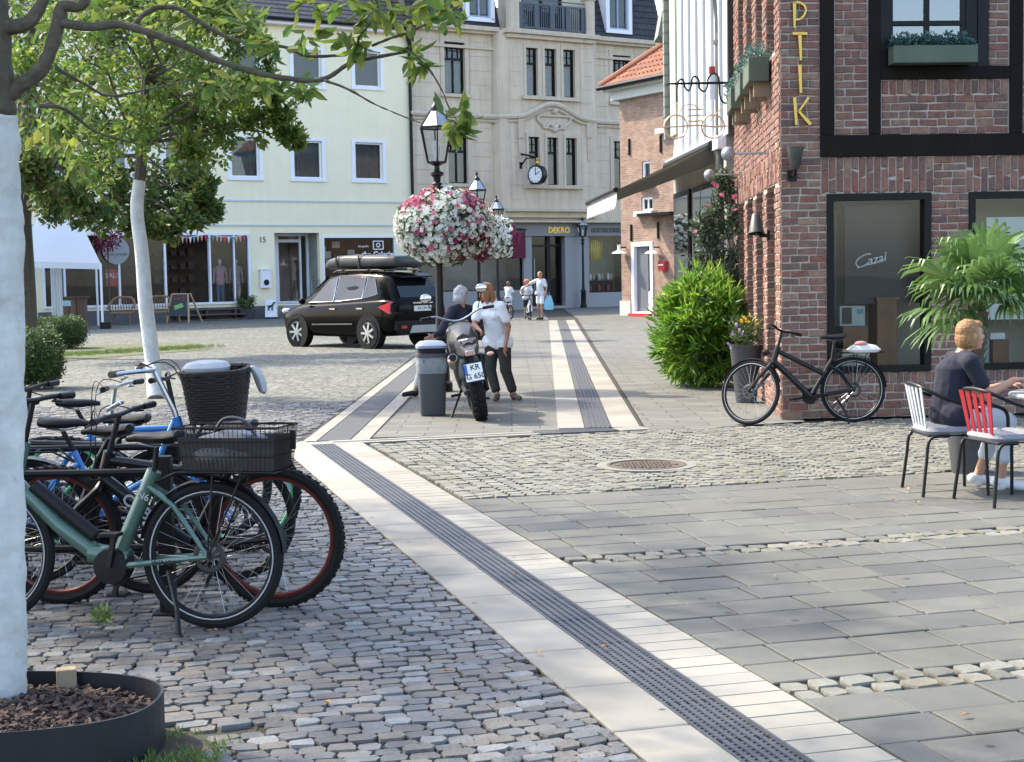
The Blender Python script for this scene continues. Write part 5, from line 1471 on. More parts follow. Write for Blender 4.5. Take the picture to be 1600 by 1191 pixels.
limb([(205, 45), (222, 25), (245, 12), (280, 14), (320, 40), (365, 62), (410, 68), (450, 75), (480, 88), (545, 86)], .013, .005, NT, 5.6)
limb([(0, 45), (40, 38), (60, 15), (75, -20), (110, -90)], .034, .02)
limb([(505, 125), (545, 140), (580, 160), (620, 178), (662, 194)], .006, .0025, 5.5, 5.4, 6)
limb([(642, 80), (668, 105), (690, 140), (700, 165), (715, 190)], .005, .002, 5.5, 5.4, 6)
limb([(562, 86), (560, 60), (575, 40), (590, 10), (575, -20)], .006, .004, 5.5, 5.4, 6)
limb([(580, 72), (610, 60), (640, 50), (680, 30), (720, 8)], .007, .004, 5.5, 5.5, 6)
limb([(60, 165), (100, 170), (140, 200), (165, 212), (215, 225)], .011, .004, NT, 6.2, 6)
limb([(85, 105), (130, 130), (170, 150), (230, 140), (300, 125)], .010, .003, NT, 6.4, 6)
limb([(230, 50), (245, 85), (262, 110), (290, 75)], .008, .004, 5.7, 5.9, 6)
limb([(140, -160), (250, -220), (420, -200), (600, -120), (720, -40)], .03, .006, NT, 5.2)
limb([(-20, -260), (80, -400), (300, -500), (600, -520)], .06, .02, NT, 4.8)
limb([(-20, -260), (-100, -420), (-200, -600)], .06, .03, NT, 5.4)
roughen(lm.build('branches', 'bark', T1, world=True, smooth=True), .006, .03, 1)
cc, rr = [], []
for (px, py, Y, r_) in [(480, 8, 5.5, .05), (530, -5, 5.5, .06), (585, 10, 5.4, .05), (610, 25, 5.5, .05), (650, 12, 5.5, .06), (690, 5, 5.5, .06), (720, 15, 5.5, .05), (700, 25, 5.4, .04), (660, 100, 5.5, .03), (640, 85, 5.5, .035), (710, 188, 5.4, .045), (725, 185, 5.4, .04), (715, 205, 5.4, .02), (560, 20, 5.5, .04), (430, 70, 5.6, .05), (560, 70, 5.5, .03), (470, 130, 5.6, .04), (415, 130, 5.7, .04), (340, 130, 5.9, .05), (60, 200, 6, .06), (110, 210, 6.1, .06), (140, 140, 6, .05), (90, 40, 5.9, .05), (160, 25, 6, .06), (250, 30, 5.9, .06), (330, 18, 5.8, .06), (400, 35, 5.7, .06), (120, 255, 6.1, .03), (480, 60, 5.6, .04), (540, 45, 5.5, .05)]:
    cc.append(A(px, py, Y)); rr.append(r_)
leaves('twig_leaves', cc, rr, 13, .075, .036, 'leaf_lime', T1, seed=8, droop=.4, bias=.5)
cc, rr = [], []          # crown above the picture, shading the paving
for _ in range(120):
    v = Vector((g.gauss(0, 1), g.gauss(0, 1), g.gauss(0, .6))).normalized() * g.uniform(.25, 1) ** .5
    p = Vector((-1.6 + v.x * 3.3, 5.4 + v.y * 3.0, 5.3 + v.z * 1.6))
    if p.z - EYE > p.y * .205 or p.y < 2.5: cc.append(p); rr.append(.42)
leaves('crown', cc, rr, 110, .085, .05, 'leaf_lime', T1, seed=9, droop=.3)
# --- unseen tree added out of view on the left to shade the bicycles
b0_ = Vector((-6.3, 10.6, 0)); T0 = thing('added_shade_tree', 'unseen tree added beside the bicycle rack for its shade', 'tree', b0_)
MB().tube([b0_, b0_ + Vector((0, 0, 2)), b0_ + Vector((.1, 0, 4.2))], [.14, .11, .09], 10).build('trunk', 'bark_white', T0, world=True, smooth=True)
cc = [b0_ + Vector((v.x * 3.2, v.y * 3.2, 5.4 + v.z * 1.3)) for v in [Vector((g.gauss(0, 1), g.gauss(0, 1), g.gauss(0, 1))).normalized() * g.uniform(.1, 1) ** .5 for _ in range(170)]]
cc = [p for p in cc if p.x < -.36 * p.y - .3 or p.z - EYE > .2 * p.y]
leaves('crown', cc, .45, 110, .1, .06, 'leaf_lime', T0, seed=14, droop=.3)
# steel ring with mulch
RG = thing('tree_ring', 'low dark steel edging ring filled with bark mulch round the near tree', 'planter ring', (-2.0, 5.55, 0))
rc_, rx, ry = Vector((-2.13, 5.44, 0)), .84, .42
def sup(a, k=1.0, z=0): c, s_ = math.cos(a), math.sin(a); e = .75; return rc_ + Vector((rx * k * math.copysign(abs(c) ** e, c), ry * k * math.copysign(abs(s_) ** e, s_), z))
N = 64; t = MB()
O_ = [[sup(2 * PI * i / N, 1, z) for i in range(N)] for z in (-.02, .175)]; I_ = [[sup(2 * PI * i / N, .988, z) for i in range(N)] for z in (.175, -.02)]
t.loft(O_ + I_, cap=False); t.build('edging', mat('ring_steel', (.024, .028, .032), .55, metal=.5, var=.35, scale=6), RG, smooth=False, world=True)
mat('mulch', (.06, .035, .025), .95, pal=[(.05, .028, .02), (.085, .05, .036), (.035, .02, .016), (.11, .07, .05), (.065, .036, .026)], var=.3, scale=40)
mt = MB(); mt.loft([[sup(2 * PI * i / N, .985, .09) for i in range(N)], [sup(2 * PI * i / N, .4, .115) for i in range(N)], [sup(2 * PI * i / N, .05, .13) for i in range(N)]]); mt.build('soil', 'mulch', RG, world=True)
mt = MB()
for _ in range(2600):
    a_ = g.uniform(0, 2 * PI); k_ = math.sqrt(g.random()) * .95; p = sup(a_, k_, .105 + g.uniform(0, .02) + (1 - k_) * .02)
    if p.x > -2.9: mt.box(p, (g.uniform(.012, .05), g.uniform(.008, .02), g.uniform(.004, .012)), Euler((g.uniform(-.6, .6), g.uniform(-.6, .6), g.uniform(0, 6.3))).to_matrix(), g.random())
mt.build('bark_chips', 'mulch', RG, world=True, kind='stuff')
t = MB(); t.box(sup(1.15, .93, .13), (.075, .06, .13), .3); t.build('marker_post', mat('old_wood', (.30, .23, .15), .85, var=.4, scale=10), RG, world=True, bev=.006)
# worn earth and grass beside the ring
mat('worn_earth', (.085, .06, .04), .95, var=.55, scale=14, bump=1.0, bscale=70, dirt=((.15, .12, .085), 9.0, .58))
we = MB(); NN = 26
for i in range(NN):
    for j in range(12):
        def gpnt(a, b): x = lerp(-3.0, -.98, a / NN); y = lerp(4.6, 5.72, b / 12); return Vector((x, y, -.018 + .022 * mnoise.noise(Vector((x * 5, y * 5, 0))) + .008 * mnoise.noise(Vector((x * 19, y * 19, 3)))))
        we.quad(gpnt(i, j), gpnt(i + 1, j), gpnt(i + 1, j + 1), gpnt(i, j + 1))
tag(we.build('earth_patch', 'worn_earth', smooth=True), kind='structure')
mat('grass_blade', (.1, .2, .04), pal=[(.08, .16, .025), (.14, .24, .04), (.20, .28, .06), (.06, .12, .02), (.22, .22, .09)], trans=.4, **LEAFP)
gc = []
for _ in range(230):
    x, y = g.uniform(-1.75, -1.02), g.uniform(4.95, 5.58)
    if mnoise.noise(Vector((x * 4, y * 4, 7))) > -.05: gc.append((x, y, .0))
gr = leaves('grass', gc, .03, 8, .036, .006, 'grass_blade', None, seed=12, droop=-.9, flat=.2, bias=.2)
tag(gr, 'short grass tufts growing in worn earth beside the steel ring', 'grass', kind='stuff')
wd = thing('weed', 'small green weed growing from the cobbles under the green bicycle', 'weed', G(160, 968))
leaves('leaves', [G(160, 965, z_) for z_ in (.02, .06, .1)], [.03, .035, .03], 30, .05, .016, 'grass_blade', wd, seed=13, droop=-.5)

# --- clipped box bushes
def boxbush(px, py, w, h, d, label, seed):
    p = G(px, py); o = thing('box_bush', label, 'bush', p, group='clipped bushes by the square')
    gg = random.Random(seed); cc = []
    for _ in range(330):
        v = Vector((gg.uniform(-1, 1), gg.uniform(-1, 1), gg.uniform(-.9, 1))); m_ = (abs(v.x) ** 3.2 + abs(v.y) ** 3.2 + abs(v.z) ** 3.2) ** (1 / 3.2); v = v / m_ * gg.uniform(.82, 1)
        cc.append(p + Vector((v.x * w / 2, v.y * d / 2, h / 2 + v.z * h / 2 + .05)))
    leaves('foliage', cc, .1, 34, .05, .028, 'leaf_box', o, seed=seed, droop=-.1)
    MB().ell(p + Vector((0, 0, h / 2 + .03)), (w * .4, d * .4, h * .42)).build('core', 'leaf_box', o, world=True)
    return o
boxbush(92, 545, 1.3, .72, 1.1, 'dark clipped box bush under the white party tent', 21)
boxbush(45, 607, 1.0, .84, .95, 'sunlit clipped box bush just beside the near white trunk', 22)
sheet('verge', [G(30, 572)[:2], G(150, 560)[:2], G(330, 546)[:2], G(300, 536)[:2], G(80, 540)[:2]], 0.004, mat('verge_soil', (.11, .12, .055), .95, var=.5, scale=3, bump=.5))

vc = [lerp(G(95, 556), G(320, 543), f_) + Vector((g.uniform(-.5, .5), g.uniform(-.7, .7), .01)) for f_ in [g.random() for _ in range(500)]]
tag(leaves('grass', vc, .06, 10, .07, .012, 'grass_blade', None, seed=15, droop=-.6, flat=.3, bias=.2), 'thin grass on the verge beyond the bushes', 'grass', kind='stuff')
# --- bright bush, climbing rose, flower pot by the corner house
bp_ = G(1095, 603); BU = thing('bamboo_bush', 'bright yellow-green leafy bush against the side of the corner house', 'bush', bp_)
cc = []; gg = random.Random(31)
for _ in range(230):
    v = Vector((gg.gauss(0, 1), gg.gauss(0, 1), gg.gauss(0, 1))).normalized() * gg.uniform(.55, 1)
    cc.append(bp_ + Vector((v.x * .62, v.y * .75, .82 + v.z * .78 + .1 * v.x)))
leaves('foliage', cc, .14, 26, .19, .042, 'leaf_bamboo', BU, seed=32, droop=.35, bias=.9, outward=(bp_.x, bp_.y, .3))
MB().ell(bp_ + Vector((.05, .05, .8)), (.46, .55, .62), 10, 8).build('core', 'leaf_rose', BU, world=True)
t = MB()
for i in range(9):
    a_ = i * .7; t.tube([bp_ + Vector((.1 * math.cos(a_), .1 * math.sin(a_), 0)), bp_ + Vector((.35 * math.cos(a_), .4 * math.sin(a_), .8)), bp_ + Vector((.5 * math.cos(a_), .6 * math.sin(a_), 1.3))], [.012, .009, .005], 5)
t.build('stems', 'bark', BU, world=True)
RO = thing('climbing_rose', 'dark climbing rose with pale blooms above the bright bush', 'climber', (3.05, 23.2, 0))
cc = []; 
for (px, py, r_) in [(1120, 440, .38), (1140, 400, .32), (1110, 400, .34), (1130, 360, .3), (1105, 370, .2), (1150, 340, .2), (1118, 330, .2), (1135, 300, .14), (1140, 460, .3), (1095, 350, .14), (1130, 280, .08), (1150, 430, .25)]:
    for _ in range(8):
        v = Vector((gg.gauss(0, 1), gg.gauss(0, 1), gg.gauss(0, 1))).normalized() * gg.uniform(.2, 1) * r_; cc.append(A(px, py, 23.3) + v)
leaves('foliage', cc, .13, 34, .075, .045, 'leaf_rose', RO, seed=33, droop=.2)
t = MB()
for dx in (-.12, .05, .2): t.tube(wander((3.08 + dx, 23.25, 0), (3.0 + dx, 23.2, 2.9), 6, .12, gg), [.02, .018, .016, .014, .012, .009, .006], 6)
t.build('stems', 'bark', RO, world=True)
def blooms(name, pts, r, m, parent, dirs=None, n=6, world=True):
    V, F = [], []
    for i, p in enumerate(pts):
        d = Vector(dirs[i]).normalized() if dirs else Vector((gg.gauss(0, 1), gg.gauss(0, 1) - .6, gg.gauss(0, 1))).normalized()
        x, y, z = frame_to(d); b0 = len(V); rr_ = r * gg.uniform(.75, 1.2)
        V.append(Vector(p) - z * rr_ * .3)
        for k in range(n * 2):
            a_ = PI * k / n; q_ = rr_ * (1 if k % 2 else .8); V.append(Vector(p) + (x * math.cos(a_) + y * math.sin(a_)) * q_ + z * rr_ * (.1 if k % 2 else .2))
        for k in range(n * 2): F.append((b0, b0 + 1 + k, b0 + 1 + (k + 1) % (n * 2)))
    return np_obj(name, np.array([tuple(v) for v in V]), np.array(F), m, parent, t=np.repeat(nrg.uniform(0, 1, len(pts)), n * 2 + 1), world=world)
mat('petal_white', (.8, .8, .75), .6, pal=[(.78, .77, .72), (.70, .72, .62), (.80, .80, .78), (.66, .70, .56)], var=.08, trans=.3)
mat('petal_pink', (.6, .1, .25), .6, pal=[(.55, .10, .22), (.70, .26, .36), (.42, .05, .14), (.62, .16, .28)], var=.1, trans=.3)
mat('petal_magenta', (.25, .01, .08), .6, pal=[(.20, .008, .05), (.30, .015, .09), (.15, .006, .04)], var=.1, trans=.3)
mat('petal_yellow', (.6, .35, .02), .6, pal=[(.62, .40, .03), (.70, .50, .06), (.5, .25, .02)], var=.1, trans=.3)
mat('petal_violet', (.3, .15, .4), .6, pal=[(.30, .16, .42), (.42, .28, .5)], var=.1, trans=.3)
blooms('blooms', [A(px, py, 23.0) for px, py in ((1128, 305), (1108, 322), (1148, 328), (1086, 362), (1148, 308), (1118, 290))], .05, 'petal_pink', RO)
FPOT = thing('flower_planter', 'tall tapered grey planter with yellow and violet flowers beside the leaning bicycle', 'planter', G(1166, 628))
mat('planter_grey', (.05, .053, .058), .55, var=.2, scale=5)
t = MB(); t.lathe([(.13, 0), (.20, .66), (.22, .72), (.19, .72), (.175, .66)], 20); t.build('pot', 'planter_grey', FPOT, smooth=True)
fb = G(1166, 628)
leaves('foliage', [fb + Vector((gg.uniform(-.18, .18), gg.uniform(-.15, .15), .74 + gg.uniform(0, .28))) for _ in range(30)], .09, 22, .085, .016, 'leaf_box', FPOT, seed=36, droop=-.5)
blooms('yellow_blooms', [A(px, py, 18.95) for px, py in ((1163, 497), (1172, 493), (1178, 498), (1183, 505), (1168, 503), (1158, 502))], .035, 'petal_yellow', FPOT)
blooms('violet_blooms', [A(px, py, 18.9) for px, py in ((1150, 508), (1155, 516), (1145, 522), (1160, 520), (1138, 538), (1142, 543))], .03, 'petal_violet', FPOT)
# --- fan palm behind the cafe seat
PL = thing('fan_palm', 'potted fan palm with drooping green fronds in front of the shop windows', 'palm', G(1515, 738))
pb = G(1515, 738); gg = random.Random(41)
t = MB(); t.lathe([(.14, 0), (.185, .36), (.19, .40), (.165, .40), (.16, .35)], 20); t.build('pot', 'planter_grey', PL, smooth=True)
t = MB(); t.tube([pb + Vector((0, 0, .3)), pb + Vector((.05, .02, .8)), pb + Vector((.1, 0, 1.3))], [.06, .055, .05], 9)
for i in range(60): a_ = i * 2.4; z_ = .4 + i * .0145; t.bar(pb + Vector((.1 * (z_ - .3), 0, z_)) + Vector((math.cos(a_), math.sin(a_), 0)) * .05, pb + Vector((.1 * (z_ - .3), 0, z_ + .05)) + Vector((math.cos(a_), math.sin(a_), 0)) * .075, .02, .004)
t.build('trunk', 'bark', PL, world=True)
mat('palm_leaf', (.1, .2, .05), .45, pal=[(.06, .13, .035), (.10, .19, .05), (.15, .25, .07), (.08, .16, .04)], var=.12, trans=.35)
ctr = pb + Vector((.1, 0, 1.3))
fronds = [(1428, 425, -.3), (1452, 470, -.35), (1475, 400, 0), (1530, 385, .1), (1550, 380, -.2), (1585, 400, 0), (1440, 520, -.2), (1465, 545, -.1), (1510, 480, -.5), (1590, 470, -.3), (1545, 500, -.4), (1600, 430, .3), (1490, 440, .3), (1560, 430, -.55), (1620, 500, -.2), (1500, 400, -.3)]
for i, (px, py, dy) in enumerate(fronds):
    hub = lerp(ctr, A(px, py, 12.34 + dy), .52); hub.z += .10
    f = MB(); f.tube([ctr, lerp(ctr, hub, .5) + Vector((0, 0, .05)), hub], [.012, .009, .007], 5)
    out = (hub - ctr); out.normalize(); side = out.cross(Vector((0, 0, 1)))
    if side.length < .2: side = Vector((1, 0, 0))
    side.normalize(); nrm = side.cross(out); nb = 26
    for k in range(nb):
        a_ = R(-105 + 210 * k / (nb - 1)); d_ = (out * math.cos(a_) + side * math.sin(a_)).normalized(); ln = gg.uniform(.42, .52) * (.75 + .25 * math.cos(a_)); w = .017
        sd = d_.cross(nrm).normalized(); p0 = hub; p1 = hub + d_ * ln * .55; p2 = p1 + d_ * ln * .3 + Vector((0, 0, -.05 - .04 * gg.random())); p3 = p2 + d_ * ln * .1 + Vector((0, 0, -.10 * gg.uniform(.4, 1.3)))
        f.addm([p0, p1 + sd * w + nrm * .005, p1 - sd * w + nrm * .005, p2 + sd * w * .7, p2 - sd * w * .7, p3], [(0, 1, 2), (1, 3, 4, 2), (3, 5, 4)], gg.random())
    f.build('frond', 'palm_leaf', PL, world=True)
# ================================================================ STREET FURNITURE AND SHOP THINGS
mat('lamp_black', (.007, .008, .010), .45, spec=.3, var=.2)
mat('steel', (.45, .46, .47), .3, metal=.9, var=.12)
mat('chrome', (.62, .63, .65), .15, metal=1.0, var=.05)
mat('rubber', (.009, .009, .009), .8, spec=.25, var=.25, scale=30)
mat('black_plastic', (.007, .007, .008), .5, spec=.25, var=.2)
mat('lamp_top', (.42, .45, .48), .35, metal=.6, var=.15)
glass('lamp_glass', (.93, .96, .97), 1.45)
def lamp(px, py, label, grp='old style street lanterns'):
    o = thing('street_lamp', label, 'street lamp', G(px, py), group=grp)
    return o
L1 = lamp(690, 611, 'nearest black street lantern, carrying the large white and pink flower ball')
t = MB(); t.lathe([(.17, 0), (.17, .12), (.13, .16), (.12, .75), (.15, .8), (.10, .86), (.075, .95), (.06, 1.2), (.052, 2.2), (.048, 3.05), (.085, 3.08), (.085, 3.14), (.05, 3.17), (.06, 3.24), (.10, 3.27), (.10, 3.31), (.045, 3.34), (.03, 3.5)], 14); t.build('post', 'lamp_black', L1, smooth=True)
def sq(r, z, a0=PI / 4, n=4): return [Vector((r * math.cos(a0 + k * 2 * PI / n), r * math.sin(a0 + k * 2 * PI / n), z)) for k in range(n)]
A6 = PI / 6 + .12
zb, zt, rb, rt = 3.46, 3.98, .15, .255
cg = MB(); B_, T_ = sq(rb, zb, A6, 6), sq(rt, zt, A6, 6)
for k in range(6):
    cg.tube([B_[k], T_[k]], .011, 5); cg.tube([B_[k], B_[(k + 1) % 6]], .013, 5); cg.tube([T_[k], T_[(k + 1) % 6]], .02, 5)
cg.lathe([(.03, 3.40), (.15, 3.46), (.03, 3.47)], 6); lc = cg.build('lantern_cage', 'lamp_black', L1)
for k in range(6):
    MB().quad(B_[k] * 1, B_[(k + 1) % 6], T_[(k + 1) % 6], T_[k]).build('pane', 'lamp_glass', lc)
t = MB(); t.loft([sq(.27, zt, A6, 6), sq(.15, zt + .17, A6, 6), sq(.10, zt + .24, A6, 6), sq(.085, zt + .245, A6, 6)]); t.build('hood', 'lamp_top', L1)
t = MB(); t.lathe([(.085, zt + .24), (.085, zt + .30), (.05, zt + .34), (.018, zt + .38), (.035, zt + .42), (.03, zt + .46), (.0, zt + .5)], 10)
for k in range(6): t.tube([sq(.275, zt, A6, 6)[k], sq(.152, zt + .175, A6, 6)[k], sq(.1, zt + .245, A6, 6)[k]], .009, 4)
t.build('finial', 'lamp_black', L1, smooth=True)
t = MB(); t.lathe([(.035, 3.47), (.04, 3.52), (.045, 3.6), (.06, 3.68), (.04, 3.78), (.0, 3.80)], 10); t.build('bulb', 'white_paint', lc, smooth=True); L1.scale = (.95, .95, .94)
for px, py, lb in ((750, 531, 'second street lantern along the lane, behind the big flower ball'), (779, 506, 'third street lantern, smaller, rising above the farther flower ball'), (912, 481, 'farthest street lantern, standing before the jeweller window')):
    c = copy_tree(L1); c.location = G(px, py); c.rotation_euler = (0, 0, .3 * px); c['label'] = lb
def basket(px, py, Y, rx, rz, label, mix, n, seed):
    global gg
    gg = random.Random(seed); c = A(px, py, Y); o = thing('flower_basket', label, 'flower basket', c, group='hanging flower balls on the lanterns')
    MB().ell(c, (rx * .8, rx * .8, rz * .8), 14, 10).build('core', 'leaf_rose', o, world=True)
    MB().torus(c + Vector((0, 0, -rz * .1)), (0, 0, 1), rx * .55, .02, 20, 6).build('hoop', 'lamp_black', o, world=True)
    P_, D_ = [], []
    for _ in range(n):
        v = Vector((gg.gauss(0, 1), gg.gauss(0, 1), gg.gauss(0, 1))).normalized(); k = gg.uniform(.86, 1.06) + .10 * mnoise.noise(v * 2.2)
        P_.append(c + Vector((v.x * rx, v.y * rx, v.z * rz)) * k); D_.append(v + Vector((0, -.25, .1)))
    leaves('foliage', [p * .96 + c * .04 for p in P_[::4]], .06, 10, .06, .03, 'leaf_box', o, seed=seed, droop=.3)
    groups = {}
    for p, d in zip(P_, D_): groups.setdefault(mix(p - c, gg), []).append((p, d))
    for m_, lst in groups.items(): blooms('petunias', [a for a, b in lst], .041 if Y < 30 else .056, m_, o, [b for a, b in lst])['kind'] = 'stuff'
    return o
def mix1(v, g_):
    if v.z > .25 and (v.x < -.1 or v.x > .28) and g_.random() < .75: return 'petal_pink'
    if v.x > .12 and v.z < -.15 and g_.random() < .28: return 'petal_magenta'
    return 'petal_pink' if g_.random() < .10 else 'petal_white'
basket(694, 353, 22.08, .69, .53, 'large ball of white and pink petunias on the nearest lantern', mix1, 2300, 51)
basket(752, 368, 38.0, .62, .6, 'mixed magenta and white petunia ball on the second lantern', lambda v, g_: 'petal_magenta' if v.x < .25 and g_.random() < .8 else 'petal_white', 700, 52)
basket(782, 372, 45.0, .55, .58, 'smallest petunia ball, white turning magenta, on the third lantern', lambda v, g_: 'petal_white' if v.x < .32 and g_.random() < .9 else 'petal_magenta', 500, 53)
# litter bin
BN = thing('litter_bin', 'grey plastic litter bin with rounded lid beside the motorcycle', 'bin', G(676, 648), rz=.12)
mat('bin_grey', (.055, .06, .068), .5, var=.12, scale=4)
def rsq(w, d, z, n=20, e=.35): return [Vector((w / 2 * math.copysign(abs(math.cos(a)) ** e, math.cos(a)), d / 2 * math.copysign(abs(math.sin(a)) ** e, math.sin(a)), z)) for a in [2 * PI * k / n for k in range(n)]]
t = MB(); t.loft([rsq(.28, .28, 0), rsq(.30, .30, .03), rsq(.345, .345, .56), rsq(.35, .35, .70)]); t.build('body', 'bin_grey', BN, smooth=True)
t = MB(); t.loft([rsq(.385, .385, .69), rsq(.385, .385, .735), rsq(.345, .345, .74)]); t.build('rim', 'bin_grey', BN, smooth=True)
t = MB(); t.loft([rsq(.33, .33, .735), rsq(.335, .335, .80)]); t.build('collar', 'void', BN)
t = MB(); t.loft([rsq(.37, .37, .80), rsq(.37, .37, .83), rsq(.28, .28, .875), rsq(.12, .12, .89)]); t.build('lid', mat('bin_lid', (.22, .26, .32), .35, var=.1), BN, smooth=True)
t = MB(); t.loft([[p * 1.0 for p in rsq(.36, .36, .71)], rsq(.372, .372, .60), rsq(.363, .363, .53), rsq(.352, .352, .50)], cap=False); t.build('liner_bag', mat('bag_film', (.26, .28, .30), .3, var=.4, scale=14, bump=1.0, bscale=18), BN, smooth=True)
text_obj('lettering', 'S', .08, 'void', BN, Matrix.Translation((-.10, -.181, .63)) @ Matrix.Rotation(R(90), 4, 'X'), .001)
# perch bench behind the bin
PB2 = thing('perch_bench', 'dark metal perch bench behind the litter bin', 'bench', (-.62, 20.55, 0))
t = MB(); t.box((-.1, 0, .58), (.9, .34, .05)); t.build('seat', 'lamp_black', PB2, bev=.01)
for x in (-.42, .22): t = MB(); t.box((x, 0, .275), (.09, .09, .55)); t.box((x, 0, .01), (.18, .18, .02)); t.build('leg', 'lamp_black', PB2)

# --- window things of the corner house
mat('poster_dark', (.012, .012, .014), .4, var=.3, scale=3); mat('box_wood', (.26, .135, .055), .55, var=.45, scale=3, streak=.35); mat('pale_card', (.45, .52, .50), .6, var=.15)
def fthing(nm, lb, ct, px, py, off, grp=None): a_, b_ = FP.uv(px, py); return thing(nm, lb, ct, FP.pt(a_, iz0, off), group=grp)
def fbox(o, nm, r, d0, d1, m, bev=0):
    w = FP.rect(*r); t = MB(); FP.box(t, w[0], w[1], w[2], w[3], d0, d1); return t.build(nm, m, o, world=True, bev=bev)
o = fthing('hanging_poster', 'dark hanging poster with white script lettering in the shop window', 'poster', 1372, 400, -.25); fbox(o, 'panel', (1331, 318, 1452, 475), -.30, -.28, 'poster_dark'); fbox(o, 'rail', (1326, 314, 1455, 319), -.31, -.27, 'black_metal')
t = MB()
def pen(pp, r=.006): t.tube(smooth_path([FP.pt(*FP.uv(x, y), -.262) for x, y in pp], 4), r, 5)
pen([(1372, 396), (1362, 398), (1352, 404), (1348, 411), (1352, 417), (1361, 415), (1369, 410)], .008); pen([(1350, 419), (1372, 412), (1396, 404)], .004)
text_obj('script_lettering', 'azal', .145, 'white_paint', o, FP.m4(*FP.uv(1380, 405), -.262, .22), .003, world=True, shear=.35)
t.build('script_lettering', 'white_paint', o, world=True)
o = fthing('display_crate', 'low wooden display crate behind the pane', 'crate', 1345, 530, -.3); fbox(o, 'body', (1326, 511, 1366, 547), -.55, -.22, 'box_wood', .008); fbox(o, 'base', (1324, 547, 1368, 575), -.57, -.20, 'shop_wall', .008)
o = fthing('display_plinth', 'tall wooden display plinth behind the pane', 'plinth', 1396, 520, -.3); fbox(o, 'body', (1380, 468, 1412, 574), -.55, -.22, 'box_wood', .008); fbox(o, 'top', (1378, 465, 1414, 469), -.57, -.2, 'box_wood')
o = fthing('photo_card', 'pale display card with dark portrait standing on the low crate', 'card', 1345, 495, -.3); c_ = fbox(o, 'card', (1326, 479, 1366, 511), -.36, -.35, 'pale_card'); fbox(o, 'portrait', (1329, 482, 1345, 508), -.349, -.347, 'poster_dark'); fbox(o, 'swatch', (1353, 484, 1364, 492), -.349, -.347, mat('blue_swatch', (.12, .28, .34), .5))
o = fthing('curtain', 'pale striped curtain at the side of the shop window', 'curtain', 1309, 450, -.3); r_ = FP.rect(1304, 330, 1330, 575); curtain_mesh(FP, r_[0], r_[1], r_[2], r_[3], -.55, .03, .06).build('cloth', 'curtain', o, world=True); fbox(o, 'rail', (1303, 328, 1331, 331), -.58, -.52, 'zinc')
o = fthing('glasses_stand', 'thin metal glasses stand on the tall plinth', 'stand', 1396, 450, -.35); t = MB(); p_ = FP.pt(*FP.uv(1396, 465), -.38); t.cyl(p_, p_ + Vector((0, 0, .22)), .006, n=6); t.bar(p_ + Vector((-.07, 0, .22)), p_ + Vector((.07, 0, .22)), .008, .008); t.build('rod', 'steel', o, world=True); t = MB(); t.lathe([(.05, 0), (.05, .012), (.01, .015)], 12, p_); t.build('foot', 'steel', o, world=True)
o = fthing('window_panel', 'tall white panel with sideways black capitals in the second shop window', 'panel', 1580, 420, -.2); fbox(o, 'board', (1553, 338, 1640, 500), -.24, -.225, mat('panel_white', (.66, .72, .68), .5, var=.05))
for i, ch_ in enumerate('JETZT'): text_obj('letter', ch_, .145, 'void', o, FP.m4(*FP.uv(1583, 363 + i * 22.5), -.222, R(-90)), .002, world=True)
o = fthing('display_box', 'wooden display box with white card behind the seated woman', 'box', 1573, 550, -.3); fbox(o, 'body', (1562, 533, 1588, 572), -.5, -.2, 'box_wood', .006); fbox(o, 'card', (1563, 522, 1586, 532), -.3, -.29, 'panel_white'); fbox(o, 'side_card', (1545, 533, 1561, 572), -.3, -.29, 'pale_card')
# --- lamps, boxes and sign on the corner house
def cone_lamp(pl, u_, z_, label, tilt):
    o = thing('cone_spotlight', label, 'wall lamp', pl.pt(u_, 0, .1), group='grey cone spotlights on the corner house')
    c_ = pl.pt(u_, z_, .16); M_ = Euler((tilt, 0, 0)).to_matrix()
    t = MB(); t.lathe([(.035, -.10), (.045, -.09), (.095, .14), (.085, .14), (.03, -.06)], 16, c_, M_); t.build('shade', 'pipe_grey', o, world=True, smooth=True)
    t = MB(); t.cyl(pl.pt(u_, z_ - .16, 0), pl.pt(u_, z_ - .16, .12), .022, n=8); t.cyl(pl.pt(u_, z_ - .16, .12), c_ + M_ @ Vector((0, 0, -.09)), .02, n=8); pl.box(t, u_ - .05, u_ + .05, z_ - .22, z_ - .1, 0, .03); t.build('arm', 'black_metal', o, world=True)
cone_lamp(FP, *FP.uv(1237, 252), 'grey cone spotlight pointing up below the gold letters', .0)
cone_lamp(LP, 6.1, 2.22, 'grey cone spotlight tilted down on the sunlit side wall', 2.9)
def globe(u_, z_, ln, label):
    o = thing('globe_lamp', label, 'wall lamp', LP.pt(u_, 0, .2), group='globe lamps on thin rods'); e = LP.pt(u_, z_, ln)
    t = MB(); t.cyl(LP.pt(u_, z_, 0), e, .014, n=8); t.cyl(LP.pt(u_, z_, 0), LP.pt(u_, z_, .02), .05, n=10); t.build('rod', 'steel', o, world=True)
    t = MB(); t.ell(e, .085, 14, 10); t.build('globe', 'zinc', o, world=True, smooth=True)
globe(6.1, 3.03, .48, 'upper globe lamp on a long rod near the house corner'); globe(1.7, 3.05, .46, 'farther globe lamp on a thin rod under the awning')
mat('box_green', (.085, .115, .075), .6, var=.25, streak=.2); mat('ball_plant', (.05, .13, .12), .7)
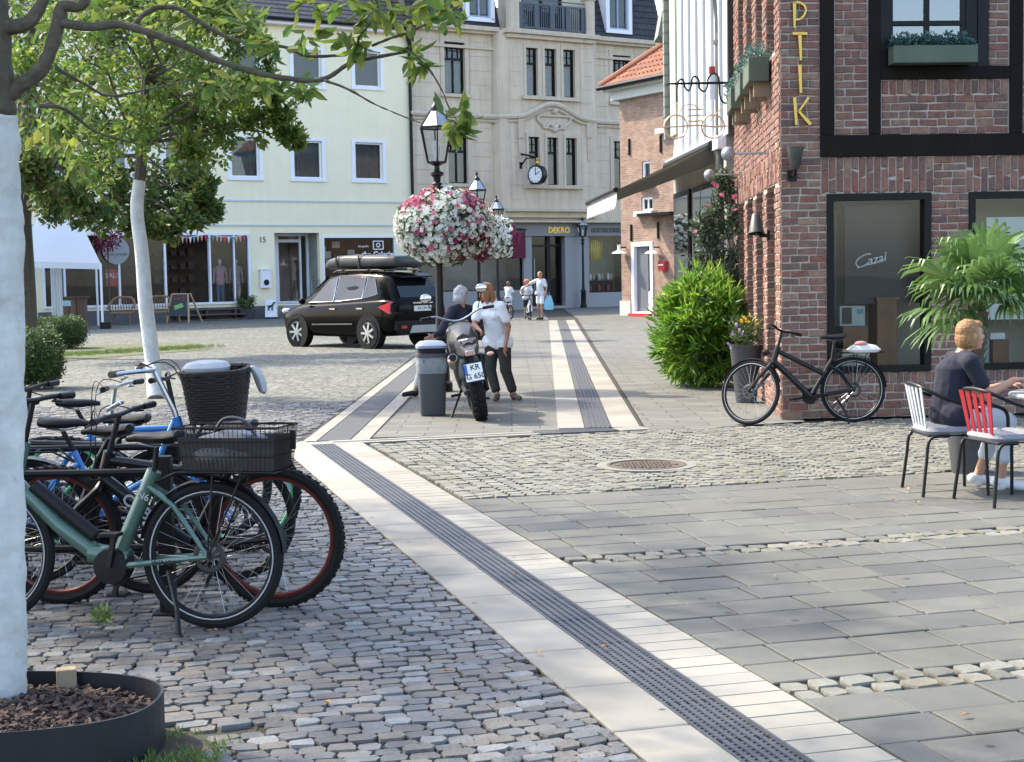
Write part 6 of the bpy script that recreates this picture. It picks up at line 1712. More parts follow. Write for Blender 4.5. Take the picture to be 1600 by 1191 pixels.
for i, (u_, z_) in enumerate(((6.1, 3.96), (4.75, 3.96), (3.1, 3.96))):
    o = thing('window_box', ['nearest green window box with clipped ball plant on the side wall', 'middle green window box on the side wall', 'farthest green window box on the side wall, by the downpipe'][i], 'window box', LP.pt(u_, 0, .1), group='green window boxes on the side wall')
    t = MB(); LP.box(t, u_ - .42, u_ + .42, z_ - .14, z_ + .14, .03, .27); t.build('trough', 'box_green', o, world=True, bev=.01)
    t = MB(); LP.box(t, u_ - .3, u_ - .22, z_ - .3, z_ - .14, 0, .2); LP.box(t, u_ + .22, u_ + .3, z_ - .3, z_ - .14, 0, .2); t.build('bracket', 'old_wood', o, world=True)
    cc = [LP.pt(u_ + s_, z_ + .16, .15) for s_ in (-.25, 0, .25)]; leaves('plants', cc, .17, 260, .05, .025, 'leaf_bluegreen', o, seed=60 + i, droop=0)['kind'] = 'stuff'
a_, z_ = FP.uv(1450, 90)
o = thing('window_box', 'dark green window box with blue-green plants under the upper window', 'window box', FP.pt(a_, 0, .1)); r = FP.rect(1386, 76, 1515, 103); t = MB(); FP.box(t, r[0], r[1], r[2], r[3], .035, .26); t.build('trough', 'box_green', o, world=True, bev=.008)
cc = [FP.pt(lerp(r[0] + .06, r[1] - .06, i / 13), r[3] + .03 + .04 * math.sin(i * 2.3), .15) for i in range(14)]; leaves('plants', cc, .085, 90, .05, .026, 'leaf_bluegreen', o, seed=66, droop=-.2)['kind'] = 'stuff'
# wrought iron optician's sign
IS = thing('iron_sign', 'wrought iron sign bracket with golden spectacles hanging over the lane', 'sign', LP.pt(2.1, 0, .2))
SY = 22.2
def S(px, py): return A(px, py, SY)
t = MB(); t.tube([S(1165, 129), S(1050, 131), S(1038, 132)], [.022, .016, .004], 6)
def loops(pp, r=.014): t.tube(smooth_path([S(*p) for p in pp], 5), r, 6)
loops([(1058, 160), (1058, 135), (1062, 125), (1068, 126), (1070, 136), (1076, 142), (1080, 134), (1082, 122), (1087, 120), (1092, 126), (1093, 138), (1100, 143), (1105, 136), (1107, 122), (1115, 115), (1122, 120), (1124, 135), (1125, 150), (1130, 160), (1137, 160), (1141, 150), (1140, 118), (1147, 109), (1156, 114), (1158, 130)])
loops([(1160, 130), (1160, 175), (1163, 188), (1170, 191), (1176, 186), (1176, 170), (1170, 160)]); t.build('bracket', 'black_metal', IS, world=True, smooth=True)
t = MB()
for px in (1056, 1114): t.torus(S(px, 198), (0, 1, 0), .165, .012, 28, 6)
loops([(1034, 199), (1060, 198), (1085, 196), (1115, 198), (1136, 197)], .012); loops([(1075, 226), (1100, 200), (1128, 168)], .008); loops([(1060, 183), (1066, 168), (1080, 163), (1092, 170)], .008)
t.build('spectacles', mat('rose_gold', (.70, .46, .28), .35, metal=.6), IS, world=True, smooth=True)
t = MB(); t.tube([S(1058, 160), S(1060, 170)], .006, 5); t.tube([S(1133, 161), S(1128, 170)], .006, 5)
for i in range(3): t.bar(S(1075, 172 + i * 9), S(1098, 171 + i * 9), .02, .02)
t.build('hanger', 'rose_gold', IS, world=True)
# red and white small sign farther up the lane wall
o = thing('projecting_sign', 'small red and white sign on the white slatted house', 'sign', WP.pt(4.9, 0, .1)); t = MB(); p_ = WP.pt(5.0, 4.55, .12); t.box(p_, (.12, .04, .4)); t.build('board', 'white_paint', o, world=True); t = MB(); t.box(p_ + Vector((0, -.005, .26)), (.12, .04, .12)); t.build('cap', 'red_plastic', o, world=True)

# --- things in front of the far shops
TX = thing('party_tent', 'white party tent with sloping canopy before the clothes shop', 'tent', (-15.4, 53.5, 0))
TY = 52.8; E_ = [A(157, 411, TY), A(30, 408, TY - 1), A(24, 408, TY + 3), A(150, 411, TY + 3.4)]; Rr_ = [A(121, 338, TY + 1.5), A(60, 336, TY + 1.2)]
mat('tent_white', (.88, .89, .90), .7, var=.03, trans=.5)
t = MB(); t.quad(E_[1], E_[0], Rr_[0], Rr_[1]); t.quad(E_[0], E_[3], Rr_[0]); t.quad(E_[3], E_[2], Rr_[1], Rr_[0]); t.quad(E_[2], E_[1], Rr_[1]); t.build('canopy', 'tent_white', TX, world=True)
t = MB(); dn = Vector((0, 0, -.22))
for i in range(4): a_, b_ = E_[i], E_[(i + 1) % 4]; t.quad(a_, b_, b_ + dn, a_ + dn)
t.build('valance', 'tent_white', TX, world=True)
for p in (E_[0], E_[1], E_[2], E_[3], A(54, 410, TY)):
    t = MB(); t.cyl((p.x, p.y, 0), (p.x, p.y, p.z - .02), .04, n=8); t.build('leg', 'white_paint', TX, world=True)
curtain_mesh(Plane((A(78, 410, TY + 2).x, TY + 2), (1, 0)), 0, .42, .25, 2.25, 0, .06, .1).build('tied_curtain', 'tent_white', TX, world=True)
t = MB(); t.box((E_[0].x + .12, E_[0].y - .1, .11), (.32, .3, .22)); t.build('weight', 'black_plastic', TX, world=True, bev=.02)
def far(nm, lb, ct, px, Y, grp=None): p = A(px, 480, Y); return thing(nm, lb, ct, (p.x, p.y, 0), group=grp), Vector((p.x, p.y, 0))
o, p = far('wooden_stand', 'reclaimed wood stand with small blue card beside the tent pole', 'stand', 112, 55.6)
for i in range(4): t = MB(); t.box(p + Vector((-.4 + i * .26, 0, .52)), (.24, .5, 1.04)); t.build('plank', mat('stand_wood', (.22, .13, .09), .8, var=.5, scale=2, streak=.4), o, world=True)
t = MB(); t.box(p + Vector((0, 0, 1.06)), (1.15, .6, .05)); t.build('top', 'stand_wood', o, world=True); t = MB(); t.box(p + Vector((-.1, -.27, .85)), (.3, .01, .2)); t.build('card', mat('card_blue', (.40, .60, .64), .6), o, world=True)
o, p = far('sandwich_board', 'wooden chalkboard stand by the shop steps', 'sandwich board', 281, 57.8)
for s_, y_ in ((-1, 0), (1, 0)): t = MB(); t.bar(p + Vector((s_ * .42 - .1, 0, 0)), p + Vector((s_ * .30 - .02, .2, 1.1)), .07, .05); t.bar(p + Vector((s_ * .42 + .25, .75, 0)), p + Vector((s_ * .30 + .05, .25, 1.1)), .05, .05); t.build('leg', 'stand_wood' if False else mat('light_wood', (.42, .29, .17), .6, var=.2), o, world=True)
t = MB(); t.addm([p + Vector(v) for v in ((-.44, -.01, .28), (.28, -.01, .28), (.24, .16, 1.05), (-.28, .16, 1.05), (-.44, .02, .28), (.28, .02, .28), (.24, .19, 1.05), (-.28, .19, 1.05))], [(0, 1, 2, 3), (4, 7, 6, 5), (0, 4, 5, 1), (1, 5, 6, 2), (2, 6, 7, 3), (3, 7, 4, 0)]); bd = t.build('board', 'poster_dark', o, world=True)
t = MB(); t.bar(p + Vector((-.3, .16, 1.09)), p + Vector((.26, .16, 1.09)), .06, .05); t.build('top_rail', 'light_wood', o, world=True)
Mx = Matrix.Translation(p + Vector((-.03, .10, .92))) @ Matrix.Rotation(R(78), 4, 'X'); text_obj('chalk_lettering', 'Sale %', .17, 'red_plastic', bd, Mx, .002, world=True); t = MB(); t.box(p + Vector((-.05, .03, .62)), (.34, .02, .16), Matrix.Rotation(-.3, 3, 'Y')); t.build('chalk_patch', mat('chalk_green', (.22, .48, .14), .8), bd, world=True)
o, p = far('dog_sign', 'small white dog parking sign with black dog by the plinth', 'sign', 423, 61.6)
t = MB(); t.addm([p + Vector(v) for v in ((-.24, 0, .05), (.26, 0, .05), (.2, .1, .75), (-.22, .1, .75))], [(0, 1, 2, 3)]); t.box(p + Vector((0, .12, .38)), (.42, .04, .7)); bd = t.build('board', 'white_paint', o, world=True); t = MB(); t.box(p + Vector((0, .1, .03)), (.5, .3, .06)); t.build('foot', 'black_plastic', o, world=True)
t = MB(); q_ = p + Vector((0, .02, .45)); t.bar(q_ + Vector((-.1, 0, .02)), q_ + Vector((.08, 0, .07)), .02, .08); t.bar(q_ + Vector((.06, 0, .08)), q_ + Vector((.13, 0, .2)), .02, .05); t.bar(q_ + Vector((.1, 0, .18)), q_ + Vector((.19, 0, .19)), .02, .045)
for x in (-.1, -.06, .05, .08): t.bar(q_ + Vector((x, 0, 0)), q_ + Vector((x - .02, 0, -.13)), .02, .02)
t.bar(q_ + Vector((-.1, 0, .03)), q_ + Vector((-.17, 0, .1)), .02, .018); t.build('dog_mark', 'void', bd, world=True)
for i, (px, lb) in enumerate(((190, 'rattan armchair under the clothes shop window, nearer the tent'), (247, 'rattan armchair under the clothes shop window, nearer the chalkboard'))):
    o, p = far('rattan_chair', lb, 'armchair', px, 57.2 + i * .8, 'rattan armchairs before the shop'); mat('rattan', (.28, .17, .10), .8, var=.4, scale=20)
    t = MB(); t.box(p + Vector((0, 0, .42)), (.8, .6, .08)); t.build('seat', 'rattan', o, world=True, bev=.03)
    t = MB(); t.tube(smooth_path([p + Vector(v) for v in ((-.45, -.25, .6), (-.47, .1, .75), (-.3, .35, .98), (0, .38, 1.0), (.3, .35, .98), (.47, .1, .75), (.45, -.25, .6))], 4), .045, 6)
    for k in range(9): a_ = lerp(-.4, .4, k / 8); t.tube([p + Vector((a_, .28, .42)), p + Vector((a_ * 1.05, .36, .95))], .018, 5)
    t.build('backrest', 'rattan', o, world=True)
    for x in (-.36, .36):
        for y in (-.24, .24): t = MB(); t.cyl(p + Vector((x, y, 0)), p + Vector((x * .95, y, .42)), .025, n=6); t.build('leg', 'rattan', o, world=True)
def fcthing(nm, lb, ct, px, py, off=0): a_, b_ = FC.uv(px, py); return thing(nm, lb, ct, FC.pt(a_, 0, off))
o = fcthing('sale_poster', 'red SALE poster in the clothes shop window', 'poster', 177, 435); r = FC.rect(167, 421, 187, 448); t = MB(); FC.box(t, *r, -.12, -.10); b_ = t.build('sheet', 'red_plastic', o, world=True); text_obj('lettering', 'SALE', .26, 'white_paint', o, FC.m4((r[0] + r[1]) / 2, r[2] + .42, -.095), .003, world=True)
o = fcthing('round_sign', 'large round grey sign disc on the clothes shop glass', 'sign', 180, 392); c_ = FC.pt(*FC.uv(180, 392), .08); t = MB(); t.cyl(c_, c_ + FC.n * .03, .52, n=32); t.build('disc', mat('sign_grey', (.30, .32, .33), .6), o, world=True); text_obj('lettering', 'MODE ATELIER', .13, 'plinth_grey', o, FC.m4(FC.uv(180, 396)[0], FC.uv(180, 398)[1], .115), .003, world=True); t = MB(); t.cyl(c_ - FC.n * .1, c_, .04, n=8); t.build('fixing', 'zinc', o, world=True)
BT = fcthing('bunting', 'string of coloured pennants across the clothes shop door', 'bunting', 320, 370, .1)
cols = [(.55, .05, .08), (.70, .68, .62), (.10, .25, .42), (.62, .42, .12), (.60, .30, .35)]; bm_ = [mat('pennant_%s' % n_, c, .8) for n_, c in zip(('red', 'white', 'blue', 'ochre', 'rose'), cols)]
t = MB(); lineP = [FC.pt(FC.uv(lerp(256, 388, i / 22), 367)[0], FC.uv(320, 367 + 4 * math.sin(i * PI / 11) ** 2)[1], .14) for i in range(23)]; t.tube(lineP, .012, 4); t.build('cord', 'white_paint', BT, world=True)
for i in range(22): a_, b_ = lineP[i], lineP[i + 1]; t = MB(); m_ = (a_ + b_) / 2; t.addm([lerp(a_, b_, .12), lerp(a_, b_, .88), m_ + Vector((0, 0, -.26)), lerp(a_, b_, .12) + FC.n * .008, lerp(a_, b_, .88) + FC.n * .008, m_ + Vector((0, 0, -.26)) + FC.n * .008], [(0, 1, 2), (3, 5, 4), (0, 3, 4, 1)]); t.build('pennant', bm_[i % 5], BT, world=True)
for px, mm, lb in ((353, ('petal_rose', (.42, .25, .29)), 'mannequin in pink top and blue jeans in the shop corner window'), (378, ('coat_grey', (.28, .26, .25)), 'mannequin in grey coat at the end of the shop window')):
    o = fcthing('mannequin', lb, 'mannequin', px, 430, -.5); o['group'] = 'dressed shop mannequins'; q_ = FC.pt(FC.uv(px, 430)[0], shopA[2], -.6)
    t = MB(); t.lathe([(.16, .75), (.20, .95), (.15, 1.15), (.21, 1.4), (.2, 1.48), (.08, 1.55)], 12, q_); t.build('top', mat(*mm, .9), o, world=True, smooth=True)
    t = MB(); t.caps(q_ + Vector((-.09, 0, .1)), q_ + Vector((-.08, 0, .8)), .06, .1); t.caps(q_ + Vector((.09, 0, .1)), q_ + Vector((.08, 0, .8)), .06, .1); t.build('trousers', mat('denim', (.10, .16, .26), .9) if px == 353 else MATS['coat_grey'], o, world=True, smooth=True)
    t = MB(); t.ell(q_ + Vector((0, 0, 1.68)), (.085, .1, .12)); t.cyl(q_ + Vector((0, 0, 1.5)), q_ + Vector((0, 0, 1.62)), .05); t.cyl(q_, q_ + Vector((0, 0, .02)), .18); t.build('form', 'photo_paper', o, world=True, smooth=True)
    t = MB(); t.caps(q_ + Vector((-.22, 0, 1.4)), q_ + Vector((-.27, .0, .85)), .05, .04); t.caps(q_ + Vector((.22, 0, 1.4)), q_ + Vector((.27, 0, .85)), .05, .04); t.build('sleeve', mm[0], o, world=True, smooth=True)
sp = far('planted_pot', 'low shrub in a dark tub at the foot of the shop steps', 'planter', 386, 61.5); t = MB(); t.lathe([(.28, 0), (.36, .4), (.3, .4)], 14, sp[1]); t.build('tub', 'planter_grey', sp[0], world=True, smooth=True); leaves('foliage', [sp[1] + Vector((gg.uniform(-.3, .3), gg.uniform(-.2, .2), .5 + gg.uniform(0, .35))) for _ in range(20)], .14, 30, .09, .05, 'leaf_dark', sp[0], seed=71)
rt_ = fcthing('red_leaf_plant', 'crimson-leaved plant above the round sign', 'plant', 172, 362, .5); leaves('foliage', [A(px, py, 58) for px, py in ((160, 375), (172, 362), (180, 372), (165, 388), (155, 365), (186, 365), (176, 382))], .3, 60, .13, .07, 'petal_magenta', rt_, seed=72); t = MB(); p_ = A(168, 380, 58.1); t.tube([(p_.x, p_.y, 0), p_], .03, 6); t.build('stem', 'bark', rt_, world=True)
for k in range(16):
    px, py = [(1595, 1000), (1420, 765), (1400, 782), (1430, 785), (800, 900), (845, 1022), (950, 1010), (330, 985), (270, 1040), (520, 1100), (1210, 900), (690, 1050), (1050, 620), (960, 560), (600, 960), (1500, 1120)][k]
    p = G(px, py, .012); o = thing('fallen_leaf', 'single dry fallen leaf lying on the paving', 'leaf', p, rz=k * 1.7, group='dry leaves scattered on the paving'); t = MB(); t.addm([(0, 0, .004), (.022, .012, .012), (.05, 0, .006), (.022, -.012, .014)], [(0, 1, 2), (0, 2, 3)]); t.build('blade', mat('dry_leaf', (.42, .24, .08), .8, var=.3), o); t = MB(); t.tube([(-.02, 0, .002), (0, 0, .004)], .0012, 4); t.build('stalk', 'dry_leaf', o)
# ================================================================ BICYCLES, CAR, MOTORCYCLE
mat('frame_green', (.065, .125, .097), .35, metal=.2, var=.06, coat=.5); mat('frame_blackp', (.005, .005, .0055), .35, var=.1, coat=.15, spec=.3); mat('frame_blue', (.02, .17, .46), .3, var=.06, coat=.5)
mat('rim_red', (.10, .012, .010), .4, metal=.3); mat('rim_green', (.05, .42, .16), .4); mat('rim_black', (.008, .008, .009), .45, spec=.3); mat('grip_brown', (.085, .045, .03), .7); mat('saddle_grey', (.16, .165, .175), .45, var=.1)
mat('saddle_black', (.008, .008, .009), .45, spec=.3, var=.1); mat('wicker', (.016, .010, .008), .75, var=.4, scale=30); mat('bag_grey', (.38, .39, .41), .7, var=.15, bump=.4, bscale=14); mat('mesh_black', (.006, .006, .006), .5, spec=.25)
mat('moto_dark', (.05, .05, .052), .4, metal=.6); mat('tail_red', (.45, .02, .02), .2, coat=.6); mat('saddle_ochre', (.42, .23, .05), .5); mat('white_bundle', (.66, .63, .60), .7, var=.15, bump=.5, bscale=12)
def V3(p): return Vector((p[0], p[2] if len(p) > 2 else 0.0, p[1]))          # (x, z[, y]) side-view notation
def wheel(o, M, r, tw, rim, knob=False, reflect=False, sp=16):
    X = lambda mb: mb.xf(M)
    w = X(MB().torus((0, 0, 0), (0, 1, 0), r - tw * 1.08, tw * .27, 40, 6)).build('wheel', rim, o, smooth=True)
    t = MB().torus((0, 0, 0), (0, 1, 0), r - tw * .5, tw * .5, 48, 8)
    if knob:
        for i in range(44):
            a = 2 * PI * i / 44
            for s in (-1, 0, 1): t.box(((r - (.0 if s == 0 else tw * .13)) * math.cos(a + .05 * s), s * tw * .36, (r - (0 if s == 0 else tw * .13)) * math.sin(a + .05 * s)), (.009, tw * .24, .016), Matrix.Rotation(-a, 3, 'Y'))
    X(t).build('tyre', 'rubber', w, smooth=True)
    if reflect: X(MB().torus((0, tw * .42, 0), (0, 1, 0), r - tw * .95, .0035, 48, 4)).build('reflective_band', 'bag_grey', w); X(MB().torus((0, -tw * .42, 0), (0, 1, 0), r - tw * .95, .0035, 48, 4)).build('reflective_band', 'bag_grey', w)
    t = MB()
    for i in range(sp * 2):
        a = 2 * PI * i / (sp * 2); b = a + (.5 if i % 2 else -.5); s = .028 if i % 4 < 2 else -.028
        t.cyl((.022 * math.cos(b), s, .022 * math.sin(b)), ((r - tw * 1.3) * math.cos(a), 0, (r - tw * 1.3) * math.sin(a)), .0011, n=3, cap=False)
    X(t).build('spokes', 'steel', w)
    X(MB().cyl((0, -.05, 0), (0, .05, 0), .02, n=10).lathe([(.075, -.001), (.08, .001), (.055, .001), (.055, -.001)], 20, (0, .045, 0), Matrix.Rotation(R(90), 3, 'X'), cap=False)).build('hub', 'moto_dark', w, smooth=True)
    return w
def bike(label, loc, fwd, kw, name='bicycle', grp=None, scale=1.0):
    o = thing(name, label, 'bicycle', loc, math.atan2(fwd[1], fwd[0]), grp, scale)
    g = dict(r=.345, tw=.045, wb=1.08, bb=(.44, .29), seat=(.26, .74), sad=(.22, .92), hlo=(.88, .60), hhi=(.83, .78), bar=(.80, .98), steer=0.0, lean=0.0, frame='frame_blackp', rim='rim_black', tube=.022, kind='diamond', barw=.32, grip='black_plastic', sadm='saddle_black'); g.update(kw)
    r, wb = g['r'], g['wb']; P = {k: V3(g[k]) for k in ('bb', 'seat', 'sad', 'hlo', 'hhi', 'bar')}; ra, fa = Vector((0, 0, r)), Vector((wb, 0, r)); fm = g['frame']; tb = g['tube']
    t = MB(); k = g['kind']
    if k == 'ebike':
        t.tube([P['bb'] + Vector((.08, 0, .05)), lerp(P['bb'], P['hlo'], .5) + Vector((.03, 0, -.01)), P['hlo']], [.042, .04, .036], 10); t.tube([P['bb'] + Vector((-.08, 0, .03)), P['bb'] + Vector((.12, 0, .06))], .05, 10)
    elif k == 'step': t.tube([P['bb'], lerp(P['bb'], P['hlo'], .45) + Vector((.05, 0, -.06)), P['hlo']], .024, 9); t.tube([lerp(P['bb'], P['seat'], .3), lerp(P['bb'], P['hhi'], .5) + Vector((.04, 0, -.02)), P['hhi']], .017, 8)
    else:
        t.tube([P['bb'], P['hlo']], tb * 1.3, 10); t.tube([lerp(P['bb'], P['seat'], .62 if k == 'trapeze' else .93), lerp(P['hlo'], P['hhi'], .7)], tb, 10)
    t.tube([P['bb'], P['seat']], tb * (1.5 if k == 'ebike' else .9), 10); t.tube([P['hlo'], P['hhi']], tb * 1.25, 10)
    for s in (-1, 1):
        y = Vector((0, .062 * s, 0)); t.tube([P['bb'] + y * .5 - Vector((.05, 0, 0)), lerp(P['bb'], ra, .4) + y, ra + y], [tb * .75, tb * .6, tb * .5], 6); t.tube([lerp(P['bb'], P['seat'], .85) + y * .3, lerp(P['seat'], ra, .4) + y * .9, ra + y], [tb * .6, tb * .55, tb * .45], 6)
    fr = t.build('frame', fm, o, smooth=True)
    if k == 'ebike':
        d = (P['hlo'] - P['bb']).normalized(); n = Vector((-d.z, 0, d.x)); MB().tube([P['bb'] + d * .16 + n * .05, P['bb'] + d * .56 + n * .045], .034, 10).build('battery', 'black_plastic', fr, smooth=True)
        MB().lathe([(.02, -.06), (.085, -.055), (.1, 0), (.085, .055), (.02, .06)], 16, P['bb'] + Vector((.0, 0, .0)), Matrix.Rotation(R(90), 3, 'X')).build('motor', 'black_plastic', o, smooth=True)
    MB().tube([P['seat'], P['sad'] - Vector((0, 0, .04))], .014, 8).build('seatpost', 'frame_blackp' if fm == 'frame_blackp' else 'black_plastic', o, smooth=True)
    # saddle
    rings = [[P['sad'] + Vector((x, w * math.cos(2 * PI * q / 12), z + h * math.sin(2 * PI * q / 12))) for q in range(12)] for x, w, z, h in ((-.13, .03, .01, .012), (-.115, .075, .008, .028), (-.06, .082, .0, .032), (.02, .045, -.004, .028), (.1, .024, -.002, .022), (.15, .018, -.008, .014))]
    sd = MB().loft(rings).build('saddle', g['sadm'], o, smooth=True)
    if g['sadm'] == 'saddle_grey':
        for s in (-1, 1): MB().ell(P['sad'] + Vector((-.02, s * .058, -.006)), (.07, .012, .016)).build('side_panel', 'saddle_ochre', sd, smooth=True)
    MB().tube([P['sad'] + Vector((-.08, .02, -.03)), P['sad'] + Vector((0, .02, -.045)), P['sad'] + Vector((.08, .02, -.03))], .004, 5).tube([P['sad'] + Vector((-.08, -.02, -.03)), P['sad'] + Vector((0, -.02, -.045)), P['sad'] + Vector((.08, -.02, -.03))], .004, 5).build('rails', 'steel', sd)
    wheel(o, Matrix.Translation(ra), r, g['tw'], g['rim'], g.get('knob'), g.get('reflect'))
    # steered front end
    ax = (P['hhi'] - P['hlo']).normalized(); ST = Matrix.Translation(P['hlo']) @ Matrix.Rotation(g['steer'], 4, ax) @ Matrix.Translation(-P['hlo'])
    wheel(o, ST @ Matrix.Translation(fa), r, g['tw'], g['rim'], g.get('knob'), g.get('reflect'))
    t = MB(); cr = P['hlo'] - ax * .03
    for s in (-1, 1): t.tube([cr + Vector((0, s * .01, 0)), cr + Vector((0, s * .058, -.02)), lerp(cr, fa, .4) + Vector((0, s * .06, 0)), fa + Vector((0, s * .055, 0))], [tb * .9, tb * .85, tb * .8, tb * .45], 8)
    t.xf(ST).build('fork', g.get('forkm', fm), o, smooth=True)
    bw = g['barw']; b = P['bar']; bk = g.get('back', .05)
    t = MB(); t.tube([P['hhi'], P['hhi'] + ax * .04, b], [.017, .016, .015], 8); pts = smooth_path([b + Vector((-bk, -bw, .01)), b + Vector((-bk * .3, -bw * .5, .01)), b, b + Vector((-bk * .3, bw * .5, .01)), b + Vector((-bk, bw, .01))], 4); t.tube(pts, .0125, 8)
    hb = t.xf(ST).build('handlebar', g.get('barm', 'black_plastic'), o, smooth=True)
    for s in (-1, 1):
        e = b + Vector((-bk, s * bw, .01)); MB().tube([e + Vector((bk * .28, -s * .11, 0)), e + Vector((0, s * .005, 0))], [.016, .019], 8).xf(ST).build('grip', g['grip'], hb, smooth=True)
        MB().tube([e + Vector((.02, -s * .14, -.01)), e + Vector((.06, -s * .1, -.025)), e + Vector((.05, -s * .02, -.03))], .006, 5).xf(ST).build('brake_lever', 'steel' if g.get('barm') == 'steel' else 'black_plastic', hb)
        MB().tube(smooth_path([e + Vector((.03, -s * .14, -.01)), b + Vector((.12, s * .05, .02)), P['hlo'] + Vector((.06, s * .03, .05))], 5), .003, 4).xf(ST).build('cable', 'black_plastic', hb)
    # crank, chain
    t = MB(); M9 = Matrix.Rotation(R(90), 3, 'X'); t.lathe([(.03, -.003), (.085, -.003), (.085, .003), (.03, .003)], 24, P['bb'] + Vector((0, -.045, 0)), M9)
    ca = g.get('crank', -1.2)
    for s in (-1, 1): e = P['bb'] + Vector((math.cos(ca) * .17 * s, s * -.075, math.sin(ca) * .17 * s)); t.bar(P['bb'] + Vector((0, s * -.065, 0)), e, .014, .026)
    cr_ = t.build('crank', 'black_plastic', o)
    for s in (-1, 1): e = P['bb'] + Vector((math.cos(ca) * .17 * s, s * -.12, math.sin(ca) * .17 * s)); MB().box(e, (.095, .08, .018)).build('pedal', 'black_plastic', cr_, bev=.003)
    MB().tube([ra + Vector((0, -.045, .04)), P['bb'] + Vector((0, -.045, .085))], .004, 4).tube([ra + Vector((0, -.045, -.04)), P['bb'] + Vector((0, -.045, -.085))], .004, 4).build('chain', 'rubber', o)
    MB().tube([ra + Vector((.0, -.055, -.02)), ra + Vector((.03, -.055, -.1)), ra + Vector((.06, -.055, -.14))], [.02, .012, .016], 6).build('derailleur', 'black_plastic', o)
    if g.get('fender'):
        for c_, a0, a1, X in ((ra, -.15, 2.75, Matrix.Identity(4)), (fa, .45, 2.9, ST)):
            t = MB(); rr_ = r + .018; rings = []
            for i in range(19):
                a = lerp(a0, a1, i / 18) + (.35 if X is not ST else 0); d = Vector((math.cos(a), 0, math.sin(a))); rings.append([c_ + d * rr_ + Vector((0, y, 0)) + d * (-abs(y) * .35) for y in (-.03, -.015, 0, .015, .03)])
            t.loft(rings, cap=False, closed_ring=False); t.xf(X).build('mudguard', g.get('fendm', 'black_plastic'), o, smooth=True)
    if g.get('rack'):
        t = MB(); z = 2 * r + .045
        for s in (-1, 1): t.tube([(-.33, s * .06, z), (.16, s * .055, z), P['seat'] + Vector((0, s * .01, -.06))], .006, 6); t.tube([(-.18, s * .06, z), ra + Vector((0, s * .07, 0))], .005, 6); t.tube([(-.03, s * .06, z), ra + Vector((0, s * .07, 0))], .005, 6)
        for x in (-.33, -.2, -.07, .06): t.tube([(x, -.06, z), (x, .06, z)], .005, 5)
        t.build('rack', 'mesh_black', o)
    if g.get('stand'): MB().tube([Vector((.2, .06, r * .8)), Vector((.12, .16, .12)), Vector((.1, .2, .01))], [.013, .012, .014], 6).build('kickstand', 'black_plastic', o)
    if g.get('light'): MB().lathe([(.02, -.03), (.035, -.01), (.036, .025), (.0, .03)], 12, P['hlo'] + Vector((.09, 0, .1)), Matrix.Rotation(R(90), 3, 'Y')).xf(ST).build('headlight', 'black_plastic', o, smooth=True)
    if g['lean']: o.rotation_euler = (g['lean'], 0, o.rotation_euler.z)
    return o, P, ST
GB, P, ST = bike('mint green electric bicycle with black rear basket, nearest in the rack', (-1.45, 7.27, 0), (-1, .17), dict(r=.355, tw=.05, wb=1.16, bb=(.50, .30), seat=(.285, .76), sad=(.27, .92), hlo=(1.0, .70), hhi=(.95, .90), bar=(.90, 1.1), frame='frame_green', kind='ebike', tube=.024, fender=1, rack=1, stand=1, reflect=1, forkm='black_plastic', crank=-1.35, lean=.03), grp='bicycles parked in the rack')
text_obj('lettering', 'WINORA', .038, 'void', GB, Matrix.Translation((.27, -.086, .325)) @ Matrix.Rotation(R(90), 4, 'X'), .001); text_obj('lettering', 'WINORA', .038, 'void', GB, Matrix.Translation((.20, .079, .325)) @ Matrix.Rotation(PI, 4, 'Z') @ Matrix.Rotation(R(90), 4, 'X'), .001); text_obj('lettering', 'N6', .05, 'bag_grey', GB, Matrix.Translation((.33, .037, .64)) @ Matrix.Rotation(PI, 4, 'Z') @ Matrix.Rotation(R(90), 4, 'X') @ Matrix.Rotation(-.4, 4, 'Z'), .001)
bk = MB(); bx0, bx1, bz0, bz1 = -.36, .10, .765, .975
def brg(z, k): return [Vector((x, y, z)) for x, y in ((bx0 - .02 * k, -.15 - .02 * k), (bx1 + .03 * k, -.13 - .02 * k), (bx1 + .03 * k, .13 + .02 * k), (bx0 - .02 * k, .15 + .02 * k))]
for z, k, rr_ in ((bz0, 0, .005), (.84, .35, .0025), (.91, .7, .0025), (bz1, 1, .006)): bk.tube(brg(z, k), rr_, 5, closed=True)
for side in range(4):
    for i in range(22):
        a, b = brg(bz0, 0), brg(bz1, 1); q0 = lerp(a[side], a[(side + 1) % 4], i / 22); q1 = lerp(b[side], b[(side + 1) % 4], i / 22); bk.tube([q0, q1], .0016, 3, cap=False)
for i in range(16): a = brg(bz0, 0); bk.tube([lerp(a[0], a[1], i / 15), lerp(a[3], a[2], i / 15)], .0016, 3, cap=False)
bko = bk.build('basket', 'mesh_black', GB)
lin = MB(); lin.loft([[p * 1 for p in [lerp(q, Vector((-.13, 0, bz0 + .01)), .05) for q in brg(bz0 + .008, 0)]], [lerp(q, Vector((-.13, 0, .9)), .05) for q in brg(.93, .8)]], cap=False); lin.build('basket_lining', mat('dark_leather', (.03, .03, .032), .4, var=.3, bump=.5, bscale=12), bko)
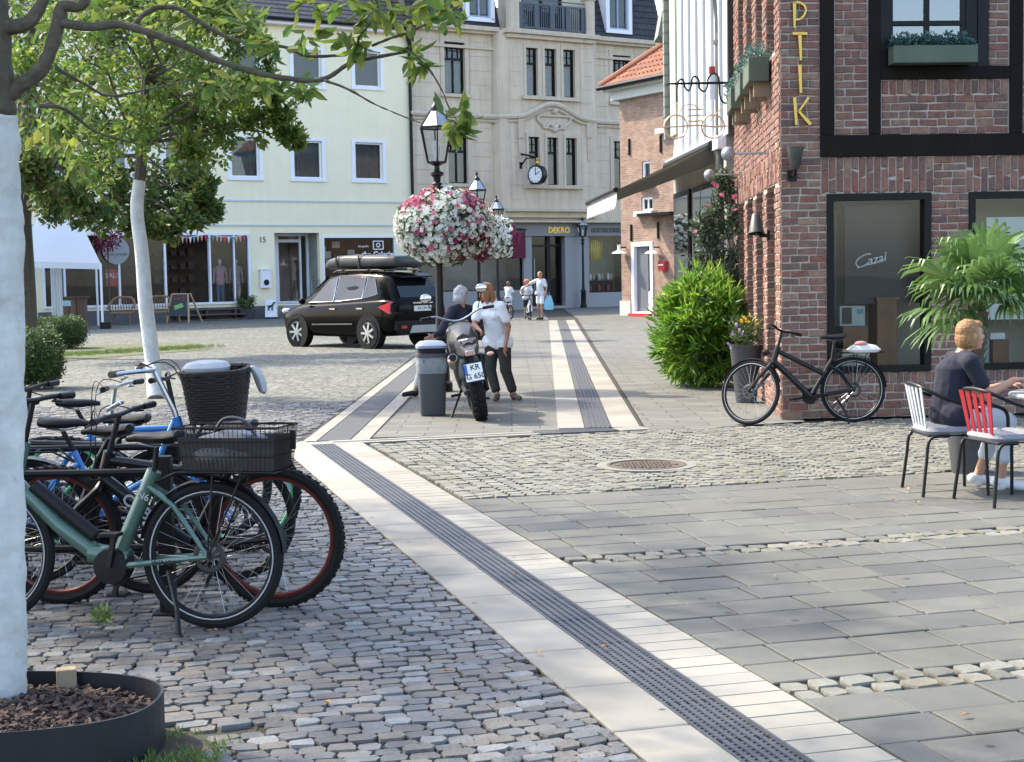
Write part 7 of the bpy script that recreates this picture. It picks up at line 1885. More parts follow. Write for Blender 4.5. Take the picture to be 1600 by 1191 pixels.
lb_ = MB(); lb_.loft([rsq(.36, .22, .775, 16, .5), rsq(.40, .25, .86, 16, .5), rsq(.30, .2, .93, 16, .6), rsq(.1, .1, .955, 16)]); lb_.xf(Matrix.Translation((-.12, 0, 0))); hbg = thing('handbag', 'black leather bag lying in the rear basket of the green bicycle', 'bag', GB.location, GB.rotation_euler.z); lb_.build('pouch', 'dark_leather', hbg, smooth=True); MB().tube(smooth_path([(-.27, .05, .9), (-.2, .03, 1.0), (-.08, .0, 1.01), (0, -.03, .9)], 5), .008, 6).build('strap', 'dark_leather', hbg)
MB().box((bx0 - .05, 0, .91), (.025, .02, .09)).build('tail_lamp', 'black_plastic', bko)
MTB, P, ST = bike('black mountain bike with knobbly tyres and dark red rims beside the green bicycle', (-1.215, 7.72, 0), (-1, .16), dict(r=.365, tw=.056, wb=1.17, bb=(.45, .32), seat=(.23, .70), sad=(.2, .93), hlo=(.90, .66), hhi=(.86, .80), bar=(.80, .99), rim='rim_red', knob=1, tube=.026, barw=.38, back=.03, crank=.4, lean=-.03), grp='bicycles parked in the rack')
d = P['hlo'] - P['bb']; an = math.atan2(d.z, d.x)
text_obj('lettering', 'CUBE', .085, 'bag_grey', MTB, Matrix.Translation(P['bb'] + d * .55 + Vector((0, .036, 0))) @ Matrix.Rotation(PI, 4, 'Z') @ Matrix.Rotation(R(90), 4, 'X') @ Matrix.Rotation(-an, 4, 'Z'), .001, bold=.002)
MB().box(P['bar'] + Vector((.02, 0, .045)), (.09, .05, .02), Matrix.Rotation(.5, 3, 'Y')).build('display', 'chrome', MTB, bev=.005)
BB, P, ST = bike('blue city bicycle with dark wicker front basket', (-2.68, 8.45, 0), (1, .0), dict(r=.35, tw=.036, wb=1.12, hlo=(.90, .64), hhi=(.83, .92), bar=(.72, 1.18), frame='frame_blue', kind='step', tube=.021, grip='grip_brown', barm='steel', barw=.30, back=.16, fender=1, fendm='saddle_grey', rack=1, light=1, sad=(.2, .90), lean=.04), grp='bicycles parked in the rack')
bs = MB(); cx_, wz0_, wz1_ = 1.06, .90, 1.17
def wr(f): k = lerp(.78, 1.0, f); return [Vector((cx_ + x * k, y * k, lerp(wz0_, wz1_, f) + .035 * (x + .16) * f)) for x, y in [(.17 * math.copysign(abs(math.cos(a)) ** .5, math.cos(a)), .2 * math.copysign(abs(math.sin(a)) ** .5, math.sin(a))) for a in [2 * PI * i / 36 for i in range(36)]]]
for j in range(20): bs.tube([p + (p - Vector((cx_, 0, p.z))) * (.03 if (i + j) % 2 else -.03) for i, p in enumerate(wr(j / 19))], .008 if j < 19 else .014, 5, closed=True)
for i in range(0, 36, 2): bs.tube([wr(0)[i], wr(1)[i]], .005, 4)
bs.quad(*wr(0.02)[::-1]); bo = bs.build('basket', 'wicker', BB, smooth=True)
sk = thing('shopping_bag', 'pale grey cloth bag hanging out of the wicker basket', 'bag', BB.location, 0); t = MB(); t.loft([rsq(.20, .3, 1.12, 16, .6), rsq(.24, .34, 1.19, 16, .6), rsq(.2, .3, 1.215, 16, .6), rsq(.1, .15, 1.225, 16)]); t.xf(Matrix.Translation((1.0, 0, 0))); t.build('bundle', 'bag_grey', sk, smooth=True)
t = MB(); t.loft([[Vector((1.24, -.04, 1.20)) + q for q in [Vector((.01, -.03, 0)), Vector((.03, 0, .01)), Vector((.01, .06, 0)), Vector((-.03, .0, 0))]], [Vector((1.29, -.04, 1.14)) + q * 1.6 for q in [Vector((.01, -.03, 0)), Vector((.03, 0, .01)), Vector((.01, .06, 0)), Vector((-.03, 0, 0))]], [Vector((1.31, -.04, 1.02)) + q * 1.5 for q in [Vector((.01, -.03, 0)), Vector((.03, 0, .01)), Vector((.01, .06, 0)), Vector((-.03, 0, 0))]]]); t.build('hanging_corner', 'bag_grey', sk, smooth=True, sub=1)
bike('grey mountain bike with green rims and grey-ochre saddle at the back of the rack', (-1.66, 9.35, 0), (-1, .08), dict(r=.36, tw=.052, wb=1.12, rim='rim_green', knob=1, sadm='saddle_grey', sad=(.19, .93), bar=(.78, 1.02), barm='steel', forkm='rim_green', crank=.9, barw=.36), grp='bicycles parked in the rack')
bike('plain black bicycle half hidden in the middle of the rack', (-2.05, 8.95, 0), (-1, .05), dict(fender=1, bar=(.78, 1.05), crank=2.0, frame='frame_blackp', sad=(.2, .86)), grp='bicycles parked in the rack')
bike('dark bicycle with bright handlebar squeezed against the rack behind the mountain bike', (-1.95, 8.12, 0), (-1, .1), dict(fender=1, bar=(.78, 1.0), crank=.6, sad=(.2, .88), barm='steel', kind='step', light=1), grp='bicycles parked in the rack')
bike('slim blue-framed bicycle at the far side of the rack', (-2.98, 9.75, 0), (1, .06), dict(frame='frame_blue', bar=(.78, 1.04), crank=1.4, sad=(.2, .9)), grp='bicycles parked in the rack')
RK = thing('bicycle_rack', 'black tubular bicycle rack between the parked bicycles', 'bicycle rack', (-2.1, 7.6, 0))
for (x0, x1, y) in ((-2.75, -1.74, 7.60), (-2.85, -1.75, 8.75)):
    for x in (x0, x1): t = MB(); t.box((x, y, .40), (.075, .075, .80)); t.box((x, y, .01), (.14, .14, .02)); t.build('post', 'mesh_black', RK, world=True, bev=.006)
    for z in (.34, .72): t = MB(); t.tube([(x0, y, z), (x1, y, z)], .02, 8); t.build('rail', 'mesh_black', RK, world=True, smooth=True)
RB, P, ST = bike('black trekking bicycle standing against the corner house', (3.66, 16.45, 0), (-1, -.06), dict(r=.355, tw=.045, wb=1.13, bb=(.46, .29), seat=(.23, .68), sad=(.2, .93), hlo=(.86, .68), hhi=(.81, .84), bar=(.77, 1.0), kind='trapeze', tube=.026, fender=1, rack=1, reflect=1, stand=1, light=1, steer=-.75, barw=.33, crank=-.2))
cb = thing('cargo_bundle', 'white and red bundle strapped on the rack of the leaning bicycle', 'bundle', RB.location, RB.rotation_euler.z); t = MB(); t.loft([rsq(.30, .16, .757, 16, .5), rsq(.36, .19, .785, 16, .5), rsq(.26, .15, .83, 16, .7), rsq(.1, .08, .845, 16)]); t.xf(Matrix.Translation((-.12, 0, 0))); t.build('wrap', 'white_bundle', cb, smooth=True); MB().ell((-.08, .03, .85), (.07, .05, .03)).build('knot', mat('pink_cloth', (.5, .22, .2), .8), cb, smooth=True)

# ---------------- car
mat('car_black', (.003, .003, .0035), .2, var=.05, coat=.12, spec=.05); mat('car_plastic', (.008, .008, .008), .6, spec=.2, var=.1); mat('car_glass', (.006, .008, .009), .04, var=.0, spec=.5); mat('alloy', (.40, .41, .43), .35, metal=.8)
mat('bag_fabric', (.035, .036, .040), .5, var=.3, bump=1.0, bscale=5); mat('plate_white', (.72, .72, .70), .5, var=.03); mat('plate_blue', (.02, .10, .40), .5)
fr_, re_ = Vector((-5.14, 36.9)), Vector((-3.01, 34.9)); fw = (fr_ - re_).normalized(); lf_n = Vector((-fw.y, fw.x)); ctr_ = (fr_ + re_) / 2 - lf_n * .74
CAR = thing('parked_car', 'black compact SUV with a grey roof bag crossing the square', 'car', (ctr_.x, ctr_.y, 0), math.atan2(fw.y, fw.x), scale=1.0)
CAR.scale = (1, 1, 1.05)
ST_ = [(-2.13, .66, .70, .46, .90, .66, .96), (-2.08, .78, .82, .36, 1.0, .76, 1.04), (-1.85, .85, .89, .27, 1.07, .83, 1.10), (-1.3, .86, .895, .24, 1.05, .85, 1.07), (-.4, .86, .89, .22, 1.0, .84, 1.02), (.5, .86, .89, .22, .97, .83, 1.0), (1.05, .86, .885, .22, .96, .80, 1.03), (1.55, .84, .87, .24, .92, .73, .97), (1.92, .76, .80, .28, .82, .62, .87), (2.12, .58, .62, .36, .68, .48, .73)]
t = MB(); rings = []
for x, ws, wm, zb, zbelt, wb_, zt in ST_:
    h = [(0, zb), (ws * .85, zb), (ws, zb + .1), (wm, .55), (wm, .74), (lerp(wm, wb_, .35), lerp(.74, zbelt, .7)), (wb_, zbelt), (wb_ * .8, zt), (0, zt + .015)]
    rings.append([Vector((x, y, z)) for y, z in h] + [Vector((x, -y, z)) for y, z in h[-2:0:-1]])
t.loft(rings); t.build('body', 'car_black', CAR, smooth=True, sub=2, ang=180)
GH = [(-2.05, 1.02, .72, 1.06, .66), (-1.93, 1.04, .77, 1.32, .63), (-1.74, 1.05, .80, 1.54, .60), (-1.45, 1.04, .82, 1.625, .60), (-.7, 1.01, .83, 1.66, .61), (.0, .98, .83, 1.645, .61), (.42, .97, .82, 1.57, .60), (.85, .98, .80, 1.30, .66), (1.2, 1.0, .76, 1.03, .72)]
t = MB(); rings = []
for x, zl, wl_, zr, wr_ in GH:
    h = [(wl_, zl - .06), (wl_, zl), (lerp(wl_, wr_, .5) + .012, lerp(zl, zr, .5)), (wr_ + .01, lerp(zl, zr, .88)), (wr_ - .06, zr - .0), (wr_ * .5, zr + .012), (0, zr + .015)]
    rings.append([Vector((x, y, z)) for y, z in h] + [Vector((x, -y, z)) for y, z in h[-2::-1]])
t.loft(rings); t.build('cabin', 'car_black', CAR, smooth=True, ang=60)
def gh(x, f, off=.012):
    for a, b in zip(GH, GH[1:]):
        if a[0] <= x <= b[0]: k = (x - a[0]) / (b[0] - a[0]); q = [lerp(u_, v_, k) for u_, v_ in zip(a, b)]; break
    return Vector((x, lerp(q[2], q[4], f) + off + .012 * math.sin(PI * f), lerp(q[1], q[3], f)))
for nm, poly in (('front_side_window', [(.93, .06), (.0, .06), (.0, .86), (.30, .86), (.62, .5)]), ('rear_side_window', [(-.06, .06), (-1.0, .10), (-1.0, .85), (-.06, .87)]), ('quarter_window', [(-1.05, .10), (-1.5, .24), (-1.28, .82), (-1.05, .84)])):
    for s in (1, -1):
        pp = [gh(x, f) for x, f in poly]; pp = [Vector((p.x, p.y * s, p.z)) for p in pp]
        wo = MB().quad(*(pp if s > 0 else pp[::-1])).build(nm, 'car_glass', CAR)
        MB().tube(pp, .009, 4, closed=True).build('trim', 'chrome', wo)
MB().addm([(-2.068, .60, 1.10), (-2.068, -.60, 1.10), (-1.80, -.50, 1.50), (-1.80, .50, 1.50), (-1.945, .585, 1.32), (-1.945, -.585, 1.32)], [(0, 4, 5, 1), (4, 3, 2, 5)]).build('rear_window', 'car_glass', CAR); MB().addm([(1.17, .66, 1.06), (1.17, -.66, 1.06), (.50, -.54, 1.56), (.50, .54, 1.56)], [(0, 1, 2, 3)]).xf(Matrix.Translation((.01, 0, .012))).build('windscreen', 'car_glass', CAR)
MB().addm([(-1.72, .55, 1.585), (-1.98, .50, 1.53), (-1.98, -.50, 1.53), (-1.72, -.55, 1.585), (-1.72, .55, 1.62), (-1.95, .50, 1.56), (-1.95, -.50, 1.56), (-1.72, -.55, 1.62)], [(0, 1, 2, 3), (4, 7, 6, 5), (0, 4, 5, 1), (1, 5, 6, 2), (2, 6, 7, 3)]).build('spoiler', 'car_black', CAR)
for s in (1, -1):
    for x in (1.28, -1.28):
        t = MB(); t.cyl((x, s * .70, .36), (x, s * .895, .36), .40, n=32); t.build('wheel_arch', 'car_plastic', CAR, smooth=True)
        Mw = Matrix.Translation((x, s * .812, .335)) @ (Matrix.Rotation(.2 if x > 0 else 0, 4, 'Z'))
        t = MB(); t.lathe([(.2, -.1), (.32, -.1), (.335, -.06), (.335, .06), (.32, .1), (.235, .105)], 32, (0, 0, 0), Matrix.Rotation(R(90) * s, 3, 'X')); w = t.xf(Mw).build('wheel', 'rubber', CAR, smooth=True)
        t = MB(); t.lathe([(.235, .09), (.225, .105), (.21, .08), (.02, .06)], 24, (0, 0, 0), Matrix.Rotation(-R(90) * s, 3, 'X'))
        for k in range(7): a = 2 * PI * k / 7; t.bar((0, s * .105, 0), (.21 * math.cos(a), s * .10, .21 * math.sin(a)), .05, .03, (0, 1, 0))
        t.cyl((0, s * .1, 0), (0, s * .12, 0), .05, n=12); t.xf(Mw).build('rim', 'alloy', w)
    MB().tube([(.7, s * .885, .50), (-.75, s * .89, .52)], .03, 6).build('side_moulding', 'car_plastic', CAR)
    MB().ell((.98, s * .95, 1.03), (.06, .10, .07)).build('wing_mirror', 'car_black', CAR, smooth=True)
    pp = [(-1.62, .885, .90), (-1.95, .865, .76), (-2.10, .74, .76), (-2.085, .66, .98), (-1.96, .80, 1.02)]
    MB().addm([(x, s * (y + .012), z) for x, y, z in pp] + [(x + .03, s * (y - .05), z) for x, y, z in pp], [tuple(range(5)) if s > 0 else tuple(range(4, -1, -1))] + [(i, (i + 1) % 5, (i + 1) % 5 + 5, i + 5) for i in range(5)]).build('tail_light', 'tail_red', CAR)
    MB().ell((1.93, s * .66, .80), (.14, .12, .07)).build('headlight', 'chrome', CAR, smooth=True); MB().box((-.05, s * .895, .86), (.2, .03, .03)).build('door_handle', 'chrome', CAR); MB().box((-1.0, s * .895, .87), (.2, .03, .03)).build('door_handle', 'chrome', CAR)
    MB().tube([(-1.5, s * .57, 1.66), (-1.35, s * .57, 1.70), (.1, s * .57, 1.70), (.25, s * .57, 1.655)], .022, 6).build('roof_rail', 'black_metal', CAR)
MB().loft([rsq(.10, 1.4, .30, 16, .4), rsq(.16, 1.62, .42, 16, .4), rsq(.14, 1.60, .60, 16, .4)]).xf(Matrix.Translation((-2.10, 0, 0))).build('rear_bumper', 'car_plastic', CAR, smooth=True)
MB().addm([(-2.185, .45, .34), (-2.185, -.45, .34), (-2.19, -.36, .50), (-2.19, .36, .50)], [(0, 1, 2, 3)]).build('skid_plate', 'zinc', CAR); MB().box((-2.19, .62, .47), (.02, .16, .06)).build('reflector', 'tail_red', CAR)
MB().box((-2.145, 0, .98), (.04, .62, .03)).build('chrome_strip', 'chrome', CAR); plt = MB().box((-2.15, 0, .86), (.03, .52, .115)).build('licence_plate', 'plate_white', CAR); text_obj('lettering', 'KR·CM 54', .09, 'void', plt, Matrix.Translation((-2.168, -.02, .86)) @ Matrix.Rotation(-R(90), 4, 'Z') @ Matrix.Rotation(R(90), 4, 'X'), .001)
for x in (-1.0, -.1): MB().box((x, 0, 1.72), (.06, 1.2, .035)).build('roof_bar', 'black_metal', CAR)
RBG = thing('roof_bag', 'strapped dark grey fabric roof bag on the black car', 'roof bag', CAR.location, CAR.rotation_euler.z)
RBG.scale = (1, 1, 1.05)
t = MB(); rings = []
for i, (x, w, h) in enumerate(((-1.75, .44, .22), (-1.7, .47, .26), (-1.0, .49, .27), (-.5, .48, .30), (0, .48, .31), (.35, .47, .29), (.6, .43, .24), (.8, .36, .15), (.86, .28, .1))): rings.append([Vector((x, p.x, p.z + .03 * mnoise.noise(Vector((x * 3, p.x * 6, p.z * 6))))) for p in [Vector((w * math.copysign(abs(math.cos(a)) ** .45, math.cos(a)), 0, 1.745 + h / 2 + h / 2 * math.copysign(abs(math.sin(a)) ** .45, math.sin(a)))) for a in [2 * PI * k / 24 for k in range(24)]]])
t.loft(rings); t.build('bag', 'bag_fabric', RBG, smooth=True, ang=180)
for x in (-.55, .25):
    rg_ = MB(); rg_.bar((x, -.49, 1.74), (x, -.49, 2.03), .05, .012, (0, 1, 0)); rg_.bar((x, .49, 1.74), (x, .49, 2.03), .05, .012, (0, 1, 0)); rg_.bar((x, -.49, 2.055), (x, .49, 2.055), .05, .012); rg_.build('strap', 'black_plastic', RBG)

# ---------------- motorcycle
MO = thing('motorcycle', 'grey enduro motorcycle on its side stand seen from behind', 'motorcycle', (-.36, 17.55, 0), math.atan2(.99, -.08)); MO.rotation_euler = (-.17, 0, MO.rotation_euler.z)
mat('moto_grey', (.075, .078, .082), .35, metal=.5, var=.15); mat('moto_white', (.045, .045, .048), .35, metal=.3); mat('exhaust', (.42, .40, .36), .35, metal=.85, var=.2)
def mwheel(x, r, w):
    t = MB(); t.lathe([(r * .72, -w * .35), (r * .9, -w / 2), (r * .985, -w * .3), (r, 0), (r * .985, w * .3), (r * .9, w / 2), (r * .72, w * .35)], 36, (x, 0, r), Matrix.Rotation(R(90), 3, 'X'), cap=False)
    for i in range(26):
        a = 2 * PI * i / 26
        for s in (-1, 1): t.box((x + (r + .004) * math.cos(a + .06 * s), s * w * .22, r + (r + .004) * math.sin(a + .06 * s)), (.022, w * .36, .045), Matrix.Rotation(-a, 3, 'Y'))
    wo = t.build('wheel', 'rubber', MO, smooth=True); t = MB(); t.torus((x, 0, r), (0, 1, 0), r * .72, .022, 32, 6); t.cyl((x, -.09, r), (x, .09, r), .04, n=12)
    for i in range(28): a = 2 * PI * i / 28; t.cyl((x, .04 if i % 2 else -.04, r), (x + r * .7 * math.cos(a), 0, r + r * .7 * math.sin(a)), .003, n=4, cap=False)
    t.lathe([(.08, -.002), (.13, -.002), (.13, .002), (.08, .002)], 24, (x, -.075, r), Matrix.Rotation(R(90), 3, 'X')); t.build('rim', 'rim_black', wo, smooth=True)
mwheel(0, .33, .165); mwheel(1.48, .35, .11)
t = MB()
for s in (-1, 1): t.tube([(0, s * .11, .33), (.3, s * .11, .37), (.55, s * .09, .42)], [.03, .035, .04], 8)
t.build('swingarm', 'moto_grey', MO, smooth=True)
t = MB(); t.tube([(.55, 0, .42), (.5, .0, .75), (-.15, 0, .86)], .03, 8); t.tube([(.5, .11, .72), (-.2, .09, .84)], .016, 6); t.tube([(.5, -.11, .72), (-.2, -.09, .84)], .016, 6); t.tube([(1.18, 0, .98), (.85, 0, .85), (.5, 0, .75)], .035, 8); t.tube([(1.18, 0, .9), (.95, 0, .5), (.55, 0, .35)], .03, 8); t.build('frame', 'black_metal', MO, smooth=True)
t = MB(); t.loft([rsq(.34, .30, .30, 12, .6), rsq(.40, .34, .45, 12, .6), rsq(.30, .30, .62, 12, .6), rsq(.2, .22, .70, 12, .6)]); t.xf(Matrix.Translation((.72, 0, 0))); t.build('engine', 'moto_grey', MO, smooth=True)
t = MB(); t.loft([[Vector((x, y, z)) for y, z in ((w, z0), (w * .9, z1), (0, z1 + .02), (-w * .9, z1), (-w, z0), (0, z0 - .02))] for x, w, z0, z1 in ((-.30, .06, .87, .90), (-.1, .11, .86, .92), (.2, .14, .85, .92), (.5, .12, .84, .90), (.7, .09, .86, .93))]); t.build('seat', 'saddle_black', MO, smooth=True)
t = MB(); t.loft([[Vector((x, y, z)) for y, z in ((w, z0), (w * 1.05, lerp(z0, z1, .5)), (w * .7, z1), (0, z1 + .03), (-w * .7, z1), (-w * 1.05, lerp(z0, z1, .5)), (-w, z0), (0, z0 - .02))] for x, w, z0, z1 in ((.62, .10, .80, .95), (.8, .17, .76, 1.04), (1.0, .18, .76, 1.08), (1.2, .12, .82, 1.06))]); t.build('tank', 'moto_white', MO, smooth=True)
t = MB(); t.loft([[Vector((x, y, z)) for y, z in ((w, z0), (w, z1), (0, z1 + .015), (-w, z1), (-w, z0), (0, z0 - .01))] for x, w, z0, z1 in ((-.42, .05, .78, .82), (-.3, .10, .78, .88), (.1, .13, .78, .86))]); t.build('tail_cowl', 'moto_grey', MO, smooth=True)
t = MB(); t.tube([(-.16, .07, .92), (-.34, .09, .95), (-.40, 0, .955), (-.34, -.09, .95), (-.16, -.07, .92)], .011, 6); t.build('grab_rail', 'steel', MO, smooth=True)
MB().box((-.42, 0, .80), (.04, .11, .06)).build('tail_light', mat('lamp_amber', (.45, .30, .25), .2, coat=.6), MO, bev=.012)
t = MB(); t.box((-.40, 0, .68), (.02, .06, .2), Matrix.Rotation(.3, 3, 'Y')); t.box((-.44, 0, .585), (.012, .22, .24), Matrix.Rotation(.25, 3, 'Y')); t.build('plate_holder', 'black_plastic', MO)
Mp = Matrix.Translation((-.452, 0, .585)) @ Matrix.Rotation(.25, 4, 'Y'); pl_ = MB().box((0, 0, 0), (.008, .20, .20)).xf(Mp).build('licence_plate', 'plate_white', MO); MB().box((-.005, .085, .035), (.004, .03, .12)).xf(Mp).build('blue_band', 'plate_blue', pl_)
Mt = Mp @ Matrix.Translation((-.006, -.01, 0)) @ Matrix.Rotation(-R(90), 4, 'Z') @ Matrix.Rotation(R(90), 4, 'X'); text_obj('lettering', 'KR', .085, 'void', pl_, Mt @ Matrix.Translation((.01, .05, 0)), .001, bold=.001); text_obj('lettering', 'G 650', .085, 'void', pl_, Mt @ Matrix.Translation((0, -.05, 0)), .001, bold=.001)
for s in (-1, 1):
    MB().tube([(-.36, s * .06, .76), (-.38, s * .2, .75)], .008, 5).build('indicator_stalk', 'black_plastic', MO); MB().ell((-.38, s * .22, .75), (.028, .045, .022)).build('indicator', mat('lamp_orange', (.62, .30, .22), .3, coat=.5), MO, smooth=True)
    MB().tube([(1.22, s * .1, .95), (1.48, s * .09, .35)], [.028, .022], 8).tube([(1.22, s * .1, .95), (1.15, s * .1, 1.1)], .026, 8).build('fork_leg', 'black_metal', MO, smooth=True)
t = MB(); t.tube([(-.38, .20, .78), (-.28, .2, .76), (.1, .19, .66)], [.05, .062, .05], 14); t.build('exhaust', 'exhaust', MO, smooth=True); MB().cyl((-.405, .20, .783), (-.37, .20, .78), .042, n=14).build('exhaust_tip', 'black_metal', MO); MB().tube([(.1, .19, .66), (.4, .17, .5), (.75, .14, .35)], .022, 8).build('exhaust_pipe', 'exhaust', MO, smooth=True)
t = MB(); t.tube(smooth_path([(1.0, -.42, 1.22), (1.06, -.28, 1.22), (1.14, -.1, 1.14), (1.15, 0, 1.12), (1.14, .1, 1.14), (1.06, .28, 1.22), (1.0, .42, 1.22)], 4), .013, 8); hb = t.build('handlebar', 'steel', MO, smooth=True)
for s in (-1, 1):
    MB().tube([(1.03, s * .32, 1.22), (.99, s * .45, 1.22)], .02, 8).build('grip', 'black_plastic', hb, smooth=True); MB().tube([(1.06, s * .3, 1.23), (1.14, s * .36, 1.21), (1.12, s * .44, 1.2)], .007, 5).build('lever', 'black_plastic', hb)
    MB().tube([(1.05, s * .26, 1.23), (1.02, s * .33, 1.40)], .007, 5).build('mirror_stalk', 'black_plastic', hb); MB().ell((1.02, s * .34, 1.46), (.022, .075, .06)).build('mirror', 'black_plastic', hb, smooth=True); MB().ell((1.0, s * .34, 1.46), (.01, .068, .053)).build('mirror_glass', 'chrome', hb, smooth=True)
MB().loft([[Vector((x, y, z)) for y, z in ((w, .78), (w * .8, z1), (-w * .8, z1), (-w, .78))] for x, w, z1 in ((1.25, .13, 1.12), (1.35, .12, 1.08), (1.42, .07, .98))]).build('headlight_cowl', 'moto_grey', MO, smooth=True); MB().loft([[Vector((1.48 + .42 * math.cos(a), y, .35 + .42 * math.sin(a))) for y in (-.07, 0, .07)] for a in np.linspace(.5, 2.3, 10)], cap=False, closed_ring=False).build('front_mudguard', 'moto_white', MO, smooth=True)
MB().tube([(.5, .14, .34), (.35, .33, .04), (.3, .36, -.02)], [.014, .013, .016], 6).build('side_stand', 'black_metal', MO); MB().tube([(-.02, -.13, .33), (.3, -.14, .72)], .028, 8).build('shock', 'black_metal', MO, smooth=True); MB().box((.35, .22, .30), (.06, .12, .03)).build('footpeg', 'black_metal', MO)
# ================================================================ CAFE SEAT AND PEOPLE
mat('cafe_white', (.40, .43, .47), .35, var=.05); mat('cafe_red', (.30, .010, .018), .3, var=.08); mat('cushion', (.24, .24, .26), .85, var=.2, bump=.5, bscale=60)
def cafe_chair(label, p, fwd, slat):
    o = thing('cafe_chair', label, 'chair', p, math.atan2(fwd[1], fwd[0]), 'black metal cafe chairs')   # x forward
    for s in (-1, 1):
        MB().tube(smooth_path([(.23, s * .25, 0), (.22, s * .24, .30), (.20, s * .235, .42), (.05, s * .23, .44)], 4), .0125, 8).build('leg', 'black_metal', o, smooth=True)
        MB().tube(smooth_path([(-.25, s * .25, 0), (-.22, s * .235, .25), (-.19, s * .23, .42), (-.05, s * .23, .44)], 4), .0125, 8).build('leg', 'black_metal', o, smooth=True)
    MB().tube([(.2, -.22, .44), (.2, .22, .44), (-.19, .21, .44), (-.19, -.21, .44)], .011, 6, closed=True).build('seat_frame', 'black_metal', o)
    MB().loft([rsq(.40, .43, .447, 20, .5), rsq(.43, .46, .47, 20, .5), rsq(.41, .44, .50, 20, .5), rsq(.25, .3, .51, 20, .6)]).build('cushion', 'cushion', o, smooth=True)
    MB().tube(smooth_path([(.20, .255, .44), (.19, .26, .60), (.08, .265, .66), (-.10, .25, .72), (-.23, .16, .79), (-.26, 0, .81), (-.23, -.16, .79), (-.10, -.25, .72), (.08, -.265, .66), (.19, -.26, .60), (.20, -.255, .44)], 5), .0135, 8).build('armrest', 'black_metal', o, smooth=True)
    for k in range(5):
        y0, y1 = lerp(-.13, .13, k / 4), lerp(-.17, .17, k / 4); xb = -.255 + .25 * y1 * y1 * 4 * .25
        t = MB(); t.loft([[Vector((-.19, y0 - .015, .45)), Vector((-.19, y0 + .015, .45)), Vector((-.184, y0 + .015, .45)), Vector((-.184, y0 - .015, .45))], [Vector((xb, y1 - .026, .79)), Vector((xb, y1 + .026, .79)), Vector((xb + .006, y1 + .026, .79)), Vector((xb + .006, y1 - .026, .79))]]); t.build('back_slat', slat, o)
    return o
CH1 = Vector((3.20, 11.30, 0)); cafe_chair('cafe chair with pale grey slatted back, the seated woman on it', CH1, (1, .05), 'cafe_white')
cafe_chair('empty cafe chair with red slatted back beside the table', Vector((3.47, 10.78, 0)), (.96, .28), 'cafe_red')
TB = thing('cafe_table', 'round pale cafe table in front of the seated woman', 'table', (4.02, 11.15, 0)); t = MB(); t.lathe([(.0, .70), (.36, .70), (.385, .705), (.39, .72), (.38, .735), (.0, .737)], 36); t.build('top', mat('table_top', (.40, .41, .42), .35, var=.15), TB, smooth=True)
MB().lathe([(.025, .03), (.025, .70)], 12).build('column', 'black_metal', TB, smooth=True)
for k in range(4): MB().tube([(0, 0, .06), (.3 * math.cos(k * PI / 2 + .5), .3 * math.sin(k * PI / 2 + .5), .015)], [.02, .014], 6).build('foot', 'black_metal', TB)
CU = thing('ice_cream_cup', 'white bowl of ice cream with red fruit on the cafe table', 'bowl', (3.84, 11.12, .737)); MB().lathe([(.03, 0), (.035, .01), (.07, .05), (.085, .075), (.078, .075), (.06, .045)], 20).build('bowl', 'cafe_white', CU, smooth=True)
t = MB()
for x, y, z in ((.02, .02, .1), (-.03, .01, .1), (.0, -.03, .1)): t.ell((x, y, z), .036)
t.build('scoop', 'petal_white', CU, smooth=True); t = MB()
for k in range(7): t.ell((.04 * math.cos(k), .04 * math.sin(k * 1.7), .125 + .01 * (k % 3)), .02)
t.build('fruit', 'cafe_red', CU, smooth=True)
# ---- figures
mat('skin', (.42, .225, .15), .55, var=.12, scale=12, spec=.35); mat('skin_tan', (.32, .16, .10), .55, var=.12, scale=12, spec=.35)
mat('hair_blonde', (.34, .17, .055), .45, var=.5, scale=60, bump=1.0, bscale=110); mat('hair_grey', (.42, .42, .42), .6, var=.35, scale=40, bump=.9, bscale=80); mat('hair_ginger', (.34, .15, .05), .45, var=.4, scale=45, bump=.8, bscale=90); mat('hair_brown', (.16, .08, .04), .5, var=.4, scale=45, bump=.8, bscale=90)
mat('cloth_navy', (.010, .012, .026), .9, var=.2, scale=9, bump=.5, bscale=16); mat('cloth_white', (.72, .73, .76), .85, var=.08, scale=9, bump=.6, bscale=14); mat('cloth_olive', (.022, .022, .017), .9, var=.35, scale=9, bump=.6, bscale=14); mat('cloth_pale', (.50, .53, .60), .85, var=.1, bump=.5, bscale=16); mat('cloth_light', (.55, .56, .58), .85, var=.1, bump=.4, bscale=16)
mat('lip', (.40, .12, .10), .5); mat('eye_dark', (.02, .016, .014), .2); mat('shoe_white', (.66, .66, .67), .6, var=.1)
def skin_obj(mb, name, m, parent, vox, sm=6, disp=0.0):
    o = mb.build(name, m, parent, world=True)
    md = o.modifiers.new('remesh', 'REMESH'); md.mode = 'VOXEL'; md.voxel_size = vox; md.use_smooth_shade = True
    md = o.modifiers.new('smooth', 'SMOOTH'); md.factor = .5; md.iterations = sm
    if disp:
        tx = bpy.data.textures.new(name, 'CLOUDS'); tx.noise_scale = .05; md = o.modifiers.new('folds', 'DISPLACE'); md.texture = tx; md.strength = disp; md.mid_level = .5; md.texture_coords = 'LOCAL'
    return o
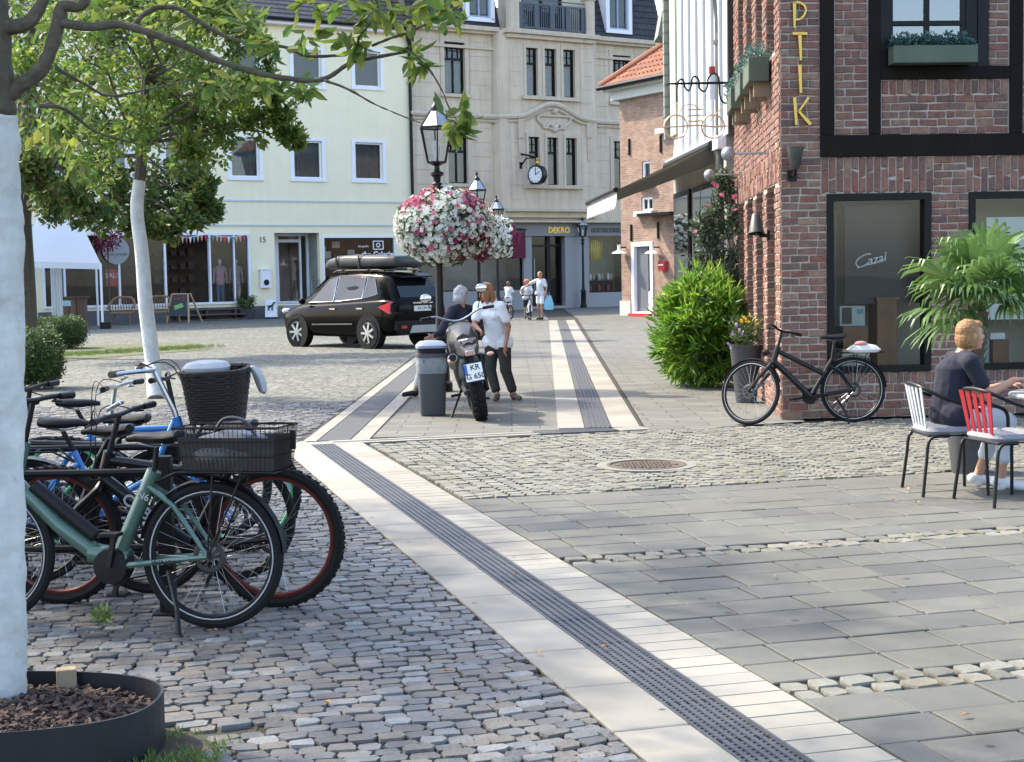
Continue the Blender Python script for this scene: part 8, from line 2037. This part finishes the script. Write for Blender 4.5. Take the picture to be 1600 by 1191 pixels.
def hand(mb, wr, d, nrm, side, curl=.5, k=1.0):
    """palm with four bent fingers and a thumb leaving its side"""
    d, nrm = Vector(d).normalized(), Vector(nrm).normalized(); s = d.cross(nrm).normalized() * side
    for i in range(4):
        b0 = wr + s * (.030 - .019 * i) * k; kn = b0 + d * .085 * k; mb.caps(wr + s * (.014 - .01 * i) * k, kn, .016 * k, .0125 * k, 8)
        ln = (.036, .041, .038, .029)[i] * k; d1 = (d * math.cos(curl) - nrm * math.sin(curl)).normalized(); d2 = (d * math.cos(curl * 2.1) - nrm * math.sin(curl * 2.1)).normalized()
        p1 = kn + d1 * ln; mb.caps(kn, p1, .0105 * k, .0095 * k, 8); mb.caps(p1, p1 + d2 * ln * .95, .0092 * k, .0075 * k, 8)
    t0 = wr + s * .028 * k + d * .022 * k; t1 = t0 + (s * .7 + d * .7 - nrm * .25).normalized() * .042 * k; mb.caps(t0, t1, .014 * k, .011 * k, 8); mb.caps(t1, t1 + (s * .15 + d * .85 - nrm * .5).normalized() * .033 * k, .0105 * k, .008 * k, 8)
def figure(name, label, base, J, look, cl, hair, skin='skin', k=1.0, vox=.009, cat='person', hands=(None, None), grp=None, bust=0.0):
    """J: joints (world). cl: clothing zones. One continuous body mesh; hair and clothes are its children"""
    o = thing(name, label, cat, base, group=grp); J = {a: Vector(b) for a, b in J.items()}; look = Vector(look).normalized()
    up = (J['head'] - J['neck']).normalized(); side = look.cross(Vector((0, 0, 1))).normalized(); up2 = side.cross(look).normalized()
    HM = Matrix((side, look, up2)).transposed(); H = J['head']; hd = lambda x, y, z: H + HM @ (Vector((x, y, z)) * k)
    b = MB()
    b.ell(H, (.074 * k, .093 * k, .108 * k), 16, 12, HM); b.ell(hd(0, .03, -.055), (.055 * k, .062 * k, .062 * k), 12, 8, HM); b.ell(hd(0, .066, -.095), (.026 * k, .022 * k, .02 * k))          # skull, jaw, chin
    b.caps(hd(0, .088, .012), hd(0, .108, -.024), .009 * k, .0145 * k, 8); b.ell(hd(0, .092, -.058), (.024 * k, .012 * k, .010 * k), 10, 6, HM); b.ell(hd(0, .084, .026), (.05 * k, .014 * k, .012 * k), 10, 6, HM)
    for s in (-1, 1): b.ell(hd(s * .078, -.006, -.012), (.010 * k, .02 * k, .032 * k), 8, 6, HM); b.ell(hd(s * .042, .062, -.028), (.022 * k, .02 * k, .022 * k))
    b.caps(J['neck'], hd(0, -.018, -.07), .052 * k, .05 * k); b.caps(J['neck'] - Vector((0, 0, .03)), J['chest'], .06 * k, .115 * k); b.caps(J['chest'], J['hip'], .118 * k, .125 * k)
    b.caps(J['shL'], J['shR'], .055 * k, .055 * k); b.caps(J['hpL'], J['hpR'], .098 * k, .098 * k)
    for s, sg in (('L', 1), ('R', -1)):
        b.caps(J['neck'], J['sh' + s], .045 * k, .055 * k); b.caps(J['sh' + s], J['el' + s], .05 * k, .04 * k); b.caps(J['el' + s], J['wr' + s], .04 * k, .027 * k)
        hn = hands[0 if s == 'L' else 1]; d = (J['wr' + s] - J['el' + s]).normalized()
        hand(b, J['wr' + s] + d * .01, hn[0] if hn else d, hn[1] if hn else side * sg, sg, hn[2] if hn else .35, k)
        b.caps(J['hp' + s], J['kn' + s], .085 * k, .056 * k); b.caps(J['kn' + s], J['an' + s], .054 * k, .036 * k); b.caps(lerp(J['kn' + s], J['an' + s], .3), lerp(J['kn' + s], J['an' + s], .55), .052 * k, .046 * k)
        fd = (J['to' + s] - J['an' + s]); b.caps(J['an' + s] - fd * .2 - Vector((0, 0, .03 * k)), J['to' + s], .034 * k, .03 * k)
    body = skin_obj(b, 'body', skin, o, vox)
    t = MB()
    for s in (-1, 1): t.ell(hd(s * .031, .082, .004), (.012 * k, .006 * k, .006 * k), 8, 6, HM)
    t.build('eyes', 'eye_dark', body, world=True, smooth=True); MB().ell(hd(0, .1005, -.058), (.021 * k, .005 * k, .006 * k), 10, 6, HM).build('lips', 'lip', body, world=True, smooth=True)
    t = MB()
    for s in (-1, 1): t.tube([hd(s * .018, .088, .026), hd(s * .034, .086, .031), hd(s * .05, .074, .026)], .004 * k, 5)
    t.build('eyebrows', hair[0], body, world=True)
    h = MB()
    for x, y, z, rx, ry, rz in hair[1]: h.ell(hd(x, y, z), (rx * k, ry * k, rz * k), 12, 10, HM)
    skin_obj(h, 'hair', hair[0], body, vox * .8, 3, hair[2] if len(hair) > 2 else .012)
    for zone, m, prims in cl:
        c = MB()
        for pr in prims:
            if pr[0] == 'torso': e = pr[1]; c.caps(J['chest'], J['hip'], (.125 + e) * k, (.13 + e) * k, 14); c.caps(J['shL'], J['shR'], (.056 + e * .5) * k, (.056 + e * .5) * k); c.caps(lerp(J['neck'], J['chest'], .35), J['chest'], (.07 + e * .3) * k, (.12 + e) * k); [c.caps(lerp(J['neck'], J['sh' + s], .3), J['sh' + s], (.045 + e * .3) * k, (.06 + e * .5) * k) for s in 'LR']
            if pr[0] == 'bust': f = look.copy(); f.z = 0; [c.ell(J['chest'] + f * .085 * k + side * .065 * s * k, .07 * k) for s in (-1, 1)]
            if pr[0] == 'hem': c.caps(J['hpL'], J['hpR'], pr[1] * k, pr[1] * k)
            if pr[0] == 'sleeve': [c.caps(J['sh' + s], lerp(J['sh' + s], J['el' + s], pr[1]), (.058 + pr[2]) * k, (.054 + pr[2]) * k) for s in 'LR']
            if pr[0] == 'fore': [c.caps(J['el' + s], lerp(J['el' + s], J['wr' + s], pr[1]), .05 * k, .04 * k) for s in 'LR']
            if pr[0] == 'legs':
                for s in 'LR':
                    f = pr[1]; c.caps(J['hp' + s], J['kn' + s], (.092 + pr[2]) * k, (.064 + pr[2]) * k)
                    if f > 0: c.caps(J['kn' + s], lerp(J['kn' + s], J['an' + s], f), (.063 + pr[2]) * k, (.05 + pr[2]) * k)
                c.caps(J['hpL'], J['hpR'], .105 * k, .105 * k); c.caps(J['hip'], (J['hpL'] + J['hpR']) / 2, .128 * k, .12 * k)
            if pr[0] == 'shorts':
                for s in 'LR': c.caps(J['hp' + s], lerp(J['hp' + s], J['kn' + s], pr[1]), .095 * k, .085 * k)
                c.caps(J['hip'], (J['hpL'] + J['hpR']) / 2, .128 * k, .12 * k)
            if pr[0] == 'shoe':
                for s in 'LR': fd = J['to' + s] - J['an' + s]; c.caps(J['an' + s] - fd * .25 - Vector((0, 0, .035 * k)), J['to' + s] + fd * .08, .043 * k, .038 * k); c.caps(J['an' + s] - Vector((0, 0, .02)), J['an' + s] - Vector((0, 0, .05 * k)), .043 * k, .043 * k)
        skin_obj(c, zone, m, body, vox, 8, .006 if zone not in ('shoes', 'sandals') else 0)
    return o
def sym(c, d, w): d = Vector((d[0], d[1], 0)).normalized(); s = Vector((-d.y, d.x, 0)); return c + s * w, c - s * w      # left, right of facing d
# seated woman
f = Vector((.995, .10, 0)); hip = CH1 + Vector((.03, 0, .595)); chest = hip + f * .03 + Vector((0, 0, .265)); neck = chest + f * .06 + Vector((0, 0, .16)); head = neck + f * .065 + Vector((0, 0, .142))
shL, shR = sym(neck + Vector((0, 0, -.05)), f, .165); hpL, hpR = sym(hip + Vector((0, 0, -.03)), f, .09)
lfv = Vector((-f.y, f.x, 0))
elR = shR + f * .12 - lfv * .03 + Vector((0, 0, -.24)); wrR = elR + f * .21 + lfv * .03 + Vector((0, 0, .10)); elL = shL + f * .18 + Vector((0, 0, -.25)); wrL = elL + f * .2 - lfv * .1 + Vector((0, 0, .06))
knL, knR = hpL + f * .42 + Vector((0, 0, -.04)), hpR + f * .40 + Vector((0, 0, -.05)); anR = Vector((knR.x - .05, knR.y - .02, .10)); anL = Vector((knL.x - .16, knL.y, .10))
figure('person', 'seated woman in navy T-shirt and white capri trousers eating ice cream', (CH1.x, CH1.y, 0), dict(hip=hip, chest=chest, neck=neck, head=head, shL=shL, shR=shR, elL=elL, elR=elR, wrL=wrL, wrR=wrR, hpL=hpL, hpR=hpR, knL=knL, knR=knR, anL=anL, anR=anR, toL=anL + f * .15 + Vector((0, 0, -.06)), toR=anR + f * .15 + Vector((0, 0, -.06))), f + Vector((0, .12, .03)),
    [('shirt', 'cloth_navy', [('torso', .022), ('bust',), ('sleeve', .62, .012), ('hem', .125)]), ('trousers', 'cloth_pale', [('legs', .62, .012)]), ('shoes', 'shoe_white', [('shoe',)])],
    ('hair_blonde', [(0, -.022, .026, .083, .094, .092), (0, -.05, -.03, .08, .066, .088), (.06, -.012, -.02, .024, .05, .08), (-.06, -.012, -.02, .024, .05, .08), (0, .045, .07, .062, .045, .036)], .008), vox=.008, hands=((f - lfv * .4, Vector((0, 0, 1)), .7), (f + lfv * .25, Vector((0, 0, 1)), .75)))
SPN = thing('spoon', 'long metal spoon held by the seated woman', 'spoon', wrR); t = MB(); q0 = wrR + f * .08 + Vector((0, 0, .0)); t.tube([q0, q0 + f * .05 + Vector((0, 0, .09))], .004, 5); t.build('handle', 'steel', SPN, world=True); MB().ell(q0 + f * .055 + Vector((0, 0, .105)), (.014, .01, .02)).build('bowl', 'steel', SPN, world=True, smooth=True)
# woman in white top leaning by the motorcycle
f = Vector((-.45, -.89, 0)); b_ = Vector((.0, 20.15, 0)); hip = Vector((-.18, 20.3, .80)); chest = Vector((-.24, 20.2, 1.12)); neck = Vector((-.28, 20.13, 1.29)); head = Vector((-.315, 20.07, 1.43))
shL, shR = sym(neck + Vector((0, 0, -.05)), f, .165); hpL, hpR = sym(hip + Vector((0, 0, -.04)), f, .09)
figure('person', 'ginger-haired woman in loose white blouse and dark trousers behind the motorcycle', (b_.x, b_.y, 0), dict(hip=hip, chest=chest, neck=neck, head=head, shL=shL, shR=shR, elL=shL + Vector((.10, .04, -.27)), elR=shR + Vector((-.05, -.12, -.24)), wrL=shL + Vector((.06, -.02, -.50)), wrR=shR + Vector((.02, -.30, -.30)), hpL=hpL, hpR=hpR, knL=hpL + Vector((.02, -.10, -.36)), knR=hpR + Vector((-.02, -.14, -.36)), anL=Vector((.02, 20.12, .09)), anR=Vector((-.20, 20.1, .09)), toL=Vector((.09, 20.0, .04)), toR=Vector((-.22, 19.96, .04))), f + Vector((.05, 0, -.35)),
    [('blouse', 'cloth_white', [('torso', .025), ('bust',), ('sleeve', .62, .014), ('hem', .135)]), ('trousers', 'cloth_olive', [('legs', .78, .018)]), ('sandals', 'grip_brown', [('shoe',)])],
    ('hair_ginger', [(0, -.02, .03, .088, .098, .095), (.075, -.01, -.07, .03, .06, .13), (-.075, -.01, -.07, .03, .06, .13), (0, -.06, -.06, .08, .06, .12), (0, .06, .085, .06, .035, .03)], .012), skin='skin_tan', vox=.011)
# grey-haired person sitting on the perch, back to us
f = Vector((-.75, .66, 0)); hip = Vector((-.70, 20.5, .74)); chest = Vector((-.68, 20.45, 1.06)); neck = Vector((-.66, 20.45, 1.24)); head = Vector((-.655, 20.47, 1.39))
shL, shR = sym(neck + Vector((0, 0, -.05)), f, .17); hpL, hpR = sym(hip + Vector((0, 0, -.05)), f, .09)
figure('person', 'grey-haired person in black top seated with back turned, hand towards the bin', (-.7, 20.5, 0), dict(hip=hip, chest=chest, neck=neck, head=head, shL=shL, shR=shR, elL=Vector((-.92, 20.05, .92)), elR=shR + Vector((.12, -.05, -.26)), wrL=Vector((-1.02, 19.85, .87)), wrR=shR + Vector((.05, -.2, -.42)), hpL=hpL, hpR=hpR, knL=hpL + Vector((-.38, .12, -.12)), knR=hpR + Vector((-.34, .16, -.12)), anL=Vector((-1.32, 20.85, .10)), anR=Vector((-1.25, 21.0, .10)), toL=Vector((-1.46, 20.85, .05)), toR=Vector((-1.40, 21.02, .05))), Vector((.45, .88, -.1)),
    [('top', 'cloth_navy', [('torso', .03), ('sleeve', 1.0, .01), ('fore', .85), ('hem', .13)]), ('trousers', 'cloth_light', [('legs', .8, .012)]), ('shoes', 'black_plastic', [('shoe',)])],
    ('hair_grey', [(0, -.02, .02, .098, .108, .108), (0, -.05, -.045, .092, .075, .085)], .03), vox=.011)
# far pedestrians
def stand(px, py, hgt, f, label, cl, hair, arms=None, skin='skin', stride=.06):
    p = G(px, py); k = hgt / 1.68; f = Vector(f).normalized(); f.z = 0; z = lambda v: Vector((p.x, p.y, v * k)); hip = z(.95); chest = z(1.24); neck = z(1.42); head = z(1.57) + f * .02 * k
    shL, shR = sym(neck - Vector((0, 0, .05 * k)), f, .165 * k); hpL, hpR = sym(z(.92), f, .085 * k); s = Vector((-f.y, f.x, 0)); ar = arms or ((.03, .0, -.27, .06, .05, -.5), (.03, 0, -.27, .06, .05, -.5))
    def ja(sh, a, sg): return sh + (s * sg * a[0] + f * a[1] + Vector((0, 0, a[2]))) * k, sh + (s * sg * a[3] + f * a[4] + Vector((0, 0, a[5]))) * k
    elL, wrL = ja(shL, ar[0], 1); elR, wrR = ja(shR, ar[1], -1); st = f * stride * k
    anL, anR = sym(z(.09), f, .09 * k); anL += st; anR -= st; kd = Vector((0, 0, 0))
    return figure('person', label, (p.x, p.y, 0), dict(hip=hip, chest=chest, neck=neck, head=head, shL=shL, shR=shR, elL=elL, elR=elR, wrL=wrL, wrR=wrR, hpL=hpL, hpR=hpR, knL=(hpL + anL) / 2 + f * .03 * k, knR=(hpR + anR) / 2 + f * .03 * k, anL=anL, anR=anR, toL=anL + f * .15 * k - Vector((0, 0, .05 * k)), toR=anR + f * .15 * k - Vector((0, 0, .05 * k))), f, cl, hair, skin, k, .016)
HS = [(0, -.02, .03, .088, .1, .095), (0, -.05, -.03, .082, .065, .075)]
stand(845, 500, 1.68, (-.5, -.85, 0), 'blonde woman in pale T-shirt and light shorts holding a blue bag', [('shirt', 'cloth_light', [('torso', .02), ('sleeve', .7, .015), ('hem', .125)]), ('shorts', 'cloth_white', [('shorts', .75)]), ('shoes', 'black_plastic', [('shoe',)])], ('hair_blonde', HS), ((.08, .0, -.26, .09, .05, -.48), (.20, .16, -.12, .38, .25, -.26)))
stand(795, 497, 1.34, (.55, .8, 0), 'child in white T-shirt and pale shorts standing over a dark bicycle', [('shirt', 'cloth_white', [('torso', .02), ('sleeve', .7, .015), ('hem', .125)]), ('shorts', 'cloth_light', [('shorts', .7)]), ('shoes', 'shoe_white', [('shoe',)])], ('hair_brown', HS), ((.05, .12, -.22, .0, .28, -.3),) * 2)
stand(824, 499, 1.38, (-.1, -1, 0), 'child with orange helmet sitting on a white bicycle', [('shirt', 'cloth_light', [('torso', .02), ('sleeve', .7, .015), ('hem', .125)]), ('shorts', 'cloth_navy', [('shorts', .8)]), ('shoes', 'black_plastic', [('shoe',)])], ('hair_brown', HS), ((.1, .15, -.2, .05, .32, -.28),) * 2)
p = G(824, 499); HL = thing('bike_helmet', 'orange bicycle helmet on the child with white bicycle', 'helmet', (p.x, p.y, 1.3)); MB().lathe([(.105, 0), (.112, .03), (.1, .09), (.05, .125), (0, .13)], 16).build('shell', mat('helmet_orange', (.60, .16, .06), .35, coat=.4), HL, smooth=True); MB().tube([(.1, 0, .0), (.05, -.02, -.12), (-.05, -.02, -.12), (-.1, 0, 0)], .006, 5).build('strap', 'black_plastic', HL)
p = G(848, 500); BG = thing('carrier_bag', 'light blue carrier bag hanging from the far woman hand', 'bag', (p.x + .22, p.y - .1, .35)); t = MB(); t.loft([rsq(.30, .12, 0, 12, .5), rsq(.34, .14, .2, 12, .5), rsq(.16, .06, .5, 12, .6)]); t.build('bag', mat('bag_blue', (.22, .48, .62), .6, var=.15), BG, smooth=True); MB().tube([(-.05, 0, .5), (0, 0, .62), (.05, 0, .5)], .008, 5).build('handle', 'bag_blue', BG)
mat('frame_white', (.65, .66, .67), .35)
bike('white child bicycle facing the viewer in the lane', (G(826, 500).x, G(826, 500).y + .2, 0), (.06, -1), dict(r=.28, wb=.9, bb=(.36, .26), seat=(.2, .6), sad=(.18, .72), hlo=(.72, .55), hhi=(.68, .7), bar=(.64, .86), frame='frame_white', tube=.024, barw=.27), grp='bicycles of the far children'); bike('dark child bicycle under the standing child in the lane', (G(793, 500).x + .1, G(793, 500).y + .35, 0), (-.45, -.9), dict(r=.26, wb=.85, bb=(.34, .25), seat=(.2, .52), sad=(.18, .62), hlo=(.66, .5), hhi=(.62, .64), bar=(.58, .78), tube=.022, barw=.25), grp='bicycles of the far children')
# ================================================================ loose pieces of a part become parts of their own
SPLIT = dict(stone_courses='stone_course', bay_sill='bay_sill', handle='handle', wall_anchor='wall_anchor', blooms='bloom', yellow_blooms='bloom', violet_blooms='bloom', bracket='bracket', cornice='cornice', photo_print='photo_print', string_course='string_course', balcony_pier='balcony_pier', eyes='eye', eyebrows='eyebrow', sleeve='sleeve', drain_rib='drain_rib', channel_edge='channel_edge', rails='rail', plinth='plinth', scoop='scoop', fruit='berry', shop_window='shop_window', trousers='trousers', crank='crank', shelf='shelf')
def split_loose(o, nm):
    me = o.data; n = len(me.vertices); par = list(range(n))
    def find(a):
        while par[a] != a: par[a] = par[par[a]]; a = par[a]
        return a
    for p in me.polygons:
        v = p.vertices
        for i in v[1:]:
            a, b = find(v[0]), find(i)
            if a != b: par[b] = a
    isl = {}
    for p in me.polygons: isl.setdefault(find(p.vertices[0]), []).append(tuple(p.vertices))
    if len(isl) < 2 or (nm == 'shop_window' and o.children) or (nm == 'bracket' and len(isl) > 4): return
    at = me.attributes.get('t'); keep = None
    for fs in isl.values():
        ids = sorted({i for f in fs for i in f}); mp = {a: k for k, a in enumerate(ids)}
        m2 = bpy.data.meshes.new(nm); m2.from_pydata([tuple(me.vertices[i].co) for i in ids], [], [tuple(mp[i] for i in f) for f in fs]); m2.materials.append(me.materials[0])
        if at:
            a2 = m2.attributes.new('t', 'FLOAT', 'POINT')
            for k, i in enumerate(ids): a2.data[k].value = at.data[i].value
        if keep is None: keep = m2; continue
        c = bpy.data.objects.new(nm, m2); col.objects.link(c); c.parent = o.parent; c.matrix_parent_inverse = o.matrix_parent_inverse.copy()
    o.data = keep; o.name = nm
for o in [q for q in bpy.data.objects if q.type == 'MESH' and q.parent and not q.modifiers.get('remesh') and q.name.split('.')[0] in SPLIT]:
    for md in list(o.modifiers): o.modifiers.remove(md)
    split_loose(o, SPLIT[o.name.split('.')[0]])
for o in bpy.data.objects:
    if o.name in ('drain_strip', 'lane_footway', 'lane_strip', 'square_strip', 'cross_gutter', 'verge', 'earth_patch'): o['kind'] = 'structure'
